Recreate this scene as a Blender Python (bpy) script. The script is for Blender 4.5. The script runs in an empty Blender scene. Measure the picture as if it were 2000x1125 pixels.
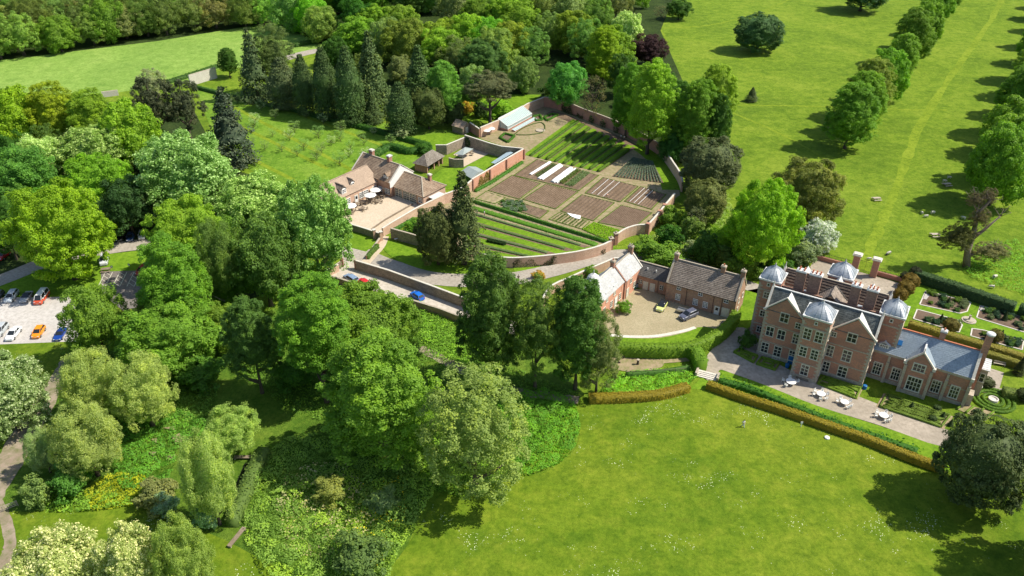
import bpy, bmesh, math, random
import numpy as np
from mathutils import Vector, Matrix
R = math.radians
scene = bpy.context.scene
# ------------------------------------------------------------------ camera, sky, sun, exposure
CAM_H = 100.0
PITCH = R(32.2)
FPX = 1560.0
CXP, CYP = 990.0, 562.5
cam_data = bpy.data.cameras.new("camera")
cam = bpy.data.objects.new("camera", cam_data)
scene.collection.objects.link(cam)
cam.location = (0, 0, CAM_H)
cam.rotation_euler = (R(90) - PITCH, 0, 0)
cam_data.sensor_width = 36
cam_data.lens = 36 * FPX / 2000
cam_data.shift_x = 0.005
cam_data.clip_start = 1
cam_data.clip_end = 6000
scene.camera = cam
SUN_ELEV = R(52)
SUN_DIR = Vector((-math.cos(SUN_ELEV), -0.04, -math.sin(SUN_ELEV))).normalized()
world = bpy.data.worlds.new("World")
scene.world = world
world.use_nodes = True
nt = world.node_tree
nt.nodes.clear()
wo = nt.nodes.new("ShaderNodeOutputWorld")
bg = nt.nodes.new("ShaderNodeBackground")
sky = nt.nodes.new("ShaderNodeTexSky")
sky.sky_type = 'NISHITA'
sky.sun_disc = False
sky.sun_elevation = SUN_ELEV
sky.sun_rotation = R(92)
nt.links.new(sky.outputs[0], bg.inputs[0])
nt.links.new(bg.outputs[0], wo.inputs[0])
bg.inputs[1].default_value = 0.115
sd = bpy.data.lights.new("sun", 'SUN')
sd.energy = 4.7
sd.angle = R(0.53)
sd.color = (1.0, 0.94, 0.80)
sun = bpy.data.objects.new("sun", sd)
scene.collection.objects.link(sun)
sun.rotation_euler = SUN_DIR.to_track_quat('-Z', 'Y').to_euler()
scene.view_settings.view_transform = 'Standard'
scene.view_settings.look = 'None'
scene.view_settings.exposure = 0.47
scene.view_settings.gamma = 1
scene.cycles.max_bounces = 6
scene.cycles.diffuse_bounces = 3
scene.cycles.transparent_max_bounces = 4

# ------------------------------------------------------------------ survey of the site: image sighting -> ground point
_c, _s = math.cos(PITCH), math.sin(PITCH)
def ray(px, py):
    a = (px - CXP) / FPX; b = -(py - CYP) / FPX
    return (a, _c + b * _s, -_s + b * _c)
def G(px, py, z=0.0):
    d = ray(px, py); t = (CAM_H - z) / -d[2]
    return Vector((d[0] * t, d[1] * t, z))
def proj(x, y, z):
    dz = z - CAM_H
    dep = y * _c - dz * _s; up = y * _s + dz * _c
    return CXP + FPX * x / dep, CYP - FPX * up / dep, dep
def gp(pts, f=None):
    return [G(*(f(*p) if f else p)) for p in pts]
# sighting sheets
z4 = lambda x, y: (880 + x / 3.125, 160 + y / 3.125)
y2 = lambda x, y: (780 + x / 7.032, 220 + y / 7.032)
tz = lambda x, y: (600 + x / 3.75, 280 + y / 3.75)
sz = lambda x, y: (1100 + x / 3.75, 450 + y / 3.75)
kz = lambda x, y: (1380 + x / 4.1667, 680 + y / 4.1667)
wz = lambda x, y: (1700 + x / 3.1267, 500 + y / 3.1267)
az = lambda x, y: (1640 + x / 3.75, 300 + y / 3.75)
cz = lambda x, y: (x / 3.75, 400 + y / 3.75)

# ------------------------------------------------------------------ bookkeeping
COL = scene.collection
def tag(o, label=None, cat=None, group=None, kind=None):
    if label: o['label'] = label
    if cat: o['category'] = cat
    if group: o['group'] = group
    if kind: o['kind'] = kind
    return o
def thing(name, label, cat, loc=(0, 0, 0), rz=0, group=None):
    o = bpy.data.objects.new(name, None)
    o.empty_display_size = 0.3
    COL.objects.link(o)
    o.location = loc; o.rotation_euler = (0, 0, rz)
    return tag(o, label, cat, group)
def copy_tree(o, parent=None):
    c = o.copy(); COL.objects.link(c)
    if parent: c.parent = parent
    for ch in list(o.children): copy_tree(ch, c)
    return c

class MB:
    def __init__(s): s.v = []; s.f = []; s.m = []
    def poly(s, pts, m=0):
        i = len(s.v); s.v += [tuple(p) for p in pts]; s.f.append(tuple(range(i, i + len(pts)))); s.m.append(m)
    def box(s, x0, x1, y0, y1, z0, z1, m=0, tx=0.0, ty=0.0):
        i = len(s.v)
        s.v += [(x0, y0, z0), (x1, y0, z0), (x1, y1, z0), (x0, y1, z0), (x0 + tx, y0 + ty, z1), (x1 - tx, y0 + ty, z1), (x1 - tx, y1 - ty, z1), (x0 + tx, y1 - ty, z1)]
        for q in ((0, 3, 2, 1), (4, 5, 6, 7), (0, 1, 5, 4), (1, 2, 6, 5), (2, 3, 7, 6), (3, 0, 4, 7)):
            s.f.append(tuple(i + k for k in q)); s.m.append(m)
    def prism(s, poly, z0, z1, m=0):
        n = len(poly); i = len(s.v)
        s.v += [(p[0], p[1], z0) for p in poly] + [(p[0], p[1], z1) for p in poly]
        s.f.append(tuple(i + k for k in range(n - 1, -1, -1))); s.m.append(m)
        s.f.append(tuple(i + n + k for k in range(n))); s.m.append(m)
        for k in range(n):
            l = (k + 1) % n
            s.f.append((i + k, i + l, i + n + l, i + n + k)); s.m.append(m)
    def beam(s, a, b, w, h=None, m=0):
        a = Vector(a); b = Vector(b); d = b - a
        if d.length < 1e-6: return
        h = h or w; d.normalize()
        up = Vector((0, 0, 1)) if abs(d.z) < 0.95 else Vector((1, 0, 0))
        sx = d.cross(up).normalized() * w / 2; sy = sx.cross(d).normalized() * h / 2
        i = len(s.v)
        for p in (a, b): s.v += [tuple(p + q) for q in (-sx - sy, sx - sy, sx + sy, -sx + sy)]
        for q in ((3, 2, 1, 0), (4, 5, 6, 7), (0, 1, 5, 4), (1, 2, 6, 5), (2, 3, 7, 6), (3, 0, 4, 7)):
            s.f.append(tuple(i + k for k in q)); s.m.append(m)
    def tube(s, pts, rad, n=8, m=0, cap=True):
        pts = [Vector(p) for p in pts]; i0 = len(s.v); N = len(pts)
        for k, p in enumerate(pts):
            d = (pts[min(k + 1, N - 1)] - pts[max(k - 1, 0)])
            if d.length < 1e-9: d = Vector((0, 0, 1))
            d.normalize(); up = Vector((0, 0, 1)) if abs(d.z) < 0.9 else Vector((1, 0, 0))
            a = d.cross(up).normalized(); b = a.cross(d)
            r = rad[k] if hasattr(rad, '__len__') else rad
            for j in range(n):
                t = 2 * math.pi * j / n
                s.v.append(tuple(p + a * math.cos(t) * r + b * math.sin(t) * r))
        for k in range(N - 1):
            for j in range(n):
                l = (j + 1) % n
                s.f.append((i0 + k * n + j, i0 + k * n + l, i0 + (k + 1) * n + l, i0 + (k + 1) * n + j)); s.m.append(m)
        if cap:
            s.f.append(tuple(i0 + j for j in range(n - 1, -1, -1))); s.m.append(m)
            s.f.append(tuple(i0 + (N - 1) * n + j for j in range(n))); s.m.append(m)
    def lathe(s, prof, n=16, c=(0, 0), m=0, square=None, rot=0.0):
        i0 = len(s.v)
        for k, (r, z) in enumerate(prof):
            sq = square[k] if square else 0
            for j in range(n):
                t = 2 * math.pi * j / n + rot; ct, st = math.cos(t), math.sin(t)
                q = 1 / max(abs(ct), abs(st)); rr = r * (1 + (q - 1) * sq)
                s.v.append((c[0] + ct * rr, c[1] + st * rr, z))
        for k in range(len(prof) - 1):
            for j in range(n):
                l = (j + 1) % n
                s.f.append((i0 + k * n + j, i0 + k * n + l, i0 + (k + 1) * n + l, i0 + (k + 1) * n + j)); s.m.append(m)
        s.f.append(tuple(i0 + j for j in range(n - 1, -1, -1))); s.m.append(m)
        s.f.append(tuple(i0 + (len(prof) - 1) * n + j for j in range(n))); s.m.append(m)
    def ball(s, c, r, n=10, k=7, m=0, sc=(1, 1, 1), jit=0, rnd=random):
        i0 = len(s.v)
        for a in range(k + 1):
            ph = math.pi * a / k
            for b in range(n):
                t = 2 * math.pi * b / n; q = r * (1 + rnd.uniform(-jit, jit))
                s.v.append((c[0] + q * sc[0] * math.sin(ph) * math.cos(t), c[1] + q * sc[1] * math.sin(ph) * math.sin(t), c[2] + q * sc[2] * math.cos(ph)))
        for a in range(k):
            for b in range(n):
                l = (b + 1) % n
                s.f.append((i0 + a * n + b, i0 + (a + 1) * n + b, i0 + (a + 1) * n + l, i0 + a * n + l)); s.m.append(m)
    def slope(s, a, b, c, d, n=8, step=0.05, th=0.14, m=0):
        """a roof slope: eave a-b, ridge d-c, laid in n overlapping courses"""
        a, b, c, d = map(Vector, (a, b, c, d))
        nrm = (b - a).cross(d - a)
        if nrm.length < 1e-8: nrm = (b - a).cross(c - a)
        nrm.normalize()
        if nrm.z < 0: nrm = -nrm
        for k in range(n):
            t0, t1 = k / n, (k + 1) / n
            p0, p1 = a.lerp(d, t0), b.lerp(c, t0); q0, q1 = a.lerp(d, t1), b.lerp(c, t1)
            up = nrm * step
            s.poly([p0 + up, p1 + up, q1 + nrm * 0.004, q0 + nrm * 0.004], m)
            s.poly([p0, p1, p1 + up, p0 + up], m)
        dn = nrm * -th
        s.poly([a + dn, d + dn, c + dn, b + dn], m)
        s.poly([a, a + dn, b + dn, b], m); s.poly([d, c, c + dn, d + dn], m)
        s.poly([a, d, d + dn, a + dn], m); s.poly([b, b + dn, c + dn, c], m)
    def build(s, name, mats, parent=None, smooth=False, loc=None, rz=None):
        me = bpy.data.meshes.new(name)
        me.from_pydata(s.v, [], s.f)
        mats = mats if isinstance(mats, (list, tuple)) else [mats]
        for m in mats: me.materials.append(m)
        if len(mats) > 1: me.polygons.foreach_set('material_index', s.m)
        if smooth: me.polygons.foreach_set('use_smooth', [True] * len(me.polygons))
        me.update()
        o = bpy.data.objects.new(name, me); COL.objects.link(o)
        if parent: o.parent = parent
        if loc is not None: o.location = loc
        if rz is not None: o.rotation_euler = (0, 0, rz)
        return o

# ------------------------------------------------------------------ materials
def ramp(nt, pos_cols):
    n = nt.nodes.new("ShaderNodeValToRGB")
    e = n.color_ramp.elements
    while len(e) < len(pos_cols): e.new(0.5)
    for k, (p, c) in enumerate(pos_cols):
        e[k].position = p; e[k].color = (c[0], c[1], c[2], 1)
    return n
def noise(nt, scale, detail=4, rough=0.6, vec=None, dist=0.0):
    n = nt.nodes.new("ShaderNodeTexNoise")
    n.inputs['Scale'].default_value = scale; n.inputs['Detail'].default_value = detail
    n.inputs['Roughness'].default_value = rough; n.inputs['Distortion'].default_value = dist
    if vec is not None: nt.links.new(vec, n.inputs['Vector'])
    return n
def mixc(nt, fac, a, b, mode='MIX'):
    n = nt.nodes.new("ShaderNodeMix"); n.data_type = 'RGBA'; n.blend_type = mode
    for s_, v in ((0, fac), (6, a), (7, b)):
        if isinstance(v, (int, float)): n.inputs[s_].default_value = v
        elif isinstance(v, tuple): n.inputs[s_].default_value = (*v[:3], 1)
        else: nt.links.new(v, n.inputs[s_])
    return n.outputs[2]
def newmat(name):
    m = bpy.data.materials.new(name); m.use_nodes = True
    t = m.node_tree; b = t.nodes['Principled BSDF']
    return m, t, b
def mottled(name, cols, scales=(0.3, 3.0), rough=0.9, bump=0.3, bscale=None, spec=0.2, metallic=0.0, stretch=None, detail=5):
    """cols: 3 colours; two noise scales mixed, in object space"""
    m, t, b = newmat(name)
    tc = t.nodes.new("ShaderNodeTexCoord"); vec = tc.outputs['Object']
    if stretch:
        mp = t.nodes.new("ShaderNodeMapping"); mp.inputs['Scale'].default_value = stretch
        t.links.new(vec, mp.inputs[0]); vec = mp.outputs[0]
    n1 = noise(t, scales[0], detail, 0.62, vec); n2 = noise(t, scales[1], detail, 0.7, vec)
    r1 = ramp(t, [(0.35, cols[0]), (0.65, cols[1])]); t.links.new(n1.outputs[0], r1.inputs[0])
    r2 = ramp(t, [(0.42, (0, 0, 0)), (0.68, (1, 1, 1))]); t.links.new(n2.outputs[0], r2.inputs[0])
    c = mixc(t, r2.outputs[0], r1.outputs[0], cols[2])
    t.links.new(c, b.inputs['Base Color'])
    b.inputs['Roughness'].default_value = rough; b.inputs['Metallic'].default_value = metallic
    b.inputs['Specular IOR Level'].default_value = spec
    if bump:
        n3 = noise(t, bscale or scales[1] * 2, 4, 0.7, vec)
        bp = t.nodes.new("ShaderNodeBump"); bp.inputs['Strength'].default_value = bump; bp.inputs['Distance'].default_value = 0.15
        t.links.new(n3.outputs[0], bp.inputs['Height']); t.links.new(bp.outputs[0], b.inputs['Normal'])
    return m
def grass(name, dark, mid, light, s=0.05, specks=None, bump=0.6, stripes=None):
    m, t, b = newmat(name)
    dark, mid, light = [tuple(q * 0.97 for q in c) for c in (dark, mid, light)]
    tc = t.nodes.new("ShaderNodeTexCoord"); vec = tc.outputs['Object']
    n1 = noise(t, s, 5, 0.6, vec, 0.6); n2 = noise(t, s * 9, 5, 0.7, vec); n3 = noise(t, 1.1, 6, 0.85, vec)
    r1 = ramp(t, [(0.36, dark), (0.5, mid), (0.66, light)]); t.links.new(n1.outputs[0], r1.inputs[0])
    r2 = ramp(t, [(0.36, dark), (0.5, mid), (0.66, light)]); t.links.new(n2.outputs[0], r2.inputs[0])
    c = mixc(t, 0.5, r1.outputs[0], r2.outputs[0])
    r3 = ramp(t, [(0.32, (0.5, 0.58, 0.5)), (0.5, (1.0, 1.0, 1.0)), (0.68, (1.4, 1.32, 1.4))]); t.links.new(n3.outputs[0], r3.inputs[0])
    c = mixc(t, 0.8, c, r3.outputs[0], 'MULTIPLY')
    n5 = noise(t, 0.3, 6, 0.8, vec, 0.8); r5 = ramp(t, [(0.38, (0.72, 0.80, 0.72)), (0.5, (1.0, 1.0, 1.0)), (0.62, (1.2, 1.14, 1.3))]); t.links.new(n5.outputs[0], r5.inputs[0])
    c = mixc(t, 0.8, c, r5.outputs[0], 'MULTIPLY')
    if stripes:
        ang, width, amt = stripes
        mp = t.nodes.new("ShaderNodeMapping"); mp.inputs['Rotation'].default_value = (0, 0, ang)
        t.links.new(vec, mp.inputs[0])
        w = t.nodes.new("ShaderNodeTexWave"); w.inputs['Scale'].default_value = 0.314 / width; w.inputs['Distortion'].default_value = 0.6
        w.inputs['Detail'].default_value = 1
        t.links.new(mp.outputs[0], w.inputs[0])
        rs = ramp(t, [(0.4, (1 - amt,) * 3), (0.6, (1 + amt,) * 3)]); t.links.new(w.outputs[0], rs.inputs[0])
        c = mixc(t, 1.0, c, rs.outputs[0], 'MULTIPLY')
    if specks:
        vo = t.nodes.new("ShaderNodeTexVoronoi"); vo.inputs['Scale'].default_value = specks[1]
        t.links.new(vec, vo.inputs['Vector'])
        lt = t.nodes.new("ShaderNodeMath"); lt.operation = 'LESS_THAN'; lt.inputs[1].default_value = specks[2]
        t.links.new(vo.outputs['Distance'], lt.inputs[0])
        n4 = noise(t, 0.11, 6, 0.75, vec); r4 = ramp(t, [(specks[3], (0, 0, 0)), (specks[3] + 0.05, (1, 1, 1))]); t.links.new(n4.outputs[0], r4.inputs[0])
        mu = t.nodes.new("ShaderNodeMath"); mu.operation = 'MULTIPLY'
        t.links.new(lt.outputs[0], mu.inputs[0]); t.links.new(r4.outputs[0], mu.inputs[1])
        c = mixc(t, mu.outputs[0], c, specks[0])
    t.links.new(c, b.inputs['Base Color'])
    b.inputs['Roughness'].default_value = 0.95; b.inputs['Specular IOR Level'].default_value = 0.1
    nb = noise(t, 3.0, 5, 0.8, vec)
    bp = t.nodes.new("ShaderNodeBump"); bp.inputs['Strength'].default_value = bump; bp.inputs['Distance'].default_value = 0.35
    t.links.new(nb.outputs[0], bp.inputs['Height']); t.links.new(bp.outputs[0], b.inputs['Normal'])
    return m
def flat(name, col, rough=0.6, metallic=0.0, spec=0.4, objcol=False):
    m, t, b = newmat(name)
    b.inputs['Base Color'].default_value = (*col, 1)
    b.inputs['Roughness'].default_value = rough; b.inputs['Metallic'].default_value = metallic
    b.inputs['Specular IOR Level'].default_value = spec
    tc = t.nodes.new("ShaderNodeTexCoord"); n = noise(t, 2.5, 3, 0.6, tc.outputs['Object'])
    r = ramp(t, [(0.3, (0.85,) * 3), (0.7, (1.08,) * 3)]); t.links.new(n.outputs[0], r.inputs[0])
    if objcol:
        oi = t.nodes.new("ShaderNodeObjectInfo"); src = oi.outputs['Color']
    else: src = tuple(col)
    t.links.new(mixc(t, 1.0, src, r.outputs[0], 'MULTIPLY'), b.inputs['Base Color'])
    return m
def leafmat(name, transl=0.42, hue=(1.25, 1.12, 0.55)):
    """leaf colour = the object's own colour, varied leaf by leaf through the 'tint' attribute"""
    m, t, b = newmat(name)
    oi = t.nodes.new("ShaderNodeObjectInfo"); at = t.nodes.new("ShaderNodeAttribute"); at.attribute_name = 'tint'
    r = ramp(t, [(0.0, (0.62, 0.68, 0.62)), (0.5, (1, 1, 1)), (1.0, (hue[0] * 1.2, hue[1] * 1.2, hue[2] * 1.3))])
    t.links.new(at.outputs['Fac'], r.inputs[0])
    c = mixc(t, 1.0, oi.outputs['Color'], r.outputs[0], 'MULTIPLY')
    t.links.new(c, b.inputs['Base Color'])
    b.inputs['Roughness'].default_value = 0.62; b.inputs['Specular IOR Level'].default_value = 0.25
    tr = t.nodes.new("ShaderNodeBsdfTranslucent")
    t.links.new(mixc(t, 1.0, c, (1.2, 1.25, 0.6), 'MULTIPLY'), tr.inputs[0])
    mx = t.nodes.new("ShaderNodeMixShader"); mx.inputs[0].default_value = transl
    t.links.new(b.outputs[0], mx.inputs[1]); t.links.new(tr.outputs[0], mx.inputs[2])
    t.links.new(mx.outputs[0], t.nodes['Material Output'].inputs[0])
    return m

M = {}
M['pasture'] = grass('pasture_grass', (0.092, 0.165, 0.012), (0.155, 0.245, 0.017), (0.228, 0.300, 0.030), 0.035, bump=0.9)
M['lawn'] = grass('lawn_grass', (0.070, 0.135, 0.008), (0.122, 0.190, 0.011), (0.190, 0.235, 0.020), 0.028, specks=((0.62, 0.66, 0.4), 2.8, 0.22, 0.555), bump=0.35)
M['mown'] = grass('mown_grass', (0.095, 0.185, 0.012), (0.135, 0.245, 0.014), (0.165, 0.275, 0.018), 0.09, bump=0.3, stripes=(R(58), 0.9, 0.03))
M['meadow'] = grass('meadow_grass', (0.165, 0.28, 0.05), (0.215, 0.345, 0.062), (0.275, 0.385, 0.085), 0.03, bump=0.7)
M['rough'] = grass('rough_grass', (0.06, 0.13, 0.014), (0.10, 0.19, 0.018), (0.17, 0.25, 0.03), 0.12, bump=1.0)
M['orchard'] = grass('orchard_grass', (0.095, 0.195, 0.018), (0.145, 0.265, 0.022), (0.225, 0.33, 0.045), 0.06, bump=0.7)
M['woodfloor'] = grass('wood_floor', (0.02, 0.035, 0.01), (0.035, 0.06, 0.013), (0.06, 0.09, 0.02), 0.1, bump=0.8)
M['worn'] = grass('worn_grass', (0.125, 0.195, 0.012), (0.185, 0.262, 0.018), (0.235, 0.300, 0.028), 0.08, bump=0.4)
M['gravel'] = mottled('gravel', ((0.31, 0.265, 0.21), (0.45, 0.385, 0.31), (0.27, 0.23, 0.18)), (0.16, 1.2), bump=0.3)
M['asphalt'] = mottled('drive', ((0.32, 0.285, 0.24), (0.43, 0.385, 0.33), (0.26, 0.23, 0.19)), (0.1, 1.4), bump=0.2)
M['carpark'] = mottled('carpark_gravel', ((0.44, 0.41, 0.385), (0.56, 0.525, 0.50), (0.38, 0.355, 0.33)), (0.07, 1.2), bump=0.2)
M['tarmac'] = mottled('tarmac', ((0.17, 0.15, 0.14), (0.24, 0.21, 0.19), (0.12, 0.11, 0.10)), (0.1, 1.6), bump=0.2)
M['concrete'] = mottled('concrete', ((0.46, 0.41, 0.35), (0.56, 0.50, 0.43), (0.36, 0.32, 0.26)), (0.15, 0.8), bump=0.15)
M['terrace'] = mottled('terrace_gravel', ((0.50, 0.41, 0.30), (0.59, 0.49, 0.37), (0.42, 0.34, 0.25)), (0.1, 2.0), bump=0.2)
M['dirt'] = mottled('dirt_track', ((0.26, 0.20, 0.15), (0.36, 0.29, 0.23), (0.14, 0.15, 0.06)), (0.12, 0.5), bump=0.5)
M['path'] = mottled('garden_path', ((0.27, 0.205, 0.125), (0.36, 0.28, 0.18), (0.17, 0.18, 0.06)), (0.2, 0.9), bump=0.3)
M['yard'] = mottled('yard_cobbles', ((0.33, 0.27, 0.17), (0.42, 0.35, 0.23), (0.24, 0.22, 0.12)), (0.12, 3.0), bump=0.4)
M['soil'] = mottled('soil', ((0.165, 0.112, 0.072), (0.225, 0.158, 0.108), (0.105, 0.072, 0.045)), (0.25, 2.5), bump=0.8)
M['darksoil'] = mottled('bed_soil', ((0.15, 0.10, 0.07), (0.20, 0.14, 0.10), (0.10, 0.07, 0.045)), (0.4, 4.0), bump=0.8)
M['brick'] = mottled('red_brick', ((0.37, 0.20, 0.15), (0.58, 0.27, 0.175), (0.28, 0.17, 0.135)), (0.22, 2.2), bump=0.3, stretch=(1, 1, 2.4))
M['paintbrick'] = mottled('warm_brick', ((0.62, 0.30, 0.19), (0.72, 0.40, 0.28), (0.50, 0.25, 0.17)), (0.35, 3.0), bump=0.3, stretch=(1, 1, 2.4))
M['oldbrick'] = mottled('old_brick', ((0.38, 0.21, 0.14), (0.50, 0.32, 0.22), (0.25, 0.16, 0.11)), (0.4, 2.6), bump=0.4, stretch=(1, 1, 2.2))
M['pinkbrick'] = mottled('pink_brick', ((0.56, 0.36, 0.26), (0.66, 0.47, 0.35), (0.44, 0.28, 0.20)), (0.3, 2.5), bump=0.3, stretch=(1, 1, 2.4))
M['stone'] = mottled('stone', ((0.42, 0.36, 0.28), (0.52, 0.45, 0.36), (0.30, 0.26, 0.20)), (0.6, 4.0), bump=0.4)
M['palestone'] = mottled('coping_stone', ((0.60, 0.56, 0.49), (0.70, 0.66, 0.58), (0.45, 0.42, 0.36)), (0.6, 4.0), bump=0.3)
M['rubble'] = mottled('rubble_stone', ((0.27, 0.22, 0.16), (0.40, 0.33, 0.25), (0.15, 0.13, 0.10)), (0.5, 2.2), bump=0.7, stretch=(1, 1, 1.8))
M['lead'] = mottled('lead', ((0.36, 0.39, 0.42), (0.48, 0.51, 0.54), (0.27, 0.30, 0.33)), (0.4, 2.0), 0.45, 0.15, spec=0.5, metallic=0.25)
M['palelead'] = mottled('pale_lead', ((0.60, 0.60, 0.58), (0.72, 0.72, 0.70), (0.48, 0.48, 0.47)), (0.5, 2.0), 0.5, 0.15)
M['westslate'] = mottled('westmorland_slate', ((0.06, 0.072, 0.068), (0.15, 0.165, 0.155), (0.03, 0.035, 0.035)), (0.5, 2.4), 0.7, 0.5, spec=0.4)
M['blueslate'] = mottled('blue_slate', ((0.25, 0.31, 0.37), (0.34, 0.41, 0.47), (0.18, 0.22, 0.26)), (0.3, 3.5), 0.55, 0.3, spec=0.4)
M['paleslate'] = mottled('pale_slate', ((0.40, 0.40, 0.39), (0.52, 0.52, 0.51), (0.29, 0.29, 0.29)), (0.3, 2.2), 0.6, 0.3, spec=0.4)
M['darkslate'] = mottled('dark_slate', ((0.10, 0.095, 0.09), (0.16, 0.15, 0.14), (0.07, 0.065, 0.06)), (0.3, 2.2), 0.7, 0.3)
M['darktile'] = mottled('weathered_dark_tile', ((0.10, 0.075, 0.06), (0.17, 0.13, 0.105), (0.05, 0.04, 0.035)), (0.4, 2.0), 0.85, 0.6)
M['sootbrick'] = mottled('weathered_brick', ((0.27, 0.15, 0.11), (0.38, 0.23, 0.17), (0.16, 0.11, 0.085)), (0.5, 2.6), bump=0.4, stretch=(1, 1, 2.2))
M['stoneslate'] = mottled('stone_slate', ((0.24, 0.195, 0.16), (0.35, 0.29, 0.24), (0.13, 0.105, 0.085)), (0.4, 2.0), 0.85, 0.6, stretch=(1, 1, 1))
M['browntile'] = mottled('brown_stone_tile', ((0.27, 0.19, 0.13), (0.38, 0.29, 0.21), (0.16, 0.11, 0.08)), (0.4, 1.8), 0.85, 0.6)
M['pantile'] = mottled('pale_clay_tile', ((0.36, 0.27, 0.20), (0.46, 0.35, 0.26), (0.27, 0.20, 0.15)), (0.3, 3.0), 0.85, 0.3)
M['shingle'] = mottled('grey_shingle', ((0.20, 0.17, 0.14), (0.30, 0.27, 0.23), (0.12, 0.10, 0.08)), (0.5, 2.5), 0.85, 0.5)
M['tent'] = mottled('grey_sheet', ((0.28, 0.32, 0.31), (0.33, 0.37, 0.36), (0.24, 0.28, 0.27)), (0.3, 1.5), 0.55, 0.05)
M['white'] = flat('white_paint', (0.80, 0.79, 0.76), 0.5)
M['cream'] = flat('cream_frame', (0.62, 0.60, 0.50), 0.6)
M['glass'] = flat('window_glass', (0.022, 0.026, 0.03), 0.12, 0, 0.6)
M['greyglass'] = flat('greenhouse_glass', (0.42, 0.52, 0.50), 0.15, 0, 0.7)
M['wood'] = mottled('weathered_wood', ((0.22, 0.17, 0.12), (0.32, 0.26, 0.20), (0.15, 0.11, 0.08)), (0.8, 6.0), 0.8, 0.3)
M['bark'] = mottled('bark', ((0.09, 0.07, 0.05), (0.15, 0.12, 0.09), (0.05, 0.04, 0.03)), (0.8, 5.0), 0.95, 0.6)
M['palebark'] = mottled('pale_bark', ((0.42, 0.38, 0.32), (0.55, 0.52, 0.46), (0.2, 0.17, 0.14)), (0.8, 4.0), 0.9, 0.4)
M['iron'] = flat('black_iron', (0.02, 0.02, 0.022), 0.5)
M['dark'] = flat('dark_interior', (0.03, 0.025, 0.02), 0.9)
M['terracotta'] = flat('terracotta', (0.48, 0.16, 0.08), 0.8)
M['rubber'] = flat('rubber', (0.02, 0.02, 0.02), 0.8)
M['steel'] = flat('steel', (0.45, 0.46, 0.47), 0.35, 0.7)
M['paint'] = flat('car_paint', (0.5, 0.5, 0.5), 0.28, 0.0, 0.6, objcol=True)
M['cloth'] = flat('cloth', (0.5, 0.5, 0.5), 0.9, 0, 0.1, objcol=True)
M['skin'] = flat('skin', (0.5, 0.3, 0.2), 0.6)
M['red'] = flat('red_lamp', (0.5, 0.02, 0.02), 0.4)
M['lamp'] = flat('headlamp_lens', (0.75, 0.78, 0.8), 0.15)
M['bluesign'] = flat('blue_sign', (0.01, 0.13, 0.36), 0.5)
M['greensign'] = flat('green_sign', (0.02, 0.18, 0.14), 0.5)
M['fleece'] = flat('white_fleece', (0.82, 0.82, 0.82), 0.9)
M['wool'] = mottled('wool', ((0.62, 0.58, 0.48), (0.72, 0.68, 0.58), (0.5, 0.46, 0.38)), (2, 12), 0.95, 0.6)
M['leaf'] = leafmat('leaves')
M['flower'] = leafmat('flowering_leaves', 0.38, (1.75, 1.4, 2.2))
M['needle'] = leafmat('needles', 0.15, (1.3, 1.05, 0.7))
M['hedgecore'] = leafmat('hedge_core', 0.0)

def sheet(name, pts, mat, z, kind='structure', label=None, cat=None, group=None, sub=None):
    mb = MB(); mb.poly([(p[0], p[1], z) for p in pts])
    o = mb.build(name, mat)
    if kind: o['kind'] = kind
    return tag(o, label, cat, group)
def smooth_line(pts, n=6, closed=False):
    P = [Vector(p) for p in pts]; out = []; N = len(P)
    for i in range(N if closed else N - 1):
        p0 = P[(i - 1) % N] if closed or i > 0 else P[0]; p1 = P[i]; p2 = P[(i + 1) % N]; p3 = P[(i + 2) % N] if closed or i + 2 < N else P[-1]
        for k in range(n):
            t = k / n
            out.append(0.5 * ((2 * p1) + (-p0 + p2) * t + (2 * p0 - 5 * p1 + 4 * p2 - p3) * t * t + (-p0 + 3 * p1 - 3 * p2 + p3) * t ** 3))
    if not closed: out.append(P[-1])
    return out
def ribbon(name, pts, w, mat, z, n=6, kind='structure', wob=0.0, seed=1):
    L = smooth_line(pts, n); rn = random.Random(seed); mb = MB(); pa = pb = None
    for i, p in enumerate(L):
        d = (L[min(i + 1, len(L) - 1)] - L[max(i - 1, 0)]); d.z = 0; d.normalize(); nn = Vector((-d.y, d.x, 0))
        ww = (w[0] + (w[1] - w[0]) * i / (len(L) - 1)) if isinstance(w, tuple) else w
        a = p + nn * (ww / 2 + rn.uniform(-wob, wob)); b = p - nn * (ww / 2 + rn.uniform(-wob, wob)); a.z = b.z = z
        if pa is not None: mb.poly([pb, b, a, pa])
        pa, pb = a, b
    o = mb.build(name, mat); o['kind'] = kind
    return o
def inpoly(x, y, P):
    c = False; j = len(P) - 1
    for i in range(len(P)):
        if (P[i][1] > y) != (P[j][1] > y) and x < (P[j][0] - P[i][0]) * (y - P[i][1]) / (P[j][1] - P[i][1]) + P[i][0]: c = not c
        j = i
    return c
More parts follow.
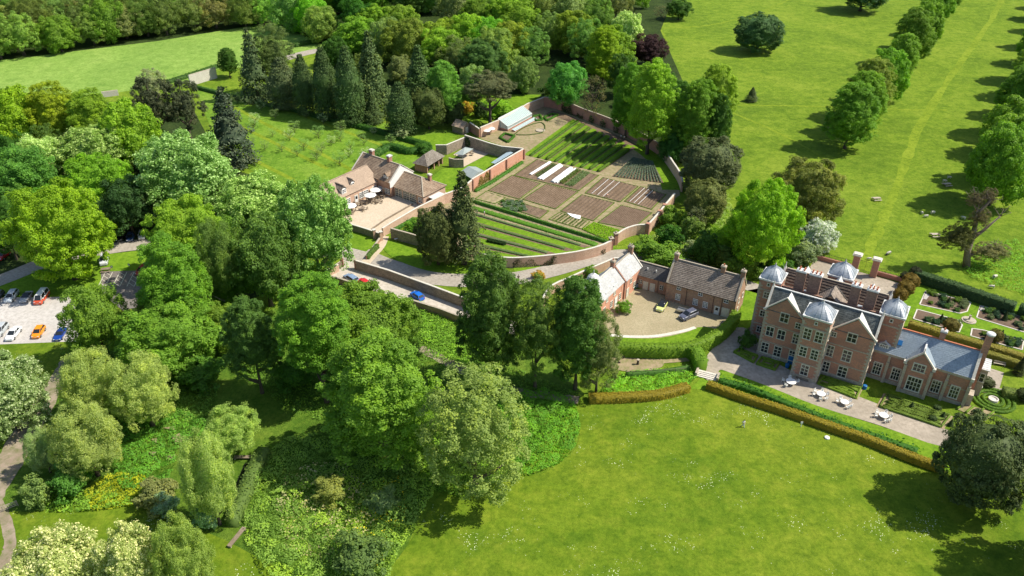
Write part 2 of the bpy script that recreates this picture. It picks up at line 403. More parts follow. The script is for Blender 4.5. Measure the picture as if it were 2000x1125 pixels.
# ------------------------------------------------------------------ foliage meshes (leaf-sized faces)
def leaf_mesh(name, pos, nrm, size, tint, mat, core=None, aspect=1.5, zs=1.0):
    """pos,nrm (n,3) numpy; size (n,); one bent quad leaf each; core = (verts, faces)"""
    rg = np.random.default_rng(len(pos))
    n = len(pos)
    nrm = nrm / np.linalg.norm(nrm, axis=1, keepdims=True)
    r = rg.normal(size=(n, 3)); a = np.cross(nrm, r); a /= np.linalg.norm(a, axis=1, keepdims=True)
    b = np.cross(nrm, a)
    sa = (size * 0.5 * aspect)[:, None]; sb = (size * 0.5)[:, None]
    V = np.empty((n, 4, 3))
    V[:, 0] = pos - a * sa; V[:, 1] = pos - b * sb + nrm * sb * 0.25; V[:, 2] = pos + a * sa; V[:, 3] = pos + b * sb + nrm * sb * 0.25
    V = V.reshape(-1, 3); F = np.arange(n * 4).reshape(n, 4); T = np.repeat(tint, 4)
    cv, cf = core if core else (np.zeros((0, 3)), np.zeros((0, 4), int))
    allv = np.vstack([V, cv]); allf = np.vstack([F, cf + n * 4]) if len(cf) else F
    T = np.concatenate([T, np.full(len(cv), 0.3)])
    allv = allv * np.array([1, 1, 1 / zs])
    me = bpy.data.meshes.new(name)
    me.vertices.add(len(allv)); me.vertices.foreach_set('co', allv.astype(np.float32).ravel())
    me.loops.add(len(allf) * 4); me.loops.foreach_set('vertex_index', allf.astype(np.int32).ravel())
    me.polygons.add(len(allf)); me.polygons.foreach_set('loop_start', (np.arange(len(allf)) * 4).astype(np.int32))
    try: me.polygons.foreach_set('loop_total', np.full(len(allf), 4, np.int32))
    except Exception: pass
    at = me.attributes.new('tint', 'FLOAT', 'POINT'); at.data.foreach_set('value', T.astype(np.float32))
    me.materials.append(mat)
    me.update(calc_edges=True); me.validate()
    return me
PROF = {
    'round': lambda z: math.sqrt(max(0.0, 1 - z * z)),
    'oval': lambda z: (max(0.0, 1 - abs(z) ** 2.4)) ** 0.5 * (1.0 - 0.13 * z),
    'lime': lambda z: (max(0.0, 1 - abs(z) ** 2.6)) ** 0.5 * (1.0 - 0.28 * z) * 0.95,
    'cone': lambda z: max(0.03, (1 - z) / 2) ** 0.85 * (1 if z > -0.85 else (z + 1) / 0.15 * 0.6 + 0.4),
    'column': lambda z: min(1.0, ((1 - z) * 1.6) ** 0.62 * 0.82) * (1 if z > -0.8 else 0.7 + (z + 1) * 1.4),
    'umbrella': lambda z: (max(0.0, 1 - z * z)) ** 0.35,
    'willow': lambda z: (max(0.0, 1 - abs(z) ** 2.2)) ** 0.5 * (1.0 - 0.22 * z),
    'mop': lambda z: (max(0.0, 1 - abs(z) ** 3)) ** 0.5,
}
def core_mesh(prof, k, rg, nz=10, na=14, lump=0.12):
    vs = []; fs = []
    for i in range(nz + 1):
        z = -1 + 2 * i / nz; r = prof(max(-0.98, min(0.98, z))) * k
        for j in range(na):
            t = 2 * math.pi * j / na; q = r * (1 + rg.uniform(-lump, lump))
            vs.append((q * math.cos(t), q * math.sin(t), z * k))
    for i in range(nz):
        for j in range(na):
            l = (j + 1) % na; fs.append((i * na + j, i * na + l, (i + 1) * na + l, (i + 1) * na + j))
    return np.array(vs), np.array(fs)
def crown(name, seed, shape='round', lobes=16, clumps=9, leaves=110, leaf=0.038, lobe_r=0.36, clump_r=0.15, droop=0.0, core=0.66, mat='leaf', spread=0.25, aspect=1.5, tvar=0.5, up=0.45, nj=0.45, flowers=0.0, zs=1.0):
    rg = np.random.default_rng(seed); prof = PROF[shape]; P = []; N = []; T = []
    ga = math.pi * (3 - math.sqrt(5))
    lc = []
    for i in range(lobes):
        z = -0.82 + 1.72 * (i + 0.5) / lobes + rg.uniform(-0.06, 0.06); z = max(-0.93, min(0.93, z))
        t = i * ga + rg.uniform(-0.5, 0.5); r = prof(z)
        q = rg.uniform(0.62, 0.80)
        lc.append((np.array([r * q * math.cos(t), r * q * math.sin(t), z * (zs - 0.16)]), lobe_r * rg.uniform(0.75, 1.2) * (0.45 + 0.55 * r)))
    lc.append((np.array([0.0, 0.0, 0.66 + (zs - 1)]), lobe_r * 0.8 * (0.4 + 0.6 * prof(0.6))))
    for c, lr in lc:
        cz = c * np.array([1, 1, 0.75 / zs]) ; out = cz / (np.linalg.norm(cz) + 1e-6)
        lt = rg.uniform(-0.18, 0.18)
        for k in range(clumps):
            d = rg.normal(size=3); d /= np.linalg.norm(d); d = d + out * 0.75; d /= np.linalg.norm(d)
            cc = c + d * lr * rg.uniform(0.75, 1.05); cc[2] -= droop * rg.uniform(0, 1) * np.linalg.norm(cc[:2])
            cr = clump_r * rg.uniform(0.65, 1.3)
            n = int(leaves * rg.uniform(0.7, 1.3))
            dd = rg.normal(size=(n, 3)); dd /= np.linalg.norm(dd, axis=1, keepdims=True); dd += out * spread + np.array([0, 0, 0.2]); dd /= np.linalg.norm(dd, axis=1, keepdims=True)
            rr = cr * rg.uniform(0.35, 1.05, size=(n, 1)) ** 0.6
            p = cc + dd * rr * np.array([1, 1, 0.8]); p[:, 2] -= droop * (rr[:, 0]) * 0.8
            P.append(p); N.append(dd + np.array([0, 0, up]) + rg.normal(size=(n, 3)) * nj)
            T.append(np.clip(0.42 + lt * tvar * 2 + rg.uniform(-0.15, 0.15) * tvar * 2 + rg.normal(size=n) * 0.16, 0, 1))
    if core:   # leaves closing the gaps between the boughs, bumpy at the scale of a twig cluster
        m = int(sum(len(p) for p in P) * 0.42)
        z = rg.uniform(-0.93, 0.95, m); t = rg.uniform(0, 2 * math.pi, m); pr = np.array([prof(q) for q in z])
        bump = np.sin(t * 5 + z * 7 + seed) * 0.05 + np.sin(t * 9 - z * 13) * 0.05 + np.sin(z * 19 + t * 3) * 0.03
        q = core + 0.10 + bump + rg.uniform(-0.04, 0.05, m)
        p = np.stack([pr * q * np.cos(t), pr * q * np.sin(t), z * (core + 0.14)], 1); pn = p / (np.linalg.norm(p, axis=1, keepdims=True) + 1e-6); p[:, 2] *= zs
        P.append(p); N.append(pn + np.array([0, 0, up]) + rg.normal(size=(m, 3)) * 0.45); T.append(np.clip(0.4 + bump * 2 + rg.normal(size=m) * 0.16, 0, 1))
    P = np.vstack(P); N = np.vstack(N); T = np.concatenate(T)
    sz = leaf * rg.uniform(0.7, 1.35, size=len(P))
    T = np.minimum(T, 0.7) if flowers else T
    if flowers:
        k = rg.uniform(size=len(T)) < flowers; T[k] = 1.0; P[k] *= 1.03; sz[k] *= 1.25
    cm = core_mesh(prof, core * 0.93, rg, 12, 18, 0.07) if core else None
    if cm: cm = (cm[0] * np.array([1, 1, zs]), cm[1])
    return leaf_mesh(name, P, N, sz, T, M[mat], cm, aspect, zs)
def needle_crown(name, seed, shape='cone', tiers=15, per=13, leaves=60, leaf=0.045, core=0.5, upturn=-0.15, mat='needle', ragged=0.25, zs=3.0):
    """conifer: drooping sprays in whorls; z is stretched by about zs later, so sprays are squashed here"""
    rg = np.random.default_rng(seed); prof = PROF[shape]; P = []; N = []; T = []
    for i in range(tiers):
        z = -0.92 + 1.86 * i / (tiers - 1); r = prof(min(0.97, z))
        m = max(4, int(per * (0.35 + 0.65 * r)))
        for j in range(m):
            t = 2 * math.pi * (j + rg.uniform(-0.4, 0.4)) / m; rl = r * rg.uniform(1 - ragged, 1.05)
            n = leaves; s = rg.uniform(0.35, 1.0, size=n) ** 0.7
            d = np.array([math.cos(t), math.sin(t), 0]); side = np.array([-math.sin(t), math.cos(t), 0])
            w = (0.10 + 0.12 * s) * (0.5 + 0.5 * r)
            off = rg.normal(size=n) * w * 0.6
            p = d * (s * rl)[:, None] + side * off[:, None]
            p[:, 2] += z + upturn * s * r / zs * 2 + rg.normal(size=n) * 0.055 * (1.6 / zs) - np.abs(off) * 0.3 / zs
            P.append(p); N.append(d * 0.55 + np.array([0, 0, 0.7 * zs ** 0.3]) + rg.normal(size=(n, 3)) * 0.45)
            T.append(np.clip(0.4 + rg.uniform(-0.22, 0.22) + rg.normal(size=n) * 0.16, 0, 1))
    P = np.vstack(P); N = np.vstack(N); T = np.concatenate(T)
    return leaf_mesh(name, P, N, leaf * rg.uniform(0.7, 1.3, size=len(P)), T, M[mat], core_mesh(prof, core, rg, lump=0.2) if core else None, 1.6)
def trunk_mesh(name, seed, limbs=6, rad=0.055, bare=False, mat='bark', lean=0.0, top=0.72, reach=0.75, twigs=0):
    """unit trunk: x,y in crown radii, z 0..1 of the tree's height"""
    rg = random.Random(seed); mb = MB()
    main = []; n = 6
    for i in range(n + 1):
        t = i / n; main.append(Vector((lean * t * t + rg.uniform(-1, 1) * 0.03 * t, rg.uniform(-1, 1) * 0.03 * t, t * top)))
    mb.tube(main, [rad * (1.5 if i == 0 else 1.0) * (1 - 0.75 * i / n) for i in range(n + 1)], 8)
    for k in range(limbs):
        t = 0.28 + 0.6 * k / max(1, limbs); i = int(t * n); b = main[min(i, n)].copy()
        an = k * 2.4 + rg.uniform(-0.5, 0.5); L = reach * rg.uniform(0.7, 1.1) * (1.05 - 0.5 * t)
        e = b + Vector((math.cos(an) * L, math.sin(an) * L, rg.uniform(0.12, 0.26)))
        mid = b.lerp(e, 0.5) + Vector((0, 0, -0.02))
        mb.tube([b, mid, e], [rad * 0.5, rad * 0.33, rad * 0.1], 6)
        for q in range(twigs):
            s = rg.uniform(0.35, 1.0); c = b.lerp(e, s); a2 = an + rg.uniform(-1.2, 1.2); l2 = L * rg.uniform(0.25, 0.5)
            f = c + Vector((math.cos(a2) * l2, math.sin(a2) * l2, rg.uniform(0.02, 0.14)))
            mb.tube([c, f], [rad * 0.17, rad * 0.05], 4, cap=False)
            for w in range(2):
                g = c.lerp(f, rg.uniform(0.4, 1)); a3 = a2 + rg.uniform(-1, 1); l3 = l2 * 0.5
                mb.tube([g, g + Vector((math.cos(a3) * l3, math.sin(a3) * l3, rg.uniform(-0.01, 0.08)))], [rad * 0.08, rad * 0.03], 3, cap=False)
    me = bpy.data.meshes.new(name); me.from_pydata(mb.v, [], mb.f); me.materials.append(M[mat])
    me.polygons.foreach_set('use_smooth', [True] * len(me.polygons)); me.update()
    return me
CR = {}
for i in range(4): CR['broad%d' % i] = crown('crown', 10 + i, ['round', 'oval', 'oval', 'round'][i], lobes=[17, 20, 15, 24][i], clumps=10, leaves=85, leaf=0.036)
for i in range(2): CR['big%d' % i] = crown('crown', 30 + i, 'oval', lobes=30, clumps=13, leaves=95, leaf=0.026, lobe_r=0.30, clump_r=0.10)
for i in range(3): CR['lime%d' % i] = crown('crown', 20 + i, 'lime', lobes=26, clumps=10, leaves=75, leaf=0.036, lobe_r=0.30, clump_r=0.13)
for i in range(2): CR['airy%d' % i] = crown('crown', 40 + i, 'oval', lobes=30, clumps=9, leaves=60, leaf=0.026, lobe_r=0.26, clump_r=0.11, core=0.42, spread=0.5)
for i in range(2): CR['willow%d' % i] = crown('crown', 50 + i, 'willow', lobes=46, clumps=8, leaves=95, leaf=0.017, lobe_r=0.24, clump_r=0.15, droop=-0.45, core=0.58, aspect=3.0, up=0.6, spread=0.7, nj=0.8)
for i in range(2): CR['chest%d' % i] = crown('crown', 90 + i, 'oval', lobes=30, clumps=13, leaves=90, leaf=0.026, lobe_r=0.30, clump_r=0.10, mat='flower', flowers=0.09)
for i in range(2): CR['shrub%d' % i] = crown('crown', 60 + i, 'mop', lobes=9, clumps=7, leaves=50, leaf=0.085, lobe_r=0.45, clump_r=0.24, core=0.68)
for i in range(3): CR['tall%d' % i] = crown('crown', 120 + i, 'lime' if i else 'oval', lobes=46, clumps=11, leaves=75, leaf=0.031, lobe_r=0.33, clump_r=0.12, zs=1.9)
for i in range(2): CR['tallairy%d' % i] = crown('crown', 130 + i, 'oval', lobes=48, clumps=9, leaves=55, leaf=0.028, lobe_r=0.28, clump_r=0.12, core=0.45, spread=0.5, zs=1.8)
CR['cone0'] = needle_crown('crown', 70, 'cone', 16, 14, 55, zs=3.0)
CR['cone1'] = needle_crown('crown', 71, 'cone', 13, 12, 60, ragged=0.45, zs=2.5, upturn=-0.3)
CR['col0'] = needle_crown('crown', 72, 'column', 22, 17, 42, core=0.72, ragged=0.3, zs=4, upturn=-0.25)
CR['col1'] = needle_crown('crown', 73, 'column', 24, 18, 42, core=0.72, ragged=0.22, zs=4, upturn=-0.35)
CR['umb0'] = crown('crown', 80, 'umbrella', lobes=24, clumps=9, leaves=80, leaf=0.03, lobe_r=0.26, clump_r=0.12, core=0.6, mat='needle')
CR['yew0'] = crown('crown', 81, 'mop', lobes=34, clumps=10, leaves=85, leaf=0.022, lobe_r=0.25, clump_r=0.09, core=0.74, mat='needle', aspect=2.2)
CR['pine0'] = crown('crown', 82, 'oval', lobes=22, clumps=7, leaves=90, leaf=0.026, lobe_r=0.26, clump_r=0.10, core=0.35, mat='needle', aspect=2.0, spread=0.1)
CR['sparse0'] = crown('crown', 83, 'mop', lobes=16, clumps=6, leaves=16, leaf=0.045, lobe_r=0.4, clump_r=0.2, core=0)
CR['sparse1'] = crown('crown', 84, 'mop', lobes=16, clumps=6, leaves=22, leaf=0.04, lobe_r=0.4, clump_r=0.2, core=0)
TR = {'std0': trunk_mesh('trunk', 1), 'std1': trunk_mesh('trunk', 2), 'con': trunk_mesh('trunk', 3, 0, 0.06, top=0.9),
      'bare': trunk_mesh('trunk', 4, 14, 0.035, top=0.85, twigs=7, reach=0.95), 'birch': trunk_mesh('trunk', 5, 5, 0.04, mat='palebark', top=0.85),
      'pine': trunk_mesh('trunk', 6, 7, 0.07, top=0.9, reach=0.7), 'orch': trunk_mesh('trunk', 7, 9, 0.04, top=0.6, twigs=6, reach=0.95)}
KIND = {  # kind: crowns, trunk, clear-trunk fraction, nominal crown colour
    'broad': (['broad0', 'broad1', 'broad2', 'broad3'], ['std0', 'std1'], 0.12), 'big': (['big0', 'big1'], ['std0', 'std1'], 0.08),
    'chest': (['chest0', 'chest1'], ['std0', 'std1'], 0.08), 'lime': (['lime0', 'lime1', 'lime2'], ['std0', 'std1'], 0.06), 'airy': (['airy0', 'airy1'], ['std0'], 0.15), 'willow': (['willow0', 'willow1'], ['std1'], 0.03),
    'shrub': (['shrub0', 'shrub1'], ['std0'], 0.0), 'cone': (['cone0', 'cone1'], ['con'], 0.05), 'col': (['col0', 'col1'], ['con'], 0.04),
    'umb': (['umb0'], ['pine'], 0.5), 'yew': (['yew0'], ['std0'], 0.02), 'pine': (['pine0'], ['pine'], 0.25), 'bare': (['sparse0'], ['bare'], 0.2), 'orch': (['sparse1'], ['orch'], 0.3)}
GREEN = {'mid': (0.100, 0.188, 0.020), 'fresh': (0.145, 0.255, 0.020), 'yellow': (0.165, 0.265, 0.014), 'dark': (0.042, 0.105, 0.014), 'olive': (0.11, 0.17, 0.035),
         'pale': (0.155, 0.25, 0.05), 'blossom': (0.22, 0.31, 0.085), 'conifer': (0.040, 0.074, 0.020), 'conifer2': (0.055, 0.090, 0.028), 'yew': (0.044, 0.062, 0.018), 'grey': (0.15, 0.19, 0.10), 'lime': (0.115, 0.215, 0.020),
         'copper': (0.045, 0.022, 0.028), 'brown': (0.15, 0.15, 0.04), 'blue': (0.032, 0.085, 0.03), 'white': (0.34, 0.42, 0.26), 'twig': (0.12, 0.12, 0.06), 'willow': (0.235, 0.30, 0.085), 'gold': (0.30, 0.21, 0.03)}
rgt = random.Random(5)
TREES = []
LIFT = 1.72
def make_tree(kind, x, y, Rr, V, zc, color, name, label, cat='tree', group=None, crown_pick=None, trunk_pick=None, vary=0.10, spin=None):
    cr, tr, _ = KIND[kind]
    h = zc + V
    t = thing(name, label, cat, (x, y, 0), spin if spin is not None else rgt.uniform(0, 6.28), group)
    if V > 1.35 * Rr and not crown_pick and kind in ('broad', 'big', 'lime'): crown_pick = 'tall%d' % rgt.randrange(3)
    if V > 1.35 * Rr and not crown_pick and kind == 'airy': crown_pick = 'tallairy%d' % rgt.randrange(2)
    c = bpy.data.objects.new('crown', CR[crown_pick or rgt.choice(cr)]); COL.objects.link(c); c.parent = t
    c.location = (0, 0, zc); c.scale = (Rr * rgt.uniform(0.96, 1.04), Rr * rgt.uniform(0.96, 1.04), V)
    col = GREEN[color] if isinstance(color, str) else color
    f = 1 + rgt.uniform(-vary, vary); g = 1 + rgt.uniform(-vary, vary)
    c.color = (col[0] * f * LIFT * 1.12, col[1] * g * LIFT * 1.07, col[2] * f * LIFT, 1)
    if kind != 'shrub':
        k = bpy.data.objects.new('trunk', TR[trunk_pick or rgt.choice(tr)]); COL.objects.link(k); k.parent = t
        k.scale = (Rr, Rr, h)
    TREES.append((x, y, Rr))
    return t
def tree(x0, y0, x1, y1, kind, color, name, label, cat='tree', group=None, clear=None, hmax=None, **kw):
    """a tree sized and placed from the outline of its crown as sighted"""
    cl = KIND[kind][2] if clear is None else clear
    cx, cy = (x0 + x1) / 2, (y0 + y1) / 2
    zc = 6.0
    for _ in range(12):
        p = G(cx, cy, zc); dep = proj(p.x, p.y, zc)[2]
        Rr = (x1 - x0) / 2 * dep / FPX; Hh = (y1 - y0) / 2 * dep / FPX
        th = math.atan2(CAM_H - zc, p.length and math.hypot(p.x, p.y))
        q = Hh * Hh - (Rr * math.sin(th)) ** 2
        V = math.sqrt(q) / math.cos(th) if q > 0 else 0
        V = max(V, Rr * 0.6) if kind not in ('umb',) else max(V, Rr * 0.35)
        if hmax: V = min(V, hmax / 2)
        z2 = V * (1 + 2 * cl / (1 - cl) * 0.9)
        zc = 0.5 * zc + 0.5 * z2
    if kind == 'willow': Rr *= 0.88; V *= 0.95
    if kind == 'cone': Rr *= 1.4
    if kind == 'col': Rr *= 1.32
    p = G(cx, cy, zc)
    return make_tree(kind, p.x, p.y, Rr * 0.97, V * 0.97, zc, color, name, label, cat, group, **kw)

# ------------------------------------------------------------------ hedges and undergrowth
def hedge(pts, w, h, color, name, label, cat='hedge', group=None, leaf=0.22, dens=26, n=6, lump=0.12, smooth=True, seed=3, tops=None, mat='leaf', parent=None):
    L = smooth_line(pts, n) if smooth and len(pts) > 2 else [Vector(p) for p in pts]
    if len(pts) == 2: L = [Vector(pts[0]).lerp(Vector(pts[1]), k / 6) for k in range(7)]
    rg = np.random.default_rng(seed); P = []; N = []; T = []
    for i in range(len(L) - 1):
        a, b = L[i], L[i + 1]; d = b - a; ln = d.length
        if ln < 1e-4: continue
        d = d / ln; nn = Vector((-d.y, d.x, 0))
        per = 2 * h + w; m = int(ln * per * dens * (0.22 / leaf) ** 2 * 0.42) + 1
        s = rg.uniform(0, 1, m); u = rg.uniform(0, per, m)
        for k in range(m):
            uu = u[k]; base = a + d * (s[k] * ln)
            if uu < h: off, z, nv = -w / 2, uu, Vector((-nn.x, -nn.y, 0.25))
            elif uu < h + w: off, z, nv = uu - h - w / 2, h, Vector((0, 0, 1))
            else: off, z, nv = w / 2, uu - h - w, Vector((nn.x, nn.y, 0.25))
            e = abs(off) / (w / 2)
            if z > h * 0.8: z -= 0.12 * h * max(0, e - 0.6)
            j = rg.normal(size=3) * lump * 0.5
            P.append((base.x + nn.x * off + j[0], base.y + nn.y * off + j[1], max(0.03, z + j[2])))
            N.append((nv.x + rg.normal() * 0.45, nv.y + rg.normal() * 0.45, nv.z + 0.2 + rg.normal() * 0.4))
            T.append(min(1, max(0, 0.45 + rg.normal() * 0.2)))
    vs = []; fs = []; k = 0.9
    for i, p in enumerate(L):
        d = L[min(i + 1, len(L) - 1)] - L[max(i - 1, 0)]; d.normalize(); nn = Vector((-d.y, d.x, 0)); q = w / 2 * k
        for o_, z in ((-q, 0), (-q, h * 0.93), (q, h * 0.93), (q, 0)):
            vs.append((p.x + nn.x * o_, p.y + nn.y * o_, z))
    for i in range(len(L) - 1):
        for j in range(3):
            fs.append((i * 4 + j, (i + 1) * 4 + j, (i + 1) * 4 + j + 1, i * 4 + j + 1))
    e = (len(L) - 1) * 4
    fs.append((0, 1, 2, 3)); fs.append((e + 3, e + 2, e + 1, e))
    me = leaf_mesh(name, np.array(P), np.array(N), leaf * rg.uniform(0.6, 1.4, len(P)), np.array(T), M[mat], (np.array(vs), np.array(fs)))
    o = bpy.data.objects.new(name, me); COL.objects.link(o)
    if parent: o.parent = parent
    col = GREEN[color] if isinstance(color, str) else color
    o.color = (col[0] * 1.35, col[1] * 1.45, col[2] * 1.35, 1)
    return tag(o, label, cat, group)
def undergrowth(poly, color, name, label, leaf=0.3, dens=9, hgt=0.8, seed=1, clump=1.6, cat='ground cover', kind='stuff', tvar=0.25):
    leaf *= 0.62; dens *= 2.3
    xs = [p[0] for p in poly]; ys = [p[1] for p in poly]; x0, x1, y0, y1 = min(xs), max(xs), min(ys), max(ys)
    rg = np.random.default_rng(seed); n = int((x1 - x0) * (y1 - y0) * dens)
    X = rg.uniform(x0, x1, n); Y = rg.uniform(y0, y1, n)
    k = np.array([inpoly(a, b, poly) for a, b in zip(X, Y)]); X = X[k]; Y = Y[k]
    cn = max(6, int((x1 - x0) * (y1 - y0) / (clump * clump)))
    CXY = np.stack([rg.uniform(x0, x1, cn), rg.uniform(y0, y1, cn)], 1); CH = rg.uniform(0.25, 1.0, cn); CT = rg.uniform(-1, 1, cn) * tvar
    Z = np.zeros(len(X)); TT = np.zeros(len(X)); NX = np.zeros(len(X)); NY = np.zeros(len(X))
    for s in range(0, len(X), 4000):
        d = np.hypot(X[s:s + 4000, None] - CXY[None, :, 0], Y[s:s + 4000, None] - CXY[None, :, 1]); j = d.argmin(1); dm = d[np.arange(len(j)), j]
        q = np.clip(1 - (dm / (clump * 0.95)) ** 2, 0, 1)
        Z[s:s + 4000] = CH[j] * q * hgt; TT[s:s + 4000] = CT[j]
        NX[s:s + 4000] = (X[s:s + 4000] - CXY[j, 0]) / clump; NY[s:s + 4000] = (Y[s:s + 4000] - CXY[j, 1]) / clump
    Z = Z + rg.uniform(0.03, 0.22, len(X))
    Nn = np.stack([NX * 0.9 + rg.normal(size=len(X)) * 0.4, NY * 0.9 + rg.normal(size=len(X)) * 0.4, np.full(len(X), 0.9)], 1)
    me = leaf_mesh(name, np.stack([X, Y, Z], 1), Nn, leaf * rg.uniform(0.6, 1.5, len(X)), np.clip(0.45 + TT + rg.normal(size=len(X)) * 0.15, 0, 1), M['leaf'], None, 1.8)
    o = bpy.data.objects.new(name, me); COL.objects.link(o)
    col = GREEN[color] if isinstance(color, str) else color
    o.color = (col[0] * 3.3, col[1] * 2.6, col[2] * 2.8, 1)
    return tag(o, label, cat if kind != 'structure' else None, None, kind)
ORD = ['first', 'second', 'third', 'fourth', 'fifth', 'sixth', 'seventh', 'eighth', 'ninth', 'tenth', 'eleventh', 'twelfth', 'thirteenth', 'fourteenth', 'fifteenth', 'sixteenth', 'seventeenth', 'eighteenth', 'nineteenth', 'twentieth', 'twenty-first', 'twenty-second', 'twenty-third', 'twenty-fourth', 'twenty-fifth', 'twenty-sixth', 'twenty-seventh', 'twenty-eighth', 'twenty-ninth', 'thirtieth']
# ------------------------------------------------------------------ the ground and what is laid on it
S = 1500
sheet('ground', [(-S, -200), (S, -200), (S, 2 * S), (-S, 2 * S)], M['pasture'], 0)
sheet('meadow', gp([(-260, 175), (0, 182), (205, 185), (370, 158), (425, 135), (530, 128), (590, 108), (660, 90), (600, 55), (540, 40), (300, 60), (0, 100), (-260, 150)]), M['meadow'], 0.02)
sheet('meadow', gp([(-300, -60), (250, -70), (120, 5), (-100, 40), (-300, 60)]), M['meadow'], 0.02)
ribbon('road', gp([(-40, 22), (35, 8), (25, -20), (10, -50)]), 4, M['asphalt'], 0.04)
ribbon('road', gp([(545, 118), (600, 103), (680, 88), (790, 62)]), 6.5, M['asphalt'], 0.05)
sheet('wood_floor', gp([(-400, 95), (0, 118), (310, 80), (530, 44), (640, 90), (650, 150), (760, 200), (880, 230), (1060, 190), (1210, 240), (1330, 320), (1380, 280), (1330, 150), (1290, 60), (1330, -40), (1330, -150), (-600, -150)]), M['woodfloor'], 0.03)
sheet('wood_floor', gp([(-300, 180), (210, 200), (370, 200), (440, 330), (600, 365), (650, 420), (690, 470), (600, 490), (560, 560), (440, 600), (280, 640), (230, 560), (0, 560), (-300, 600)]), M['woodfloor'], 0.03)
sheet('orchard_ground', gp([(380, 165), (440, 178), (560, 205), (700, 235), (880, 255), (890, 275), (800, 330), (720, 300), (650, 355), (560, 370), (430, 300)]), M['orchard'], 0.045)
for i, (a, b) in enumerate((((430, 195), (720, 350)), ((455, 240), (640, 330)), ((480, 185), (790, 300)), ((440, 285), (590, 360)), ((560, 195), (830, 290)))):
    ribbon('mown_path', [G(*a), G(*b)], 1.6, M['worn'], 0.06, n=3)
sheet('foreground_ground', gp([(-300, 640), (120, 660), (300, 640), (560, 600), (830, 595), (1060, 660), (1140, 770), (1000, 930), (840, 960), (740, 1200), (-500, 1300)]), M['rough'], 0.035)
sheet('grass_verge', gp([(-300, 1130), (-300, 990), (60, 1000), (160, 985), (290, 980), (330, 1010), (440, 1055), (600, 1140), (560, 1400), (-400, 1400)]), M['lawn'], 0.05)
lawn_pts = smooth_line(gp([(1000, 930), (1060, 925), (1118, 885), (1133, 835), (1125, 785), (1160, 776), (1300, 772), (1400, 755), (1800, 900), (2100, 990), (2400, 1150), (2400, 1500), (600, 1500), (720, 1180), (800, 1060), (860, 965), (900, 945)]), 4, True)
sheet('lawn', lawn_pts, M['lawn'], 0.06)
sheet('terrace_lawn', gp([(1395, 735), (1410, 722), (1428, 729), (1495, 753), (1596, 793), (1840, 872), (1900, 900), (1860, 925), (1600, 835), (1400, 762), (1340, 760), (1375, 740)]), M['mown'], 0.07)
sheet('terrace_path', smooth_line(gp([(1372, 738), (1378, 700), (1410, 662), (1440, 640), (1470, 650), (1490, 690), (1540, 722), (1600, 745), (1690, 780), (1780, 815), (1870, 850), (1845, 874), (1720, 832), (1596, 793), (1495, 753), (1428, 729), (1405, 723), (1398, 742)]), 3, True), M['gravel'], 0.08)
sheet('grass_verge', gp([(1440, 640), (1448, 595), (1458, 568), (1500, 560), (1490, 640), (1466, 655)]), M['mown'], 0.075)
sheet('courtyard', smooth_line(gp([(1240, 565), (1290, 575), (1415, 615), (1425, 632), (1400, 648), (1350, 655), (1290, 665), (1225, 660), (1190, 650), (1150, 640), (1180, 590)]), 3, True), M['yard'], 0.06)
ribbon('courtyard_kerb', gp([(1190, 655), (1230, 658), (1280, 657), (1330, 648), (1358, 640)]), 0.9, M['palestone'], 0.10)
sheet('courtyard_lawn', smooth_line(gp([(1190, 658), (1235, 661), (1290, 660), (1345, 648), (1362, 640), (1385, 640), (1400, 648), (1360, 668), (1280, 672), (1190, 675)]), 3, True), M['mown'], 0.085)
# the drive round the walled garden, the parking lane and the car park
ribbon('drive', gp([(-60, 570), (20, 540), (110, 505), (200, 488), (300, 476), (420, 480), (520, 492), (600, 490), (660, 490), (700, 500)]), (5.5, 6.5), M['asphalt'], 0.07)
ribbon('drive', gp([(690, 492), (740, 515), (800, 533), (850, 543), (920, 548), (1000, 545), (1080, 528), (1150, 508), (1220, 497), (1300, 505), (1380, 527), (1460, 558), (1500, 570)]), (7, 4.0), M['asphalt'], 0.075)
sheet('car_park', gp([(-400, 585), (-20, 582), (135, 580), (160, 620), (150, 667), (0, 673), (-400, 690)]), M['carpark'], 0.065)
sheet('grass_verge', gp([(-400, 690), (0, 673), (150, 667), (170, 700), (130, 760), (90, 800), (0, 880), (-300, 960)]), M['lawn'], 0.055)
sheet('grass_verge', gp([(20, 545), (110, 515), (200, 498), (310, 485), (330, 520), (260, 600), (140, 600), (135, 578), (-100, 583)]), M['mown'], 0.06)
sheet('disabled_parking', gp([(197, 531), (300, 528), (310, 590), (240, 607), (200, 575)]), M['tarmac'], 0.08)
mk = MB()
for i in range(7):
    a = G(206 + i * 14, 532); b = G(200 + i * 14 - 8, 560)
    d = (b - a).normalized() * 0.06; nn = Vector((-d.y, d.x, 0)).normalized() * 0.07
    for o_ in (0,): mk.poly([(a.x - nn.x, a.y - nn.y, 0.09), (a.x + nn.x, a.y + nn.y, 0.09), (b.x + nn.x, b.y + nn.y, 0.09), (b.x - nn.x, b.y - nn.y, 0.09)])
    if i % 2 == 0:
        for j in range(4):
            p = a.lerp(b, j / 4); q = G(206 + (i + 1) * 14, 532).lerp(G(200 + (i + 1) * 14 - 8, 560), (j + 1) / 4)
            mk.poly([(p.x, p.y - .07, 0.094), (q.x, q.y - .07, 0.094), (q.x, q.y + .07, 0.094), (p.x, p.y + .07, 0.094)])
o = mk.build('bay_markings', M['cream']); o['kind'] = 'structure'
ribbon('dirt_track', gp([(160, 690), (140, 700), (118, 735), (85, 790), (50, 845), (20, 900), (-20, 960), (-60, 1040), (-60, 1200)]), (2.8, 6.5), M['dirt'], 0.075, wob=0.25)
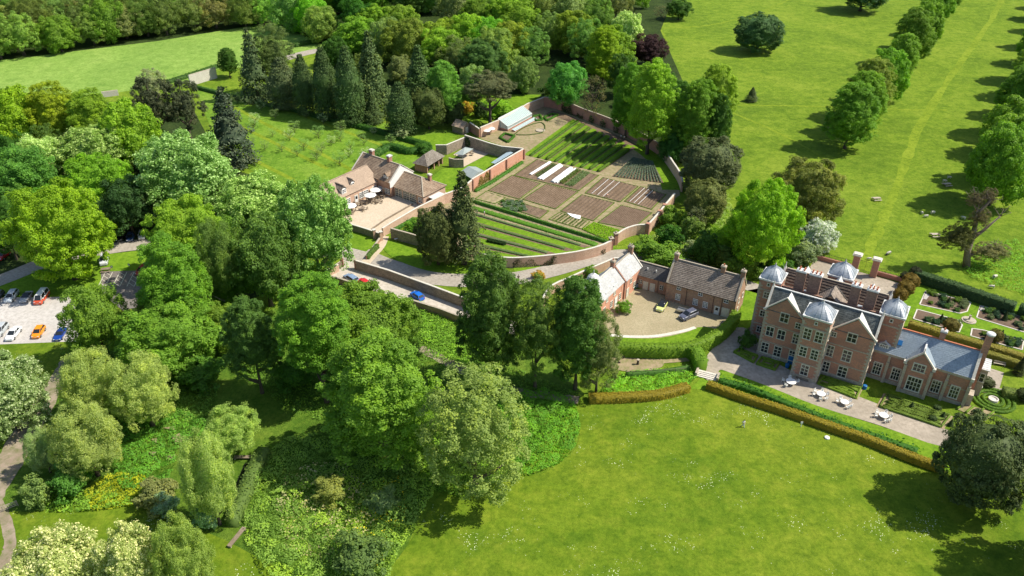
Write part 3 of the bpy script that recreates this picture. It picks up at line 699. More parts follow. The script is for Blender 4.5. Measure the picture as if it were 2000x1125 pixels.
ribbon('dirt_track', gp([(10, 1150), (12, 1090), (20, 1060), (5, 1000), (-30, 960)]), 1.8, M['dirt'], 0.07, wob=0.15)
ribbon('worn_path', gp([(1130, 782), (1080, 775), (1000, 762), (930, 735), (860, 700), (820, 680)]), 2.2, M['dirt'], 0.07, wob=0.2)
sheet('service_yard', gp([(650, 520), (668, 508), (697, 510), (705, 522), (905, 590), (1010, 630), (1005, 655), (900, 622), (740, 575), (640, 545)]), M['concrete'], 0.08)
sheet('cafe_terrace', gp([(668, 412), (735, 375), (815, 393), (862, 372), (876, 378), (748, 464), (682, 440), (660, 425)]), M['terrace'], 0.08)
ribbon('gate_path', gp([(750, 462), (743, 480), (728, 498), (712, 516)]), 2.6, M['terrace'], 0.097)
sheet('mown_lawn', gp([(683, 445), (742, 470), (715, 492), (660, 478)]), M['mown'], 0.085)
sheet('mown_lawn', smooth_line(gp([(762, 468), (830, 498), (905, 522), (925, 535), (850, 532), (790, 515), (757, 496), (748, 480)]), 4, True), M['mown'], 0.085)
sheet('mown_lawn', gp([(600, 525), (612, 512), (650, 508), (640, 520), (610, 535)]), M['mown'], 0.085)
# walled garden floor, outer verge, walled yard
GARD = gp([(180, 345), (285, 290), (470, 190), (565, 150), (665, 170), (810, 225), (1040, 315), (1200, 400), (1290, 465), (1350, 550), (1395, 640), (1400, 690), (1340, 735), (1200, 930), (1130, 925), (1000, 990), (975, 1030), (700, 1080), (390, 1120), (130, 1090), (70, 1050), (-60, 850), (-80, 760), (130, 665), (440, 475), (440, 430)], z4)
sheet('garden_path', GARD, M['path'], 0.04)
sheet('mown_lawn', gp([(990, 500), (1010, 488), (1100, 485), (1185, 480), (1235, 490), (1195, 500), (1100, 525), (1010, 540)]), M['mown'], 0.05)
sheet('yard_lawn', gp([(560, 790), (720, 730), (900, 745), (1200, 580), (1380, 610), (1200, 790), (1000, 900), (950, 1000), (820, 1060), (540, 1050), (420, 900)], y2), M['mown'], 0.06)
sheet('yard_paving', gp([(880, 750), (860, 620), (740, 580), (910, 465), (1230, 565)], y2), M['terrace'], 0.075)
sheet('mown_lawn', gp([(150, 340), (650, 270), (830, 310), (640, 420), (500, 500), (300, 590), (60, 690), (-60, 640)], y2), M['mown'], 0.05)
sheet('mown_lawn', gp([(895, 185), (940, 185), (1060, 185), (960, 235), (885, 245), (860, 220)]), M['mown'], 0.05)
sheet('mown_lawn', gp([(1240, 500), (1295, 470), (1340, 445), (1385, 430), (1420, 400), (1440, 470), (1380, 490), (1330, 512)]), M['mown'], 0.05)
_o = G(1477.6, 689.6); _a = R(-31.9); _u = Vector((math.cos(_a), math.sin(_a), 0)); _v = Vector((-_u.y, _u.x, 0))
sheet('rear_court', [_o + _u * q + _v * r for q, r in ((0.5, 18), (24, 16), (23.5, 45), (0.5, 46))], M['gravel'], 0.05)
sheet('rose_garden_lawn', gp([(1765, 560), (1790, 545), (2090, 620), (2090, 690), (1900, 660), (1760, 610)]), M['mown'], 0.06)
# worn tracks across the pasture
ribbon('worn_track', gp([(1686, 527), (1706, 470), (1733, 410), (1765, 330), (1800, 240), (1870, 130), (1935, 40), (1965, -20)]), 2.6, M['worn'], 0.012, wob=0.5)
ribbon('worn_track', gp([(1440, 205), (1600, 208), (1760, 214), (1850, 215)]), 1.3, M['worn'], 0.014, wob=0.2)
ribbon('worn_track', gp([(1270, 55), (1360, 52), (1430, 40), (1500, 18), (1560, -10)]), 1.3, M['worn'], 0.014, wob=0.2)
ribbon('worn_track', gp([(1430, 220), (1500, 250), (1560, 280), (1610, 310)]), 1.2, M['worn'], 0.016, wob=0.2)
ribbon('worn_track', gp([(1270, 30), (1300, 75), (1300, 110)]), 1.0, M['worn'], 0.016, wob=0.2)

ribbon('mown_lawn', gp([(1130, 385), (1210, 440), (1275, 500), (1320, 570), (1350, 660)], z4), 5.5, M['mown'], 0.055)
ribbon('wall_border_soil', gp([(600, 185), (700, 215), (800, 262), (900, 300), (1010, 345), (1110, 395)], z4), 4.5, M['soil'], 0.046)
# ------------------------------------------------------------------ trees, one by one
T = tree
# park: avenues
def avenue(tips, shift, hs, rr, side, grp):
    for i, (px, py) in enumerate(tips):
        p = G(px, py); x = p.x + shift + rgt.uniform(-1, 1); y = p.y + rgt.uniform(-1.2, 1.2); h = hs * rgt.uniform(0.84, 1.12)
        V = h * 0.47
        make_tree('lime', x, y, rr * rgt.uniform(0.82, 1.15), V, h - V, rgt.choice(['lime', 'lime', 'mid', (0.14, 0.22, 0.03)]), 'lime_tree', '%s lime from the house in the %s avenue row' % (ORD[i], side), 'tree', grp)
avenue([(1767, 402), (1793, 353), (1820, 307), (1838, 267), (1856, 229), (1880, 191), (1896, 159), (1914, 127), (1930, 93), (1945, 62), (1955, 39), (1966, 17), (1980, -4), (1992, -24)], 23.5, 23, 7.6, 'right-hand', 'lime trees of the right-hand avenue row')
avenue([(1528, 292), (1552, 262), (1580, 232), (1612, 198), (1650, 158), (1678, 128), (1702, 97), (1722, 70), (1748, 43), (1770, 20), (1786, 0), (1800, -18)], 20.5, 22, 7.2, 'left-hand', 'lime trees of the left-hand avenue row')
T(1433, 22, 1533, 102, 'yew', (0.04, 0.10, 0.025), 'oak_tree', 'round dark green oak alone in the open pasture, casting a shadow', hmax=17, clear=0.0)
T(1640, -40, 1735, 10, 'broad', 'blue', 'oak_tree', 'round dark oak cut by the top edge of the picture beside the avenue')
T(1458, 170, 1481, 197, 'cone', 'conifer2', 'thorn_tree', 'very small dark bushy tree alone below the pasture oak')
T(1302, 0, 1352, 34, 'broad', 'dark', 'thorn_tree', 'dark bushy tree at the wood edge by the top of the pasture')
T(1278, 12, 1306, 34, 'bare', 'twig', 'thorn_tree', 'small brown twiggy tree at the wood edge beside the top pasture')
# beside the house
T(1422, 345, 1567, 522, 'big', 'yellow', 'sycamore_tree', 'big bright yellow-green tree left of the white hawthorn, behind the stables')
T(1512, 303, 1645, 445, 'big', 'brown', 'beech_tree', 'large brownish tree behind the white hawthorn', hmax=20)
T(1563, 425, 1640, 492, 'chest', (0.27, 0.30, 0.24), 'hawthorn_tree', 'small hawthorn covered in white blossom behind the house', hmax=8)
T(1832, 797, 2022, 1003, 'yew', (0.045, 0.078, 0.020), 'yew_tree', 'huge dark yew at the end of the gravel terrace, right edge', clear=0.01)
T(2060, 880, 2330, 1180, 'big', 'dark', 'oak_tree', 'large tree standing beyond the right edge of the lawn')
T(1380, 440, 1440, 500, 'broad', 'yellow', 'maple_tree', 'small yellow-green tree in the border behind the stables')
T(1350, 450, 1405, 515, 'broad', 'dark', 'holly_tree', 'dark rounded tree in the border behind the stone-roofed stables')
T(1340, 405, 1378, 452, 'bare', 'grey', 'thorn_tree', 'thin greyish twiggy tree in the border right of the walled garden')
# trees right of the walled garden
T(1326, 262, 1452, 382, 'yew', (0.06, 0.082, 0.03), 'holm_oak_tree', 'wide dark brownish evergreen outside the right bend of the garden wall')
T(1352, 305, 1412, 362, 'airy', 'grey', 'whitebeam_tree', 'grey-green tree in front of the wide dark evergreen')
T(1333, 345, 1422, 440, 'yew', (0.085, 0.11, 0.025), 'yew_tree', 'golden-brown yew below the wide dark evergreen by the garden wall')
T(1340, 245, 1378, 300, 'cone', (0.13, 0.16, 0.09), 'spruce_tree', 'small grey-green conifer between the wall and the big lime')
T(1362, 122, 1440, 245, 'lime', 'fresh', 'lime_tree', 'bright tall lime at the pasture edge, right of the lime grove')
T(1318, 150, 1405, 300, 'big', 'mid', 'sycamore_tree', 'grey-green crown between the big grove lime and the pasture-edge lime')
T(1222, 112, 1325, 290, 'big', 'fresh', 'lime_tree', 'tallest bright green lime outside the top right of the garden wall')
T(1193, 120, 1262, 262, 'lime', 'mid', 'lime_tree', 'lime tree on the left flank of the tallest garden-wall lime')
T(1375, 180, 1430, 300, 'broad', 'dark', 'sycamore_tree', 'darker tree below the pasture-edge lime')
T(1228, 68, 1304, 125, 'broad', 'copper', 'copper_beech_tree', 'dark purple copper beech at the pasture edge')
T(1143, 48, 1218, 160, 'lime', 'yellow', 'lime_tree', 'bright yellow-green tree left of the copper beech')
T(1185, 105, 1245, 180, 'broad', 'dark', 'oak_tree', 'dark tree below the bright yellow-green one left of the copper beech')
T(1072, 122, 1146, 205, 'broad', (0.085, 0.22, 0.045), 'ash_tree', 'blue-green tree behind the top corner of the garden wall')
T(1135, 150, 1182, 222, 'bare', 'twig', 'bare_tree', 'leafless brown tree outside the top right garden wall', trunk_pick='bare')
T(908, 138, 1005, 200, 'umb', (0.062, 0.075, 0.03), 'pine_tree', 'umbrella-shaped dark pine with a tall bare trunk by the glasshouse wall')
T(1190, 20, 1262, 110, 'chest', 'blossom', 'chestnut_tree', 'pale flowering tree above the copper beech')
T(895, 75, 993, 155, 'big', (0.06, 0.15, 0.03), 'sycamore_tree', 'broad dark blue-green tree behind the umbrella pine')
T(815, 55, 905, 130, 'broad', 'fresh', 'sycamore_tree', 'fresh green tree behind the dark conifers, left of the broad dark tree')
T(828, 118, 903, 232, 'big', (0.105, 0.21, 0.035), 'sycamore_tree', 'mid-green tree rising among the conifers behind the yard')
T(785, 88, 850, 185, 'cone', 'conifer2', 'spruce_tree', 'grey-green conifer left of the broadleaf among the conifers')
T(800, 165, 872, 252, 'yew', (0.06, 0.08, 0.02), 'yew_tree', 'wide brown-green yew behind the walled yard')
T(862, 195, 908, 245, 'yew', 'yew', 'yew_tree', 'dark low yew beside the small shed')
T(755, 158, 806, 260, 'col', 'conifer', 'cypress_tree', 'dark columnar conifer at the right end of the orchard row')
T(707, 185, 748, 238, 'cone', 'conifer2', 'spruce_tree', 'short dark conifer in front of the tallest row conifers')
T(686, 62, 762, 222, 'cone', 'conifer2', 'spruce_tree', 'tallest spire conifer of the row behind the orchard', clear=0.02)
T(655, 88, 705, 238, 'col', 'conifer', 'cypress_tree', 'dark slender conifer just left of the tallest spire')
T(610, 90, 656, 226, 'col', 'conifer', 'cypress_tree', 'dark columnar conifer, third from the left in the orchard row')
T(571, 105, 612, 218, 'col', 'conifer', 'cypress_tree', 'dark columnar conifer, second from the left in the orchard row')
T(523, 110, 578, 208, 'col', (0.055, 0.082, 0.03), 'cypress_tree', 'broad dark conifer at the left end of the orchard row')
T(455, 55, 530, 190, 'cone', (0.052, 0.088, 0.032), 'cypress_tree', 'bulky dark evergreen where the pale wall meets the orchard')
T(490, 45, 575, 165, 'airy', (0.09, 0.14, 0.04), 'cypress_tree', 'lighter green tree right behind the bulky dark evergreen')
T(425, 92, 462, 145, 'broad', 'dark', 'ash_tree', 'small dark tree at the end of the pale stone wall')
T(700, 95, 745, 200, 'cone', 'conifer', 'spruce_tree', 'dark conifer behind the tallest row spire')
# left group
T(245, 145, 345, 262, 'pine', (0.035, 0.05, 0.02), 'pine_tree', 'very dark spreading pine, left of the pair above the orchard')
T(315, 150, 400, 255, 'pine', (0.045, 0.056, 0.028), 'pine_tree', 'brownish dark pine, right of the pair above the orchard')
T(266, 132, 326, 195, 'airy', (0.19, 0.25, 0.13), 'whitebeam_tree', 'pale grey-green tree behind the dark pine pair')
T(388, 168, 500, 318, 'cone', (0.035, 0.06, 0.03), 'fir_tree', 'dark layered fir at the left corner of the orchard', crown_pick='cone1')
T(-30, 165, 78, 300, 'lime', 'yellow', 'lime_tree', 'yellow-green tree at the left edge below the meadow')
T(52, 158, 150, 290, 'lime', 'yellow', 'lime_tree', 'yellow-green tree below the meadow, second from the left edge')
T(132, 172, 225, 300, 'lime', 'fresh', 'lime_tree', 'yellow-green tree below the meadow, third from the left edge')
T(195, 190, 312, 330, 'lime', 'fresh', 'lime_tree', 'bright tree left of the dark pine pair')
T(18, 262, 125, 355, 'chest', 'blossom', 'chestnut_tree', 'pale flowering chestnut above the bright yellow-green car park tree')
T(112, 240, 262, 352, 'chest', 'pale', 'chestnut_tree', 'pale green flowering chestnut below the yellow-green meadow trees')
T(268, 252, 462, 425, 'chest', (0.12, 0.21, 0.05), 'chestnut_tree', 'large pale flowering chestnut left of the orchard')
T(-20, 285, 105, 405, 'broad', (0.075, 0.19, 0.03), 'sycamore_tree', 'deep green tree at the left edge above the car park tree')
T(-25, 390, 45, 500, 'broad', 'dark', 'sycamore_tree', 'dark tree at the left edge beside the car park tree')
T(120, 295, 265, 440, 'big', 'fresh', 'sycamore_tree', 'fresh green tree right of the bright yellow-green car park tree')
T(22, 345, 208, 545, 'big', 'yellow', 'maple_tree', 'bright yellow-green maple with a thick trunk above the car park')
T(190, 345, 300, 455, 'broad', (0.03, 0.075, 0.02), 'sycamore_tree', 'dark shaded tree behind the row of cars on the drive')
T(285, 375, 445, 540, 'big', 'fresh', 'sycamore_tree', 'fresh green tree left of the white-stemmed birch, behind the front one')
T(420, 335, 600, 480, 'chest', 'pale', 'chestnut_tree', 'pale green chestnut between the birch and the tea room tree')
T(535, 345, 685, 545, 'chest', (0.115, 0.21, 0.04), 'chestnut_tree', 'large flowering chestnut in front of the tea room')
T(445, 420, 580, 590, 'broad', (0.085, 0.155, 0.03), 'sycamore_tree', 'mid-green tree between the birch and the parking lane')
T(378, 430, 480, 590, 'willow', (0.12, 0.18, 0.045), 'birch_tree', 'leaning birch with a white stem right of the disabled bays', trunk_pick='birch', clear=0.18)
T(270, 455, 410, 665, 'big', 'mid', 'sycamore_tree', 'tall mid-green tree beside the disabled parking bays')
T(122, 552, 245, 696, 'broad', (0.105, 0.205, 0.022), 'sycamore_tree', 'green tree overhanging the blue convertible in the car park')
T(228, 570, 430, 730, 'big', (0.105, 0.20, 0.022), 'sycamore_tree', 'wide green tree right of the one over the convertible')
T(400, 520, 470, 600, 'broad', (0.075, 0.16, 0.02), 'sycamore_tree', 'small green tree below the leaning birch')
T(434, 572, 545, 745, 'broad', (0.055, 0.115, 0.022), 'holly_tree', 'dark narrow tree left of the turquoise figure', clear=0.2)
T(538, 530, 690, 728, 'big', 'mid', 'sycamore_tree', 'large green tree below the parking lane, left of the tallest', clear=0.33)
T(606, 545, 822, 740, 'big', 'mid', 'sycamore_tree', 'rear one of the two big overlapping sycamores in the middle of the foreground')
T(632, 635, 852, 912, 'big', (0.108, 0.205, 0.022), 'sycamore_tree', 'front one of the two big overlapping sycamores in the middle of the foreground', clear=0.02)
T(818, 708, 1032, 978, 'airy', (0.155, 0.24, 0.055), 'alder_tree', 'airy grey-green tree at the left edge of the big lawn', clear=0.04, crown_pick='tallairy1')
T(890, 487, 1022, 735, 'big', (0.062, 0.135, 0.022), 'hornbeam_tree', 'tall dark green tree, left of the clump before the stables', clear=0.1)
T(990, 535, 1105, 745, 'airy', (0.085, 0.15, 0.03), 'hornbeam_tree', 'middle tree of the dark clump before the stables', clear=0.12)
T(1068, 528, 1192, 755, 'big', (0.065, 0.13, 0.024), 'hornbeam_tree', 'tall dark tree touching the white-roofed stable range', clear=0.08)
T(1125, 600, 1215, 772, 'airy', (0.115, 0.16, 0.05), 'beech_tree', 'brownish feathery tree at the left end of the clipped green hedge', clear=0.02)
T(858, 332, 950, 495, 'cone', (0.055, 0.075, 0.022), 'redwood_tree', 'tall dark conifer with a bare reddish trunk beside the drive', crown_pick='cone1', clear=0.16)
T(806, 395, 900, 520, 'yew', (0.05, 0.075, 0.018), 'yew_tree', 'dark spreading yew left of the tall drive conifer')
# foreground left
T(-75, 685, 88, 850, 'chest', (0.14, 0.23, 0.07), 'chestnut_tree', 'flowering chestnut on the left edge below the car park')
T(118, 682, 245, 830, 'willow', 'willow', 'willow_tree', 'pale willow right of the dirt track, behind its neighbours')
T(210, 690, 348, 845, 'willow', 'willow', 'willow_tree', 'widest pale willow right of the dirt track')
T(95, 785, 240, 945, 'willow', (0.21, 0.285, 0.08), 'willow_tree', 'willow nearest the bend of the dirt track')
T(45, 835, 120, 930, 'willow', (0.24, 0.31, 0.14), 'willow_tree', 'whitish willow overhanging the dirt track')
T(392, 788, 512, 895, 'willow', 'willow', 'willow_tree', 'low spreading willow above the willow tunnel')
T(345, 845, 468, 1035, 'willow', (0.22, 0.29, 0.085), 'willow_tree', 'tall pale willow left of the dark ditch')
T(10, 1025, 215, 1215, 'chest', 'blossom', 'chestnut_tree', 'cream-flowered chestnut in the bottom left corner')
T(190, 1020, 320, 1190, 'chest', 'blossom', 'chestnut_tree', 'cream-flowered chestnut beside the one in the bottom left corner')
T(295, 1012, 425, 1190, 'willow', (0.19, 0.26, 0.06), 'willow_tree', 'pale yellowish willow at the bottom edge')
SH = [(45, 932, 98, 990, (0.16, 0.24, 0.07), 'leafy bush at the end of the rail fence by the track'), (102, 905, 170, 972, (0.075, 0.16, 0.03), 'dark green bush below the willow nearest the track'),
      (268, 935, 345, 995, (0.15, 0.19, 0.06), 'olive bush above the mown strip, left of the tall pale willow'), (300, 965, 345, 1010, (0.16, 0.27, 0.16), 'blue-grey spiky bush left of the tall pale willow'),
      (380, 985, 420, 1035, (0.16, 0.27, 0.15), 'blue-grey spiky bush right below the tall pale willow'), (655, 1040, 750, 1125, (0.075, 0.15, 0.035), 'round dark green bush at the bottom of the wild garden'),
      (612, 930, 672, 985, (0.16, 0.21, 0.045), 'yellow-green bush in the middle of the wild garden'), (720, 955, 775, 1000, (0.14, 0.21, 0.08), 'fern-like blue-green bush in the wild garden near the lawn'),
      (540, 700, 600, 760, (0.06, 0.13, 0.02), 'green bush in the shade under the large foreground tree'), (345, 690, 430, 760, (0.06, 0.14, 0.02), 'dark bush below the wide green tree near the willows')]
for b in SH: T(*b[:4], 'shrub', b[4], 'bush', b[5], 'bush')
# gardens
for b in [(1444, 648, 1476, 682, 'dark', 'dark shrub at the foot of the left tower of the house'), (1235, 468, 1290, 498, 'mid', 'green shrub just outside the garden gate piers'), (1285, 440, 1330, 485, 'dark', 'dark shrub inside the border bend right of the walled garden'),
          (1330, 425, 1372, 470, 'olive', 'olive shrub beside the thin greyish tree'), (1255, 488, 1330, 512, 'mid', 'low green shrub along the drive behind the link roof'),
          (1385, 475, 1440, 520, 'olive', 'olive shrub under the small yellow-green tree'), (1340, 470, 1385, 500, 'grey', 'pale grey-green shrub behind the stone-roofed stables'),
          (1290, 405, 1335, 445, 'mid', 'green shrub against the outside of the pale garden wall'), (1420, 500, 1480, 545, 'mid', 'green shrub at the foot of the big yellow-green tree'),
          (1545, 470, 1600, 515, 'grey', 'whitish flowering shrub at the foot of the hawthorn'), (1490, 500, 1545, 540, 'dark', 'dark shrub behind the left tower of the house'),
          (903, 200, 925, 225, 'gold', 'bright yellow small bush beyond the shed'), (925, 200, 950, 230, 'conifer', 'small dark conifer bush left of the umbrella pine trunk'),
          (950, 200, 1000, 225, 'fresh', 'light green bush behind the umbrella pine trunk'), (1060, 165, 1110, 192, 'dark', 'dark bush behind the top corner of the garden wall'),
          (812, 280, 842, 300, 'dark', 'dark clipped bush at the end of the orchard hedge'), (645, 395, 668, 420, 'mid', 'green bush at the corner of the tea room'),
          (790, 430, 830, 455, 'mid', 'leafy climber bush inside the garden wall by the yew'), (1108, 575, 1135, 600, 'fresh', 'yellow-green bush in the bed below the stable wall'),
          (1040, 530, 1064, 545, 'gold', 'bright yellow bush in the bed beside the drive'), (1140, 520, 1165, 545, 'mid', 'green bush behind the white cupola'),
          (1205, 588, 1232, 612, 'mid', 'green bush growing against the pink stable front'), (980, 545, 1010, 560, 'mid', 'green bush beside the drive left of the yellow bush')]:
    T(*b[:4], 'shrub', b[4], 'shrub', b[5], 'shrub')
# orchard: little blossom trees on a grid between the mown paths
q00, q10, q11, q01 = G(450, 195), G(815, 275), G(715, 340), G(425, 285)
oi = 0
for r in range(6):
    for c in range(8):
        u, v = (c + rgt.uniform(0.2, 0.6)) / 8, (r + rgt.uniform(0.25, 0.7)) / 6
        p = q00.lerp(q10, u).lerp(q01.lerp(q11, u), v)
        if rgt.random() < 0.22: continue
        rr = rgt.uniform(1.2, 2.1)
        make_tree('orch', p.x, p.y, rr, rr * 0.8, rr * 1.15 + 0.5, (0.16, 0.25, 0.09) if rgt.random() < 0.7 else (0.30, 0.36, 0.22), 'fruit_tree',
                  '%s fruit tree from the left, %s orchard row from the conifers' % (ORD[c], ORD[r]), 'fruit tree', 'fruit trees of the orchard')
# woods: trees in ranks, front rank nearest the camera
def rank(pts, n, wood, rank_i, kinds, h, r, jitter=2.0, grp=None):
    L = [G(*p) for p in pts]; seg = [0]
    for i in range(len(L) - 1): seg.append(seg[-1] + (L[i + 1] - L[i]).length)
    for k in range(n):
        s = seg[-1] * (k + 0.5) / n; i = 0
        while i < len(L) - 2 and seg[i + 1] < s: i += 1
        p = L[i].lerp(L[i + 1], (s - seg[i]) / (seg[i + 1] - seg[i]))
        x = p.x + rgt.uniform(-jitter, jitter); y = p.y + rgt.uniform(-jitter, jitter)
        if any((x - a) ** 2 + (y - b) ** 2 < (0.42 * (rr_ + r)) ** 2 for a, b, rr_ in TREES): continue
        kind, col = rgt.choice(kinds); hh = h * rgt.uniform(0.85, 1.15); V = hh * 0.5
        make_tree(kind, x, y, r * rgt.uniform(0.85, 1.2), V, hh - V, col, 'woodland_tree', '%s tree from the left, %s rank of the %s' % (ORD[k], ORD[rank_i], wood), 'tree', grp or ('trees of the ' + wood), vary=0.2)
wk = [('broad', 'mid'), ('broad', 'pale'), ('airy', 'olive'), ('lime', 'lime'), ('broad', 'dark'), ('airy', (0.12, 0.18, 0.05)), ('broad', (0.13, 0.2, 0.06))]
W1 = 'wood beyond the top left meadow'
for i, (dy, n) in enumerate(((6, 17), (-16, 17), (-36, 16), (-54, 15))):
    rank([(-60, 112 + dy), (100, 97 + dy), (260, 70 + dy), (400, 52 + dy), (530, 42 + dy)], n, W1, i, [('airy', (0.135, 0.175, 0.05)), ('airy', (0.11, 0.17, 0.04)), ('broad', (0.12, 0.185, 0.05)), ('willow', 'olive'), ('broad', 'mid'), ('airy', 'pale')], 17, 8.5)
W2 = 'wood behind conifers and walled garden'
R2 = [([(640, 118), (740, 150), (790, 165), (880, 200), (1010, 180), (1060, 172)], 6), ([(560, 55), (640, 80), (720, 80), (800, 100)], 6), ([(680, 105), (780, 125), (880, 150), (1000, 145)], 6), ([(850, 110), (1000, 120), (1060, 130)], 5), ([(880, 50), (1000, 80), (1130, 110), (1200, 150)], 8), ([(560, 25), (700, 30), (900, 25), (1060, 55), (1190, 75)], 13),
      ([(600, -5), (800, 0), (1000, 5), (1120, 30), (1230, 50)], 13), ([(560, -35), (760, -30), (960, -25), (1130, -5), (1260, 20)], 14), ([(560, -62), (760, -58), (1000, -50), (1270, -25)], 14)]
for i, (pts, n) in enumerate(R2): rank(pts, n, W2, i, wk + [('broad', 'fresh'), ('lime', 'fresh')], 18 if i else 12, 9.0 if i else 5.5)
W3 = 'tree belt left of the orchard'
for i, (pts, n) in enumerate((([(20, 460), (120, 450), (260, 430)], 4), ([(-40, 330), (100, 320), (300, 330), (420, 400)], 6), ([(-60, 270), (60, 260), (200, 270), (320, 300)], 5), ([(360, 500), (480, 540), (560, 500)], 3), ([(-60, 460), (-60, 380)], 2))):
    rank(pts, n, W3, i, [('broad', 'mid'), ('broad', 'dark'), ('airy', (0.09, 0.16, 0.03))], 13, 6)
W4 = 'thicket below the car park trees'
rank([(320, 640), (400, 660), (470, 690)], 3, W4, 0, [('broad', 'mid')], 11, 5)
W5 = 'grove right of the top garden wall'
rank([(1215, 235), (1270, 290), (1330, 330)], 4, W5, 0, [('broad', (0.035, 0.085, 0.02))], 11, 5)
rank([(1200, 190), (1280, 210), (1340, 250)], 4, W5, 1, [('broad', 'dark')], 14, 6)
for k, q in enumerate(([(335, 855), (352, 848), (362, 862), (345, 870)], [(296, 860), (308, 857), (306, 868)], [(290, 885), (308, 884), (300, 893)], [(325, 893), (345, 890), (330, 902)], [(318, 838), (345, 834), (340, 842)])):
    sheet('bare_patch', gp(q), M['path'], 0.30)
# rough vegetation that nobody could count
undergrowth(gp([(815, 590), (900, 625), (935, 690), (930, 720), (850, 700), (800, 640)]), (0.085, 0.20, 0.018), 'nettle_bank', 'tall bright green weeds on the bank below the parking lane', seed=2)
undergrowth([(p.x, p.y) for p in smooth_line(gp([(1000, 775), (1060, 765), (1115, 780), (1133, 830), (1115, 885), (1062, 922), (1010, 925), (960, 860), (960, 800)]), 4, True)], (0.055, 0.165, 0.012), 'tall_weeds', 'mound of tall vivid green weeds at the left edge of the lawn', leaf=0.28, dens=16, hgt=1.1, seed=3)
undergrowth(gp([(500, 905), (560, 860), (700, 850), (860, 900), (850, 960), (800, 1050), (740, 1180), (560, 1180), (480, 1060), (480, 960)]), (0.095, 0.19, 0.03), 'wild_garden_plants', 'mixed rough wild flowers and weeds of the wild garden', leaf=0.27, dens=13, hgt=1.8, seed=4, tvar=0.4, clump=2.4)
undergrowth(gp([(560, 930), (660, 900), (720, 960), (740, 1030), (660, 1100), (560, 1080), (540, 1000)]), (0.20, 0.225, 0.11), 'dry_grasses', 'pale feathery dry grasses scattered through the wild garden', leaf=0.32, dens=2.2, hgt=1.6, seed=5, clump=2.6)
undergrowth(gp([(700, 950), (790, 930), (800, 1000), (740, 1120), (690, 1060)]), (0.36, 0.34, 0.015), 'yellow_flowers', 'yellow flowering plants near the lawn side of the wild garden', leaf=0.22, dens=1.2, hgt=0.9, seed=15, clump=2.0)
undergrowth(gp([(230, 830), (340, 800), (430, 830), (350, 880), (330, 950), (240, 960), (210, 900)]), (0.05, 0.155, 0.015), 'meadow_weeds', 'deep green weeds between the pale willows', seed=6, dens=11)
undergrowth(gp([(165, 965), (210, 930), (280, 925), (300, 965), (260, 990), (180, 1000)]), (0.15, 0.205, 0.010), 'yellow_weeds', 'yellow-green weeds beside the lower mown strip', seed=7, dens=12)
undergrowth(gp([(60, 970), (120, 960), (200, 960), (290, 985), (180, 1000), (90, 1002)]), (0.085, 0.19, 0.02), 'tall_weeds', 'green weeds edging the mown strip near the rail fence', seed=8, dens=12)
undergrowth(gp([(1170, 770), (1195, 735), (1260, 725), (1350, 722), (1368, 735), (1345, 752), (1290, 765), (1200, 772)]), (0.08, 0.215, 0.016), 'grass_bank', 'long bright grass on the bank above the curved orange hedge', seed=9, dens=14, hgt=0.7)
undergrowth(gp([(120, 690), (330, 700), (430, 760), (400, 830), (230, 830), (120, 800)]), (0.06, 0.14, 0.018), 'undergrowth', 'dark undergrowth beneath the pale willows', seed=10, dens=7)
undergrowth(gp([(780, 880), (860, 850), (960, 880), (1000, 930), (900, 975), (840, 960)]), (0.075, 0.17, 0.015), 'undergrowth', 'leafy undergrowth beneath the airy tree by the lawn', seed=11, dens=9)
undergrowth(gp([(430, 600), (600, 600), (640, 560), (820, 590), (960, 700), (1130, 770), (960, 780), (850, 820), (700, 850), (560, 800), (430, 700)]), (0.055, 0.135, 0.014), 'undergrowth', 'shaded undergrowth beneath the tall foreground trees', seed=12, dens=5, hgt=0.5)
undergrowth(gp([(1250, 480), (1300, 445), (1345, 425), (1340, 400), (1420, 380), (1440, 430), (1400, 520), (1500, 530), (1480, 550), (1360, 512), (1300, 505), (1330, 480), (1290, 475)]), (0.11, 0.19, 0.045), 'border_plants', 'mixed flower border right of the walled garden', seed=13, dens=8, hgt=1.2)
undergrowth(gp([(1900, 480), (1985, 470), (2050, 560), (2040, 590), (1900, 545), (1880, 530)]), (0.075, 0.20, 0.018), 'nettles', 'dark green nettles around the foot of the dead-topped tree', seed=14, dens=5, hgt=0.7)
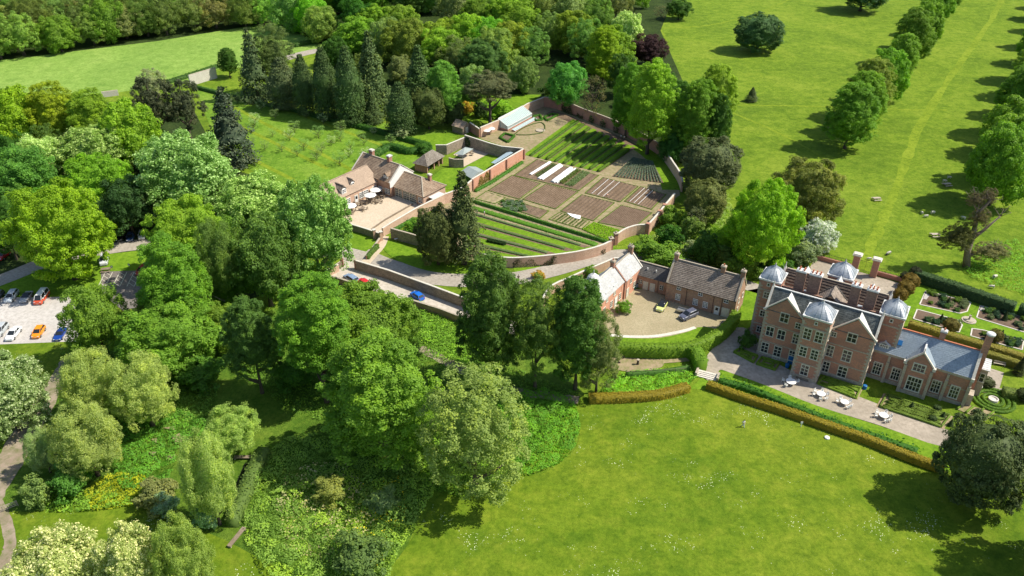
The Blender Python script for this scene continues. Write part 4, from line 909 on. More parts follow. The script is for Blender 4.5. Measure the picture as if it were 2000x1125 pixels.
# ------------------------------------------------------------------ building helpers
WC = {}
def window(parent, x, y, z, w, h, rz=0.0, cols=2, rows=3, frame='cream', pane='glass', sill=True, surround=0.14, name='window'):
    """centre x,z on a wall; local -y looks out of the wall; frame > pane, both real boxes standing proud of the wall"""
    key = (round(w, 2), round(h, 2), cols, rows, frame, pane, surround)
    if key not in WC:
        f = MB(); s = surround
        f.box(-w / 2 - s, -w / 2, -0.09, 0.02, -h / 2, h / 2); f.box(w / 2, w / 2 + s, -0.09, 0.02, -h / 2, h / 2)
        f.box(-w / 2 - s, w / 2 + s, -0.11, 0.02, h / 2, h / 2 + s * 1.2)
        f.box(-w / 2 - s * 1.3, w / 2 + s * 1.3, -0.17, 0.02, -h / 2 - s, -h / 2)
        for c in range(1, cols):
            q = -w / 2 + w * c / cols; f.box(q - 0.055, q + 0.055, -0.075, 0.015, -h / 2, h / 2)
        for r in range(1, rows):
            q = -h / 2 + h * r / rows; tk = 0.05 if r != rows // 2 + 1 else 0.07
            f.box(-w / 2, w / 2, -0.068, 0.015, q - tk, q + tk)
        p = MB(); p.box(-w / 2, w / 2, -0.03, 0.01, -h / 2, h / 2)
        fo = f.build(name, M[frame], parent); po = p.build('pane', M[pane], fo)
        WC[key] = (fo.data, po.data)
    else:
        fo = bpy.data.objects.new(name, WC[key][0]); COL.objects.link(fo); fo.parent = parent
        po = bpy.data.objects.new('pane', WC[key][1]); COL.objects.link(po); po.parent = fo
    fo.location = (x, y, z); fo.rotation_euler = (0, 0, rz)
    return fo
def door(parent, x, y, z0, w, h, rz=0.0, mat='white', glazed=False):
    d = MB(); d.box(-w / 2, w / 2, -0.06, 0.02, 0, h)
    for k in (0.12, 0.55):
        d.box(-w / 2 + 0.12, w / 2 - 0.12, -0.085, -0.05, h * k, h * (k + 0.33))
    f = MB(); f.box(-w / 2 - 0.12, -w / 2, -0.1, 0.02, 0, h); f.box(w / 2, w / 2 + 0.12, -0.1, 0.02, 0, h); f.box(-w / 2 - 0.12, w / 2 + 0.12, -0.1, 0.02, h, h + 0.14)
    o = d.build('door', M[mat], parent, loc=(x, y, z0), rz=rz)
    f.build('door_frame', M['cream'], o)
    k = MB(); k.ball((w / 2 - 0.15, -0.12, 1.0), 0.045, 6, 4); k.build('door_handle', M['iron'], o)
    if glazed:
        g = MB(); g.box(-w / 2 + 0.18, w / 2 - 0.18, -0.1, -0.06, h * 0.55, h * 0.9); g.build('pane', M['glass'], o)
    return o
def gable_roof(parent, mat, x0, x1, y0, y1, ze, zr, axis='x', over=0.25, n=9, step=0.05, name='roof', halves=(True, True), ridge_mat=None, ov_end=0.0):
    mb = MB()
    if axis == 'x':
        ym = (y0 + y1) / 2; k = (zr - ze) / (ym - y0); xa, xb = x0 - ov_end, x1 + ov_end
        if halves[0]: mb.slope((xa, y0 - over, ze - k * over), (xb, y0 - over, ze - k * over), (xb, ym, zr), (xa, ym, zr), n, step)
        if halves[1]: mb.slope((xb, y1 + over, ze - k * over), (xa, y1 + over, ze - k * over), (xa, ym, zr), (xb, ym, zr), n, step)
        rd = ((xa, ym, zr + 0.05), (xb, ym, zr + 0.05))
    else:
        xm = (x0 + x1) / 2; k = (zr - ze) / (xm - x0); ya, yb = y0 - ov_end, y1 + ov_end
        if halves[0]: mb.slope((x0 - over, yb, ze - k * over), (x0 - over, ya, ze - k * over), (xm, ya, zr), (xm, yb, zr), n, step)
        if halves[1]: mb.slope((x1 + over, ya, ze - k * over), (x1 + over, yb, ze - k * over), (xm, yb, zr), (xm, ya, zr), n, step)
        rd = ((xm, ya, zr + 0.05), (xm, yb, zr + 0.05))
    o = mb.build(name, M[mat], parent)
    r = MB(); r.beam(rd[0], rd[1], 0.3, 0.16); r.build('ridge', M[ridge_mat or mat], o)
    return o
def gable_wall(mb, x0, x1, y0, y1, ze, zr, axis='x', z0=0, m=0):
    """walls of a gabled range as one closed body"""
    if axis == 'x':
        ym = (y0 + y1) / 2; P = [(y0, z0), (y1, z0), (y1, ze), (ym, zr), (y0, ze)]
        A = [(x0, p[0], p[1]) for p in P]; B = [(x1, p[0], p[1]) for p in P]
    else:
        xm = (x0 + x1) / 2; P = [(x1, z0), (x0, z0), (x0, ze), (xm, zr), (x1, ze)]
        A = [(p[0], y0, p[1]) for p in P]; B = [(p[0], y1, p[1]) for p in P]
    mb.poly(A[::-1], m); mb.poly(B, m)
    for i in range(5):
        j = (i + 1) % 5; mb.poly([A[i], A[j], B[j], B[i]], m)
def coping(mb, pts, w=0.35, h=0.16):
    for i in range(len(pts) - 1): mb.beam(pts[i], pts[i + 1], w, h)
def chimney(parent, x, y, z0, z1, w, d, brick='brick', pots=2, cap='palestone', rz=0, axis='x', potmat='terracotta'):
    b = MB(); b.box(-w / 2, w / 2, -d / 2, d / 2, 0, z1 - z0 - 0.55)
    b.box(-w / 2 - 0.06, w / 2 + 0.06, -d / 2 - 0.06, d / 2 + 0.06, z1 - z0 - 0.9, z1 - z0 - 0.7)
    o = b.build('chimney', M[brick], parent, loc=(x, y, z0), rz=rz)
    c = MB(); H = z1 - z0
    c.box(-w / 2 - 0.13, w / 2 + 0.13, -d / 2 - 0.13, d / 2 + 0.13, H - 0.549, H - 0.3); c.box(-w / 2 - 0.04, w / 2 + 0.04, -d / 2 - 0.04, d / 2 + 0.04, H - 0.3, H - 0.18)
    c.build('cap', M[cap], o)
    L = w if axis == 'x' else d
    for k in range(pots):
        q = -L / 2 + L * (k + 0.5) / pots
        for s in ((-1, 1) if (min(w, d) > 1.0) else (0,)):
            p = MB(); px, py = (q, s * d * 0.25) if axis == 'x' else (s * w * 0.25, q)
            p.lathe([(0.13, H - 0.18), (0.16, H - 0.1), (0.12, H + 0.2), (0.16, H + 0.22), (0.15, H + 0.3)], 8, (px, py)); p.build('chimney_pot', M[potmat], o)
    return o
def quoins(mb, x, y, z0, z1, sx, sy, step=0.42):
    """alternate long and short corner stones; sx, sy = direction into the wall from the corner"""
    k = 0; z = z0
    while z + step <= z1:
        a, b = (0.75, 0.4) if k % 2 == 0 else (0.4, 0.75)
        xx = sorted((x - sx * 0.035, x + sx * a)); yy = sorted((y - sy * 0.035, y + sy * b))
        mb.box(xx[0], xx[1], yy[0], yy[1], z + 0.02, z + step - 0.02); z += step; k += 1
def tower(parent, x0, x1, y0, y1, ztop=14.6, zd=17.1, base=0):
    cx, cy = (x0 + x1) / 2, (y0 + y1) / 2
    w = MB(); w.box(x0, x1, y0, y1, base, ztop - 0.35)
    t = w.build('tower', M['brick'], parent)
    for sx, px in ((1, x0), (-1, x1)):
        for sy, py in ((1, y0), (-1, y1)): s = MB(); quoins(s, px, py, max(base, 0.9), ztop - 1.0, sx, sy); s.build('quoins', M['stone'], t)
    for z, h, o in ((0.0, 0.85, 0.10), (3.65, 0.22, 0.07), (7.75, 0.22, 0.07), (12.0, 0.3, 0.10)):
        b = MB(); b.box(x0 - o, x1 + o, y0 - o, y1 + o, z + 0.003, z + h); b.build('string_course', M['stone'], t)
    c = MB(); c.box(x0 - 0.16, x1 + 0.16, y0 - 0.16, y1 + 0.16, ztop - 0.35, ztop - 0.15); c.box(x0 - 0.24, x1 + 0.24, y0 - 0.24, y1 + 0.24, ztop - 0.15, ztop + 0.06)
    c.build('cornice', M['palelead'], t)
    d = MB(); R0 = (x1 - x0) / 2 + 0.1; ky = ((y1 - y0) / 2 + 0.1) / R0
    prof = [(1.0, 0.0), (0.97, 0.10), (0.89, 0.25), (0.78, 0.40), (0.65, 0.53), (0.50, 0.64), (0.36, 0.73), (0.24, 0.82), (0.14, 0.91), (0.08, 1.02), (0.05, 1.12), (0.03, 1.16)]
    sq = [0.95, 0.8, 0.55, 0.35, 0.2, 0.1, 0, 0, 0, 0, 0, 0]
    H = zd - ztop - 0.1
    d.lathe([(r * R0, ztop + 0.06 + z * H) for r, z in prof], 32, (0, 0), square=sq, rot=math.pi / 32)
    d.v = [(cx + a, cy + b_ * ky, c_) for a, b_, c_ in d.v]
    dm = d.build('dome', M['lead'], t, smooth=False)
    r = MB()
    for k in range(16):
        an = 2 * math.pi * k / 16 + math.pi / 16
        q = 1 / max(abs(math.cos(an)), abs(math.sin(an))); pts = []
        for (rr, zz), ss in zip(prof[:9], sq[:9]):
            f = rr * R0 * (1 + (q - 1) * ss) + 0.015; pts.append((cx + math.cos(an) * f, cy + math.sin(an) * f * ky, ztop + 0.08 + zz * H))
        r.tube(pts, 0.045, 4)
    r.build('lead_roll', M['lead'], dm)
    f = MB(); f.lathe([(0.1, zd - 0.05), (0.05, zd + 0.1), (0.17, zd + 0.25), (0.17, zd + 0.35), (0.03, zd + 0.5), (0.015, zd + 0.9)], 8, (cx, cy)); f.build('finial', M['stone'], t)
    return t

# ------------------------------------------------------------------ the big house
HO = G(1477.6, 689.6); HR = R(-31.9)
hu = Vector((math.cos(HR), math.sin(HR), 0)); hv = Vector((-hu.y, hu.x, 0))
def HW(u, v, z=0): p = HO + hu * u + hv * v; p.z = z; return p
house = thing('country_house', 'large red-brick country house with domed towers, gables and a slate-roofed side wing', 'country house', HO, HR)
L_, D_ = 20.8, 14.6
w = MB()
gable_wall(w, 0, L_, 0, 6.0, 11.2, 14.7)            # front range
gable_wall(w, 0.25, L_ - 0.25, 8.5, D_, 11.2, 14.7)             # rear range
w.box(0.02, L_ - 0.02, 5.9, 8.6, 0, 12.4)             # spine between
for a, b in ((0, 7.4), (13.3, L_)):
    m_ = (a + b) / 2
    w.prism([(a, -0.02), (b, -0.02), (b, 0.3), (a, 0.3)], 11.0, 11.2)
    w.poly([(a, -0.02, 11.2), (b, -0.02, 11.2), (m_, -0.02, 14.75)]); w.poly([(b, 0.3, 11.2), (a, 0.3, 11.2), (m_, 0.3, 14.75)])
w.build('wall', M['brick'], house)
for z, h in ((0.0, 0.9), (3.5, 0.22), (7.65, 0.22)):
    s = MB(); s.box(-0.08, L_ + 0.08, -0.09, D_ + 0.09, z + 0.002, z + h); s.build('string_course', M['stone'], house)
for sx, px in ((1, 0), (-1, L_)):
    for yy, sy in ((0, 1), (D_, -1)): s = MB(); quoins(s, px, yy, 1.0, 11.0, sx, sy); s.build('quoins', M['stone'], house)
gable_roof(house, 'westslate', 0.3, L_ - 0.3, 0, 6.0, 11.2, 14.85, over=0.1, n=12, step=0.03, ridge_mat='palelead')
gable_roof(house, 'darktile', 0.5, L_ - 0.5, 8.6, D_, 11.2, 14.85, over=0.15, n=8, step=0.13, ridge_mat='stone')
for a, b in ((0, 7.4), (13.3, L_)):
    m_ = (a + b) / 2; k = (14.7 - 11.2) / (m_ - a)
    lf = MB(); lf.slope((a, 0.9 - 0.6, 11.2), (a, -0.1, 11.2), (m_, -0.1, 14.75), (m_, 3.0, 14.75), 8, 0.03)
    g_ = lf.build('gable_roof', M['westslate'], house)
    rg_ = MB(); rg_.slope((b, -0.1, 11.2), (b, 0.3, 11.2), (m_, 3.0, 14.75), (m_, -0.1, 14.75), 8, 0.03)
    rg_.build('gable_slope', M['palelead'], g_)  # right slope coloured much paler than the slate left slope of the same roof
    c = MB(); coping(c, [(a - 0.25, -0.08, 11.15), (m_, -0.08, 15.0), (b + 0.25, -0.08, 11.15)], 0.4, 0.2)
    c.box(a - 0.4, a + 0.15, -0.28, 0.3, 10.95, 11.25); c.box(b - 0.15, b + 0.4, -0.28, 0.3, 10.95, 11.25)
    c.build('gable_coping', M['palestone'], house)
    for zb, ym in ((14.75, 17.7),): pass
c = MB()
for x in (0.05, L_ - 0.05):
    coping(c, [(x, -0.15, 11.2), (x, 3.0, 15.15), (x, 6.1, 11.4)], 0.42, 0.26)
    coping(c, [(x, 8.5, 11.4), (x, 11.55, 15.15), (x, 14.7, 11.2)], 0.42, 0.26)
    for q in (3.0, 11.55): c.lathe([(0.2, 15.1), (0.12, 15.4), (0.06, 16.0), (0.1, 16.1), (0.02, 16.3)], 8, (x, q))
c.build('parapet_coping', M['palestone'], house)
# cross roof between the ranges with a black-toothed verge
cr_ = gable_roof(house, 'stoneslate', 8.0, 13.4, 5.4, 9.6, 12.3, 15.0, axis='y', over=0.1, n=7, step=0.1)
v_ = MB()
for sgn, xe in ((-1, 7.9), (1, 13.5)):
    for k in range(15):
        t_ = k / 15; v_.box(10.7 + (xe - 10.7) * t_ - 0.12, 10.7 + (xe - 10.7) * t_ + 0.1, 9.3, 9.55, 15.1 - 2.7 * t_, 15.22 - 2.7 * t_)
v_.build('verge_teeth', M['darkslate'], cr_)
# front and back gablets of the rear range
for cx_ in (4.0, 10.7, 17.0):
    q = MB(); q.poly([(cx_ - 2.6, D_ + 0.05, 11.2), (cx_, D_ + 0.05, 14.9), (cx_ + 2.6, D_ + 0.05, 11.2)][::-1]); q.poly([(cx_ - 2.6, D_ + 0.05, 11.25), (cx_, D_ + 0.05, 14.95), (cx_, 11.7, 14.95)]); q.poly([(cx_, D_ + 0.05, 14.95), (cx_ + 2.6, D_ + 0.05, 11.25), (cx_, 11.7, 14.95)])
    q.build('rear_gable', M['palelead'], house)
# chimneys in the valley
for x0_, x1_, p in ((3.1, 5.1, 2), (5.7, 8.1, 3), (13.7, 15.6, 2), (16.6, 18.7, 3)):
    chimney(house, (x0_ + x1_) / 2, 7.3, 11.6, 18.0, x1_ - x0_ - 0.15, 1.25, 'sootbrick', pots=p, cap='palelead')
q = MB(); q.box(1.0, L_ - 1, 6.2, 6.6, 12.4, 13.5); q.build('parapet_wall', M['sootbrick'], house)
q = MB(); q.box(5.2, 5.6, 6.7, 8.0, 12.4, 13.1); q.box(15.65, 16.5, 6.7, 8.0, 12.4, 13.1); q.build('valley_gutter', M['lead'], house)
tf = tower(house, 7.9, 12.9, -3.8, 1.0)
tl = tower(house, -3.3, 0.85, 5.3, 9.9)
tr = tower(house, 20.1, 24.4, 4.9, 9.7, base=0)
tb = tower(house, 8.2, 13.0, 14.2, 18.9)
# windows
for (x, z, ww, hh, c_, r_) in ((1.37, 2.0, 1.3, 2.3, 2, 3), (3.98, 2.0, 1.3, 2.3, 2, 3), (6.85, 2.1, 1.0, 2.3, 2, 3), (1.7, 6.2, 1.35, 2.1, 2, 2), (4.0, 6.2, 1.35, 2.1, 2, 2), (6.85, 6.3, 1.0, 2.1, 2, 3), (3.9, 10.3, 1.5, 2.0, 2, 2), (6.75, 9.4, 0.9, 1.1, 2, 2),
                               (13.6, 2.0, 1.1, 2.4, 2, 3), (16.75, 2.0, 1.5, 2.4, 2, 3), (13.6, 5.95, 1.1, 2.4, 2, 3), (16.75, 5.95, 1.5, 2.4, 2, 3), (16.8, 10.3, 1.6, 1.9, 2, 2), (13.5, 9.9, 0.8, 0.9, 2, 2)):
    window(house, x, 0, z, ww, hh, 0, c_, r_)
window(house, 3.98, -0.03, 0.35, 1.3, 0.45, 0, 3, 1)
for (x, z, ww, hh) in ((10.35, 2.35, 1.3, 2.3), (9.25, 6.5, 1.2, 2.1), (11.4, 6.5, 1.2, 2.1), (9.25, 10.7, 1.25, 2.3), (11.4, 10.7, 1.25, 2.3)):
    window(tf, x, -3.8, z, ww, hh, 0, 2, 3)
window(tf, 10.35, -3.8, 13.5, 0.35, 0.5, 0, 1, 1)
for z in (2.3, 6.5, 10.7):
    window(tf, 12.9, -2.0, z, 0.9, 2.0, R(90), 2, 3); window(tf, 7.9, -2.0, z, 0.9, 2.0, R(-90), 2, 3)
for z in (2.4, 6.4, 11.0):
    window(tl, -1.4, 5.3, z, 1.0, 1.3, 0, 2, 2); window(tl, -3.3, 7.6, z, 1.2, 1.8, R(-90), 2, 3)
window(tl, -1.4, 5.3, 13.5, 0.4, 0.5, 0, 1, 1); window(tr, 22.3, 4.9, 13.4, 0.4, 0.5, 0, 1, 1)
for z in (2.2, 6.3, 10.2):
    for y in (2.6, 12.0): window(house, L_, y, z, 1.3, 2.1, R(90), 2, 3)
    window(house, 0, 2.6, z, 1.3, 2.1, R(-90), 2, 3); window(house, 0, 12.0, z, 1.3, 2.1, R(-90), 2, 3)
    window(tr, 24.4, 7.3, z + 4.0 if z > 6 else z, 1.2, 1.8, R(90), 2, 3); window(tb, 10.6, 18.9, z, 1.4, 2.0, R(180), 2, 3)
q = MB(); q.box(-0.4, -0.15, -0.35, 0.1, 0, 1.0); door(house, 6.9, -0.05, 0, 1.1, 2.0, 0, 'bluesign')
# side wing
wing = gable_wall
wg = MB(); gable_wall(wg, L_ + 0.003, 38.4, 4.0, 11.2, 6.8, 10.7); o = wg.build('wing_wall', M['brick'], house)
q = MB(); q.box(L_ + .01, 38.5, 3.9, 4.2, 0, 0.8); q.box(L_ + .01, 38.5, 3.86, 4.2, 6.25, 6.75); q.box(L_ + .01, 38.5, 3.93, 4.2, 3.6, 3.75)
for x in (23.95, 34.4, 38.25):
    q.box(x - 0.28, x + 0.28, 3.55, 4.1, 0, 4.9); q.box(x - 0.22, x + 0.22, 3.72, 4.1, 4.9, 6.2)
q.build('stone_dressing', M['stone'], house)
gable_roof(house, 'blueslate', L_ + 0.05, 38.2, 4.0, 11.2, 6.85, 10.8, over=0.12, n=16, step=0.03, ridge_mat='terracotta')
bx = MB(); bx.prism([(26.9, 2.5), (31.7, 2.5), (31.7, 4.05), (26.9, 4.05)], 0, 7.2); bx.poly([(26.9, 2.5, 7.2), (31.7, 2.5, 7.2), (29.3, 2.5, 9.9)]); bx.poly([(31.7, 2.9, 7.2), (26.9, 2.9, 7.2), (29.3, 2.9, 9.9)])
bay = bx.build('gabled_bay', M['brick'], house)
gable_roof(bay, 'blueslate', 26.9, 31.7, 2.7, 7.0, 7.2, 9.75, axis='y', over=0.1, n=8, step=0.03, name='bay_roof', ridge_mat='palelead')
q = MB(); coping(q, [(26.7, 2.55, 7.1), (29.3, 2.55, 10.1), (31.9, 2.55, 7.1)], 0.4, 0.25); q.box(26.5, 27.1, 2.2, 2.9, 6.7, 7.3); q.box(31.5, 32.1, 2.2, 2.9, 6.7, 7.3)
q.lathe([(0.16, 10.0), (0.08, 10.5), (0.14, 10.7), (0.02, 11.1)], 8, (29.3, 2.55)); q.build('gable_coping', M['palestone'], bay)
q = MB(); q.box(26.75, 31.85, 2.35, 2.6, 0, 0.75)
for x in (26.75, 31.3): q.prism([(x, 2.2), (x + 0.55, 2.2), (x + 0.55, 2.6), (x, 2.6)], 0, 6.5)
q.build('buttress', M['stone'], bay)
window(bay, 29.3, 2.5, 2.6, 2.3, 2.9, 0, 4, 3, surround=0.22); window(bay, 29.3, 2.5, 6.5, 1.9, 1.5, 0, 3, 2, surround=0.2)
for x in (22.4, 25.8, 33.0, 36.2): window(house, x, 4.0, 2.6, 1.35, 2.6, 0, 3, 3, surround=0.18)
dm = MB(); dm.box(21.5, 23.3, 4.45, 6.6, 6.8, 8.1); dmo = dm.build('dormer', M['white'], house)
gable_roof(dmo, 'palelead', 21.4, 23.4, 4.3, 7.0, 8.1, 8.75, axis='y', over=0.12, n=3, step=0.02, name='dormer_roof')
window(dmo, 22.4, 4.45, 7.5, 1.3, 0.95, 0, 4, 2, 'white', surround=0.1)
sk = MB(); sk.beam((24.9, 5.25, 8.4), (24.9, 5.95, 9.15), 0.75, 0.2); sk.build('skylight', M['bluesign'], house)
chimney(house, 31.4, 7.9, 9.9, 13.0, 0.95, 0.8, pots=1, cap='palelead')
e_ = MB(); coping(e_, [(38.3, 3.7, 6.7), (38.3, 7.6, 11.1), (38.3, 11.4, 6.7)], 0.5, 0.35); e_.box(38.05, 38.6, 3.4, 3.95, 6.2, 6.9); e_.build('gable_coping', M['palestone'], house)
ec = MB(); ec.box(38.41, 39.3, 6.8, 8.4, 0, 9.5, 0, 0.0, 0.3); ec.box(38.1, 39.25, 7.0, 8.2, 9.5, 14.6); eco = ec.build('end_chimney', M['brick'], house)
ec = MB(); ec.lathe([(0.7, 14.6), (0.78, 14.75), (0.78, 14.95), (0.6, 15.1)], 12, (38.7, 7.6)); ec.build('cap', M['palelead'], eco)
fb = MB(); fb.box(38.42, 40.6, 8.5, 12.3, 0, 6.4); fb.box(38.42, 39.5, 4.6, 6.6, 0, 2.6); fbo = fb.build('end_bay', M['stone'], house)
fr = MB(); fr.box(38.42, 40.8, 8.3, 12.5, 6.4, 6.6)
for k in range(6): fr.box(38.45, 40.75, 8.6 + k * 0.7, 8.68 + k * 0.7, 6.6, 6.68)
fr.build('flat_roof', M['palelead'], fbo)
window(fbo, 39.6, 8.5, 4.6, 1.4, 1.8, 0, 2, 2); window(fbo, 40.6, 10.4, 3.0, 1.8, 2.2, R(90), 3, 3)
window(house, 38.4, 5.2, 4.9, 1.2, 1.6, R(90), 2, 2)
# rear court walls, railings, gate piers
def wall(pts, h, th, body, cap, name, label, group=None, cat='garden wall', closed_caps=True, capw=0.5, piers=None, pier_mat='brick', smooth=0, z0=0, tops=None):
    L = [Vector((p[0], p[1], 0)) for p in pts]
    if smooth: L = smooth_line(L, smooth)
    t = thing(name, label, cat, L[0], 0, group); o0 = L[0]
    hs = [h] * len(L) if not isinstance(h, (list, tuple)) else [h[0] + (h[1] - h[0]) * i / (len(L) - 1) for i in range(len(L))]
    def offs(wd):
        A = []
        for i, p in enumerate(L):
            d1 = (L[i] - L[i - 1]).normalized() if i > 0 else (L[1] - L[0]).normalized()
            d2 = (L[i + 1] - L[i]).normalized() if i < len(L) - 1 else d1
            b = (d1 + d2)
            b = b.normalized() if b.length > 1e-6 else d1
            nn = Vector((-b.y, b.x, 0)); k = 1 / max(0.4, nn.dot(Vector((-d1.y, d1.x, 0))))
            A.append((p + nn * wd / 2 * k - o0, p - nn * wd / 2 * k - o0))
        return A
    def strip(wd, za, zb, mat, nm, peak=0):
        A = offs(wd); mb = MB()
        for i in range(len(L) - 1):
            (a1, b1), (a2, b2) = A[i], A[i + 1]; q1, q2, r1, r2 = za(i), za(i + 1), zb(i), zb(i + 1)
            mb.poly([(a1.x, a1.y, q1), (a2.x, a2.y, q2), (a2.x, a2.y, r2), (a1.x, a1.y, r1)][::-1]); mb.poly([(b1.x, b1.y, q1), (b2.x, b2.y, q2), (b2.x, b2.y, r2), (b1.x, b1.y, r1)])
            m1, m2 = (a1 + b1) / 2, (a2 + b2) / 2
            mb.poly([(b1.x, b1.y, r1), (b2.x, b2.y, r2), (m2.x, m2.y, r2 + peak), (m1.x, m1.y, r1 + peak)]); mb.poly([(m1.x, m1.y, r1 + peak), (m2.x, m2.y, r2 + peak), (a2.x, a2.y, r2), (a1.x, a1.y, r1)])
            mb.poly([(a1.x, a1.y, q1), (b1.x, b1.y, q1), (b2.x, b2.y, q2), (a2.x, a2.y, q2)])
        for (a, b), i in ((A[0], 0), (A[-1], len(L) - 1)):
            mb.poly([(a.x, a.y, za(i)), (b.x, b.y, za(i)), (b.x, b.y, zb(i)), (a.x, a.y, zb(i))])
        return mb.build(nm, M[mat], t)
    strip(th, lambda i: z0, lambda i: hs[i], body, 'wall_body')
    if cap: strip(capw, lambda i: hs[i] + 0.002, lambda i: hs[i] + 0.12, cap, 'coping', 0.06)
    if piers:
        for (px, py) in piers:
            q = Vector((px, py, 0)) - o0; b = MB(); hh = h if not isinstance(h, (list, tuple)) else h[0]
            b.box(-th * 0.62 - 0.15, th * 0.62 + 0.15, -th * 0.62 - 0.15, th * 0.62 + 0.15, 0, hh + 0.3); b.box(-th * .62 - .22, th * .62 + .22, -th * .62 - .22, th * .62 + .22, hh + 0.3, hh + 0.42)
            d = L[1] - L[0]; b.build('pier', M[pier_mat], t, loc=q, rz=math.atan2(d.y, d.x))
    return t
def railing(pts, h, name, label, mat='iron', step=0.35, cat='railings', z0=0.0, group=None):
    t = thing(name, label, cat, pts[0], 0, group); mb = MB(); r = MB(); o0 = Vector(pts[0])
    for i in range(len(pts) - 1):
        a, b = Vector(pts[i]) - o0, Vector(pts[i + 1]) - o0; n = int((b - a).length / step)
        for z in (0.25, h - 0.2): r.beam((a.x, a.y, z0 + z), (b.x, b.y, z0 + z), 0.05)
        for k in range(n + 1):
            p = a.lerp(b, k / n); big = k % 8 == 0
            mb.beam((p.x, p.y, z0), (p.x, p.y, z0 + h + (0.15 if big else 0)), 0.06 if big else 0.03)
    r.build('rail', M[mat], t); mb.build('balusters', M[mat], t); return t
wall([HW(0.8, 46.3), HW(5, 46.2), HW(10.2, 46.2)], 1.0, 0.4, 'brick', 'brick', 'boundary_wall', 'low red-brick wall behind the house, left of the iron gates')
railing([HW(0.8, 46.3), HW(10.2, 46.2)], 1.2, 'railings', 'black iron railings on the low wall left of the iron gates', z0=1.05)
wall([HW(14.0, 46.2), HW(20, 46), HW(23.5, 45)], 1.0, 0.4, 'brick', 'brick', 'boundary_wall', 'low red-brick wall behind the house, right of the iron gates')
railing([HW(14.0, 46.2), HW(20, 46), HW(23.5, 45)], 1.2, 'railings', 'black iron railings on the low wall right of the iron gates', z0=1.05)
railing([HW(10.5, 46.2), HW(13.4, 46.2)], 3.0, 'iron_gate', 'pair of tall black iron gates onto the pasture behind the house', step=0.2, cat='gate')
for i, (u, lb) in enumerate(((10.0, 'tall brick gate pier with a stone cap, partly hidden by the rear tower'), (14.4, 'tall brick gate pier with a stone cap, right of the iron gates'))):
    g = thing('gate_pier', lb, 'gate pier', HW(u, 45.0), HR)
    b = MB(); b.box(-0.75, 0.75, -0.6, 0.6, 0, 4.6); b.build('shaft', M['brick'], g)
    b = MB(); b.box(-1.05, 1.05, -0.9, 0.9, 4.6, 4.9); b.box(-0.85, 0.85, -0.7, 0.7, 4.9, 5.1); b.build('cap', M['palestone'], g)
g = thing('gate_pier', 'stone-capped pier at the far left end of the rear court wall', 'gate pier', HW(0.3, 46.3), HR)
b = MB(); b.box(-0.45, 0.45, -0.45, 0.45, 0, 3.4); b.build('shaft', M['oldbrick'], g); b = MB(); b.box(-0.65, 0.65, -0.65, 0.65, 3.4, 3.65); b.ball((0, 0, 3.95), 0.3); b.build('cap', M['palestone'], g)

# ------------------------------------------------------------------ stable block
SO = G(*sz(745, 508)); SR = R(-30.1); su = Vector((math.cos(SR), math.sin(SR), 0)); sv = Vector((-su.y, su.x, 0))
st = thing('stable_house', 'long two-storey old brick range with a brown stone-slate roof, right of the courtyard', 'outbuilding', SO, SR)
q = MB(); gable_wall(q, 0, 15.9, 0, 7.2, 5.0, 9.1); q.build('wall', M['oldbrick'], st)
gable_roof(st, 'stoneslate', 0.3, 15.6, 0, 7.2, 5.05, 9.2, over=0.25, n=15, step=0.07, ridge_mat='stone')
q = MB()
for x in (0.05, 15.85): coping(q, [(x, -0.3, 4.85), (x, 3.6, 9.45), (x, 7.5, 4.85)], 0.4, 0.25)
q.build('gable_coping', M['stone'], st)
for x, zt in ((0.4, 10.9), (11.2, 10.8), (15.6, 10.9)): chimney(st, x, 3.6, 8.6, zt, 0.9, 0.75, 'oldbrick', 1, 'stone', potmat='stone' if x != 11.2 else 'terracotta')
for x in (2.9, 7.9, 13.7): window(st, x, 0, 4.2, 0.85, 1.0, 0, 2, 2, 'white', surround=0.08)
for x in (2.9, 7.0, 9.3): window(st, x, 0, 1.7, 0.95, 1.4, 0, 3, 4, 'white', surround=0.09)
door(st, 12.0, 0, 0, 1.0, 2.1, 0, 'white', True); door(st, 13.9, 0, 0, 1.5, 2.2, 0, 'cream')
for x in (4.8, 11.0, 12.9):
    q = MB(); q.tube([(x, -0.12, 0), (x, -0.12, 4.9)], 0.05, 6); q.build('drainpipe', M['iron'], st)
q = MB(); q.beam((0, -0.32, 4.75), (15.9, -0.32, 4.75), 0.14, 0.12); q.build('gutter', M['iron'], st)
for y, z in ((2.2, 3.8), (5.2, 3.6), (2.2, 1.4)): window(st, 15.9, y, z, 0.8, 1.1, R(90), 2, 2, 'cream', surround=0.08)
lk = thing('link_building', 'low brick link with a dark slate roof between the white-roofed and stone-roofed ranges', 'outbuilding', SO, SR)
q = MB(); gable_wall(q, -10.5, -0.04, 1.8, 6.6, 3.6, 5.7); q.build('wall', M['oldbrick'], lk)
gable_roof(lk, 'darkslate', -10.6, -0.06, 1.8, 6.6, 3.65, 5.8, over=0.2, n=9, step=0.03, ridge_mat='stone')
for x in (-5.6, -3.9): door(lk, x, 1.8, 0, 1.0, 2.1, 0, 'cream')
window(lk, -6.9, 1.8, 1.9, 0.7, 0.9, 0, 2, 2, 'cream', surround=0.07); window(lk, -1.7, 1.8, 1.8, 0.8, 1.0, 0, 2, 2, 'cream', surround=0.07)
for x in (-8.2, -5.9, -3.8):
    q = MB(); q.box(x - 0.12, x + 0.12, 2.9, 3.2, 4.6, 5.05); q.tube([(x, 3.05, 5.05), (x, 3.05, 5.2)], 0.16, 6); q.build('roof_vent', M['palelead'], lk)
q = MB(); q.tube([(-2.6, 1.68, 0), (-2.6, 1.68, 3.5)], 0.05, 6); q.build('drainpipe', M['iron'], lk)
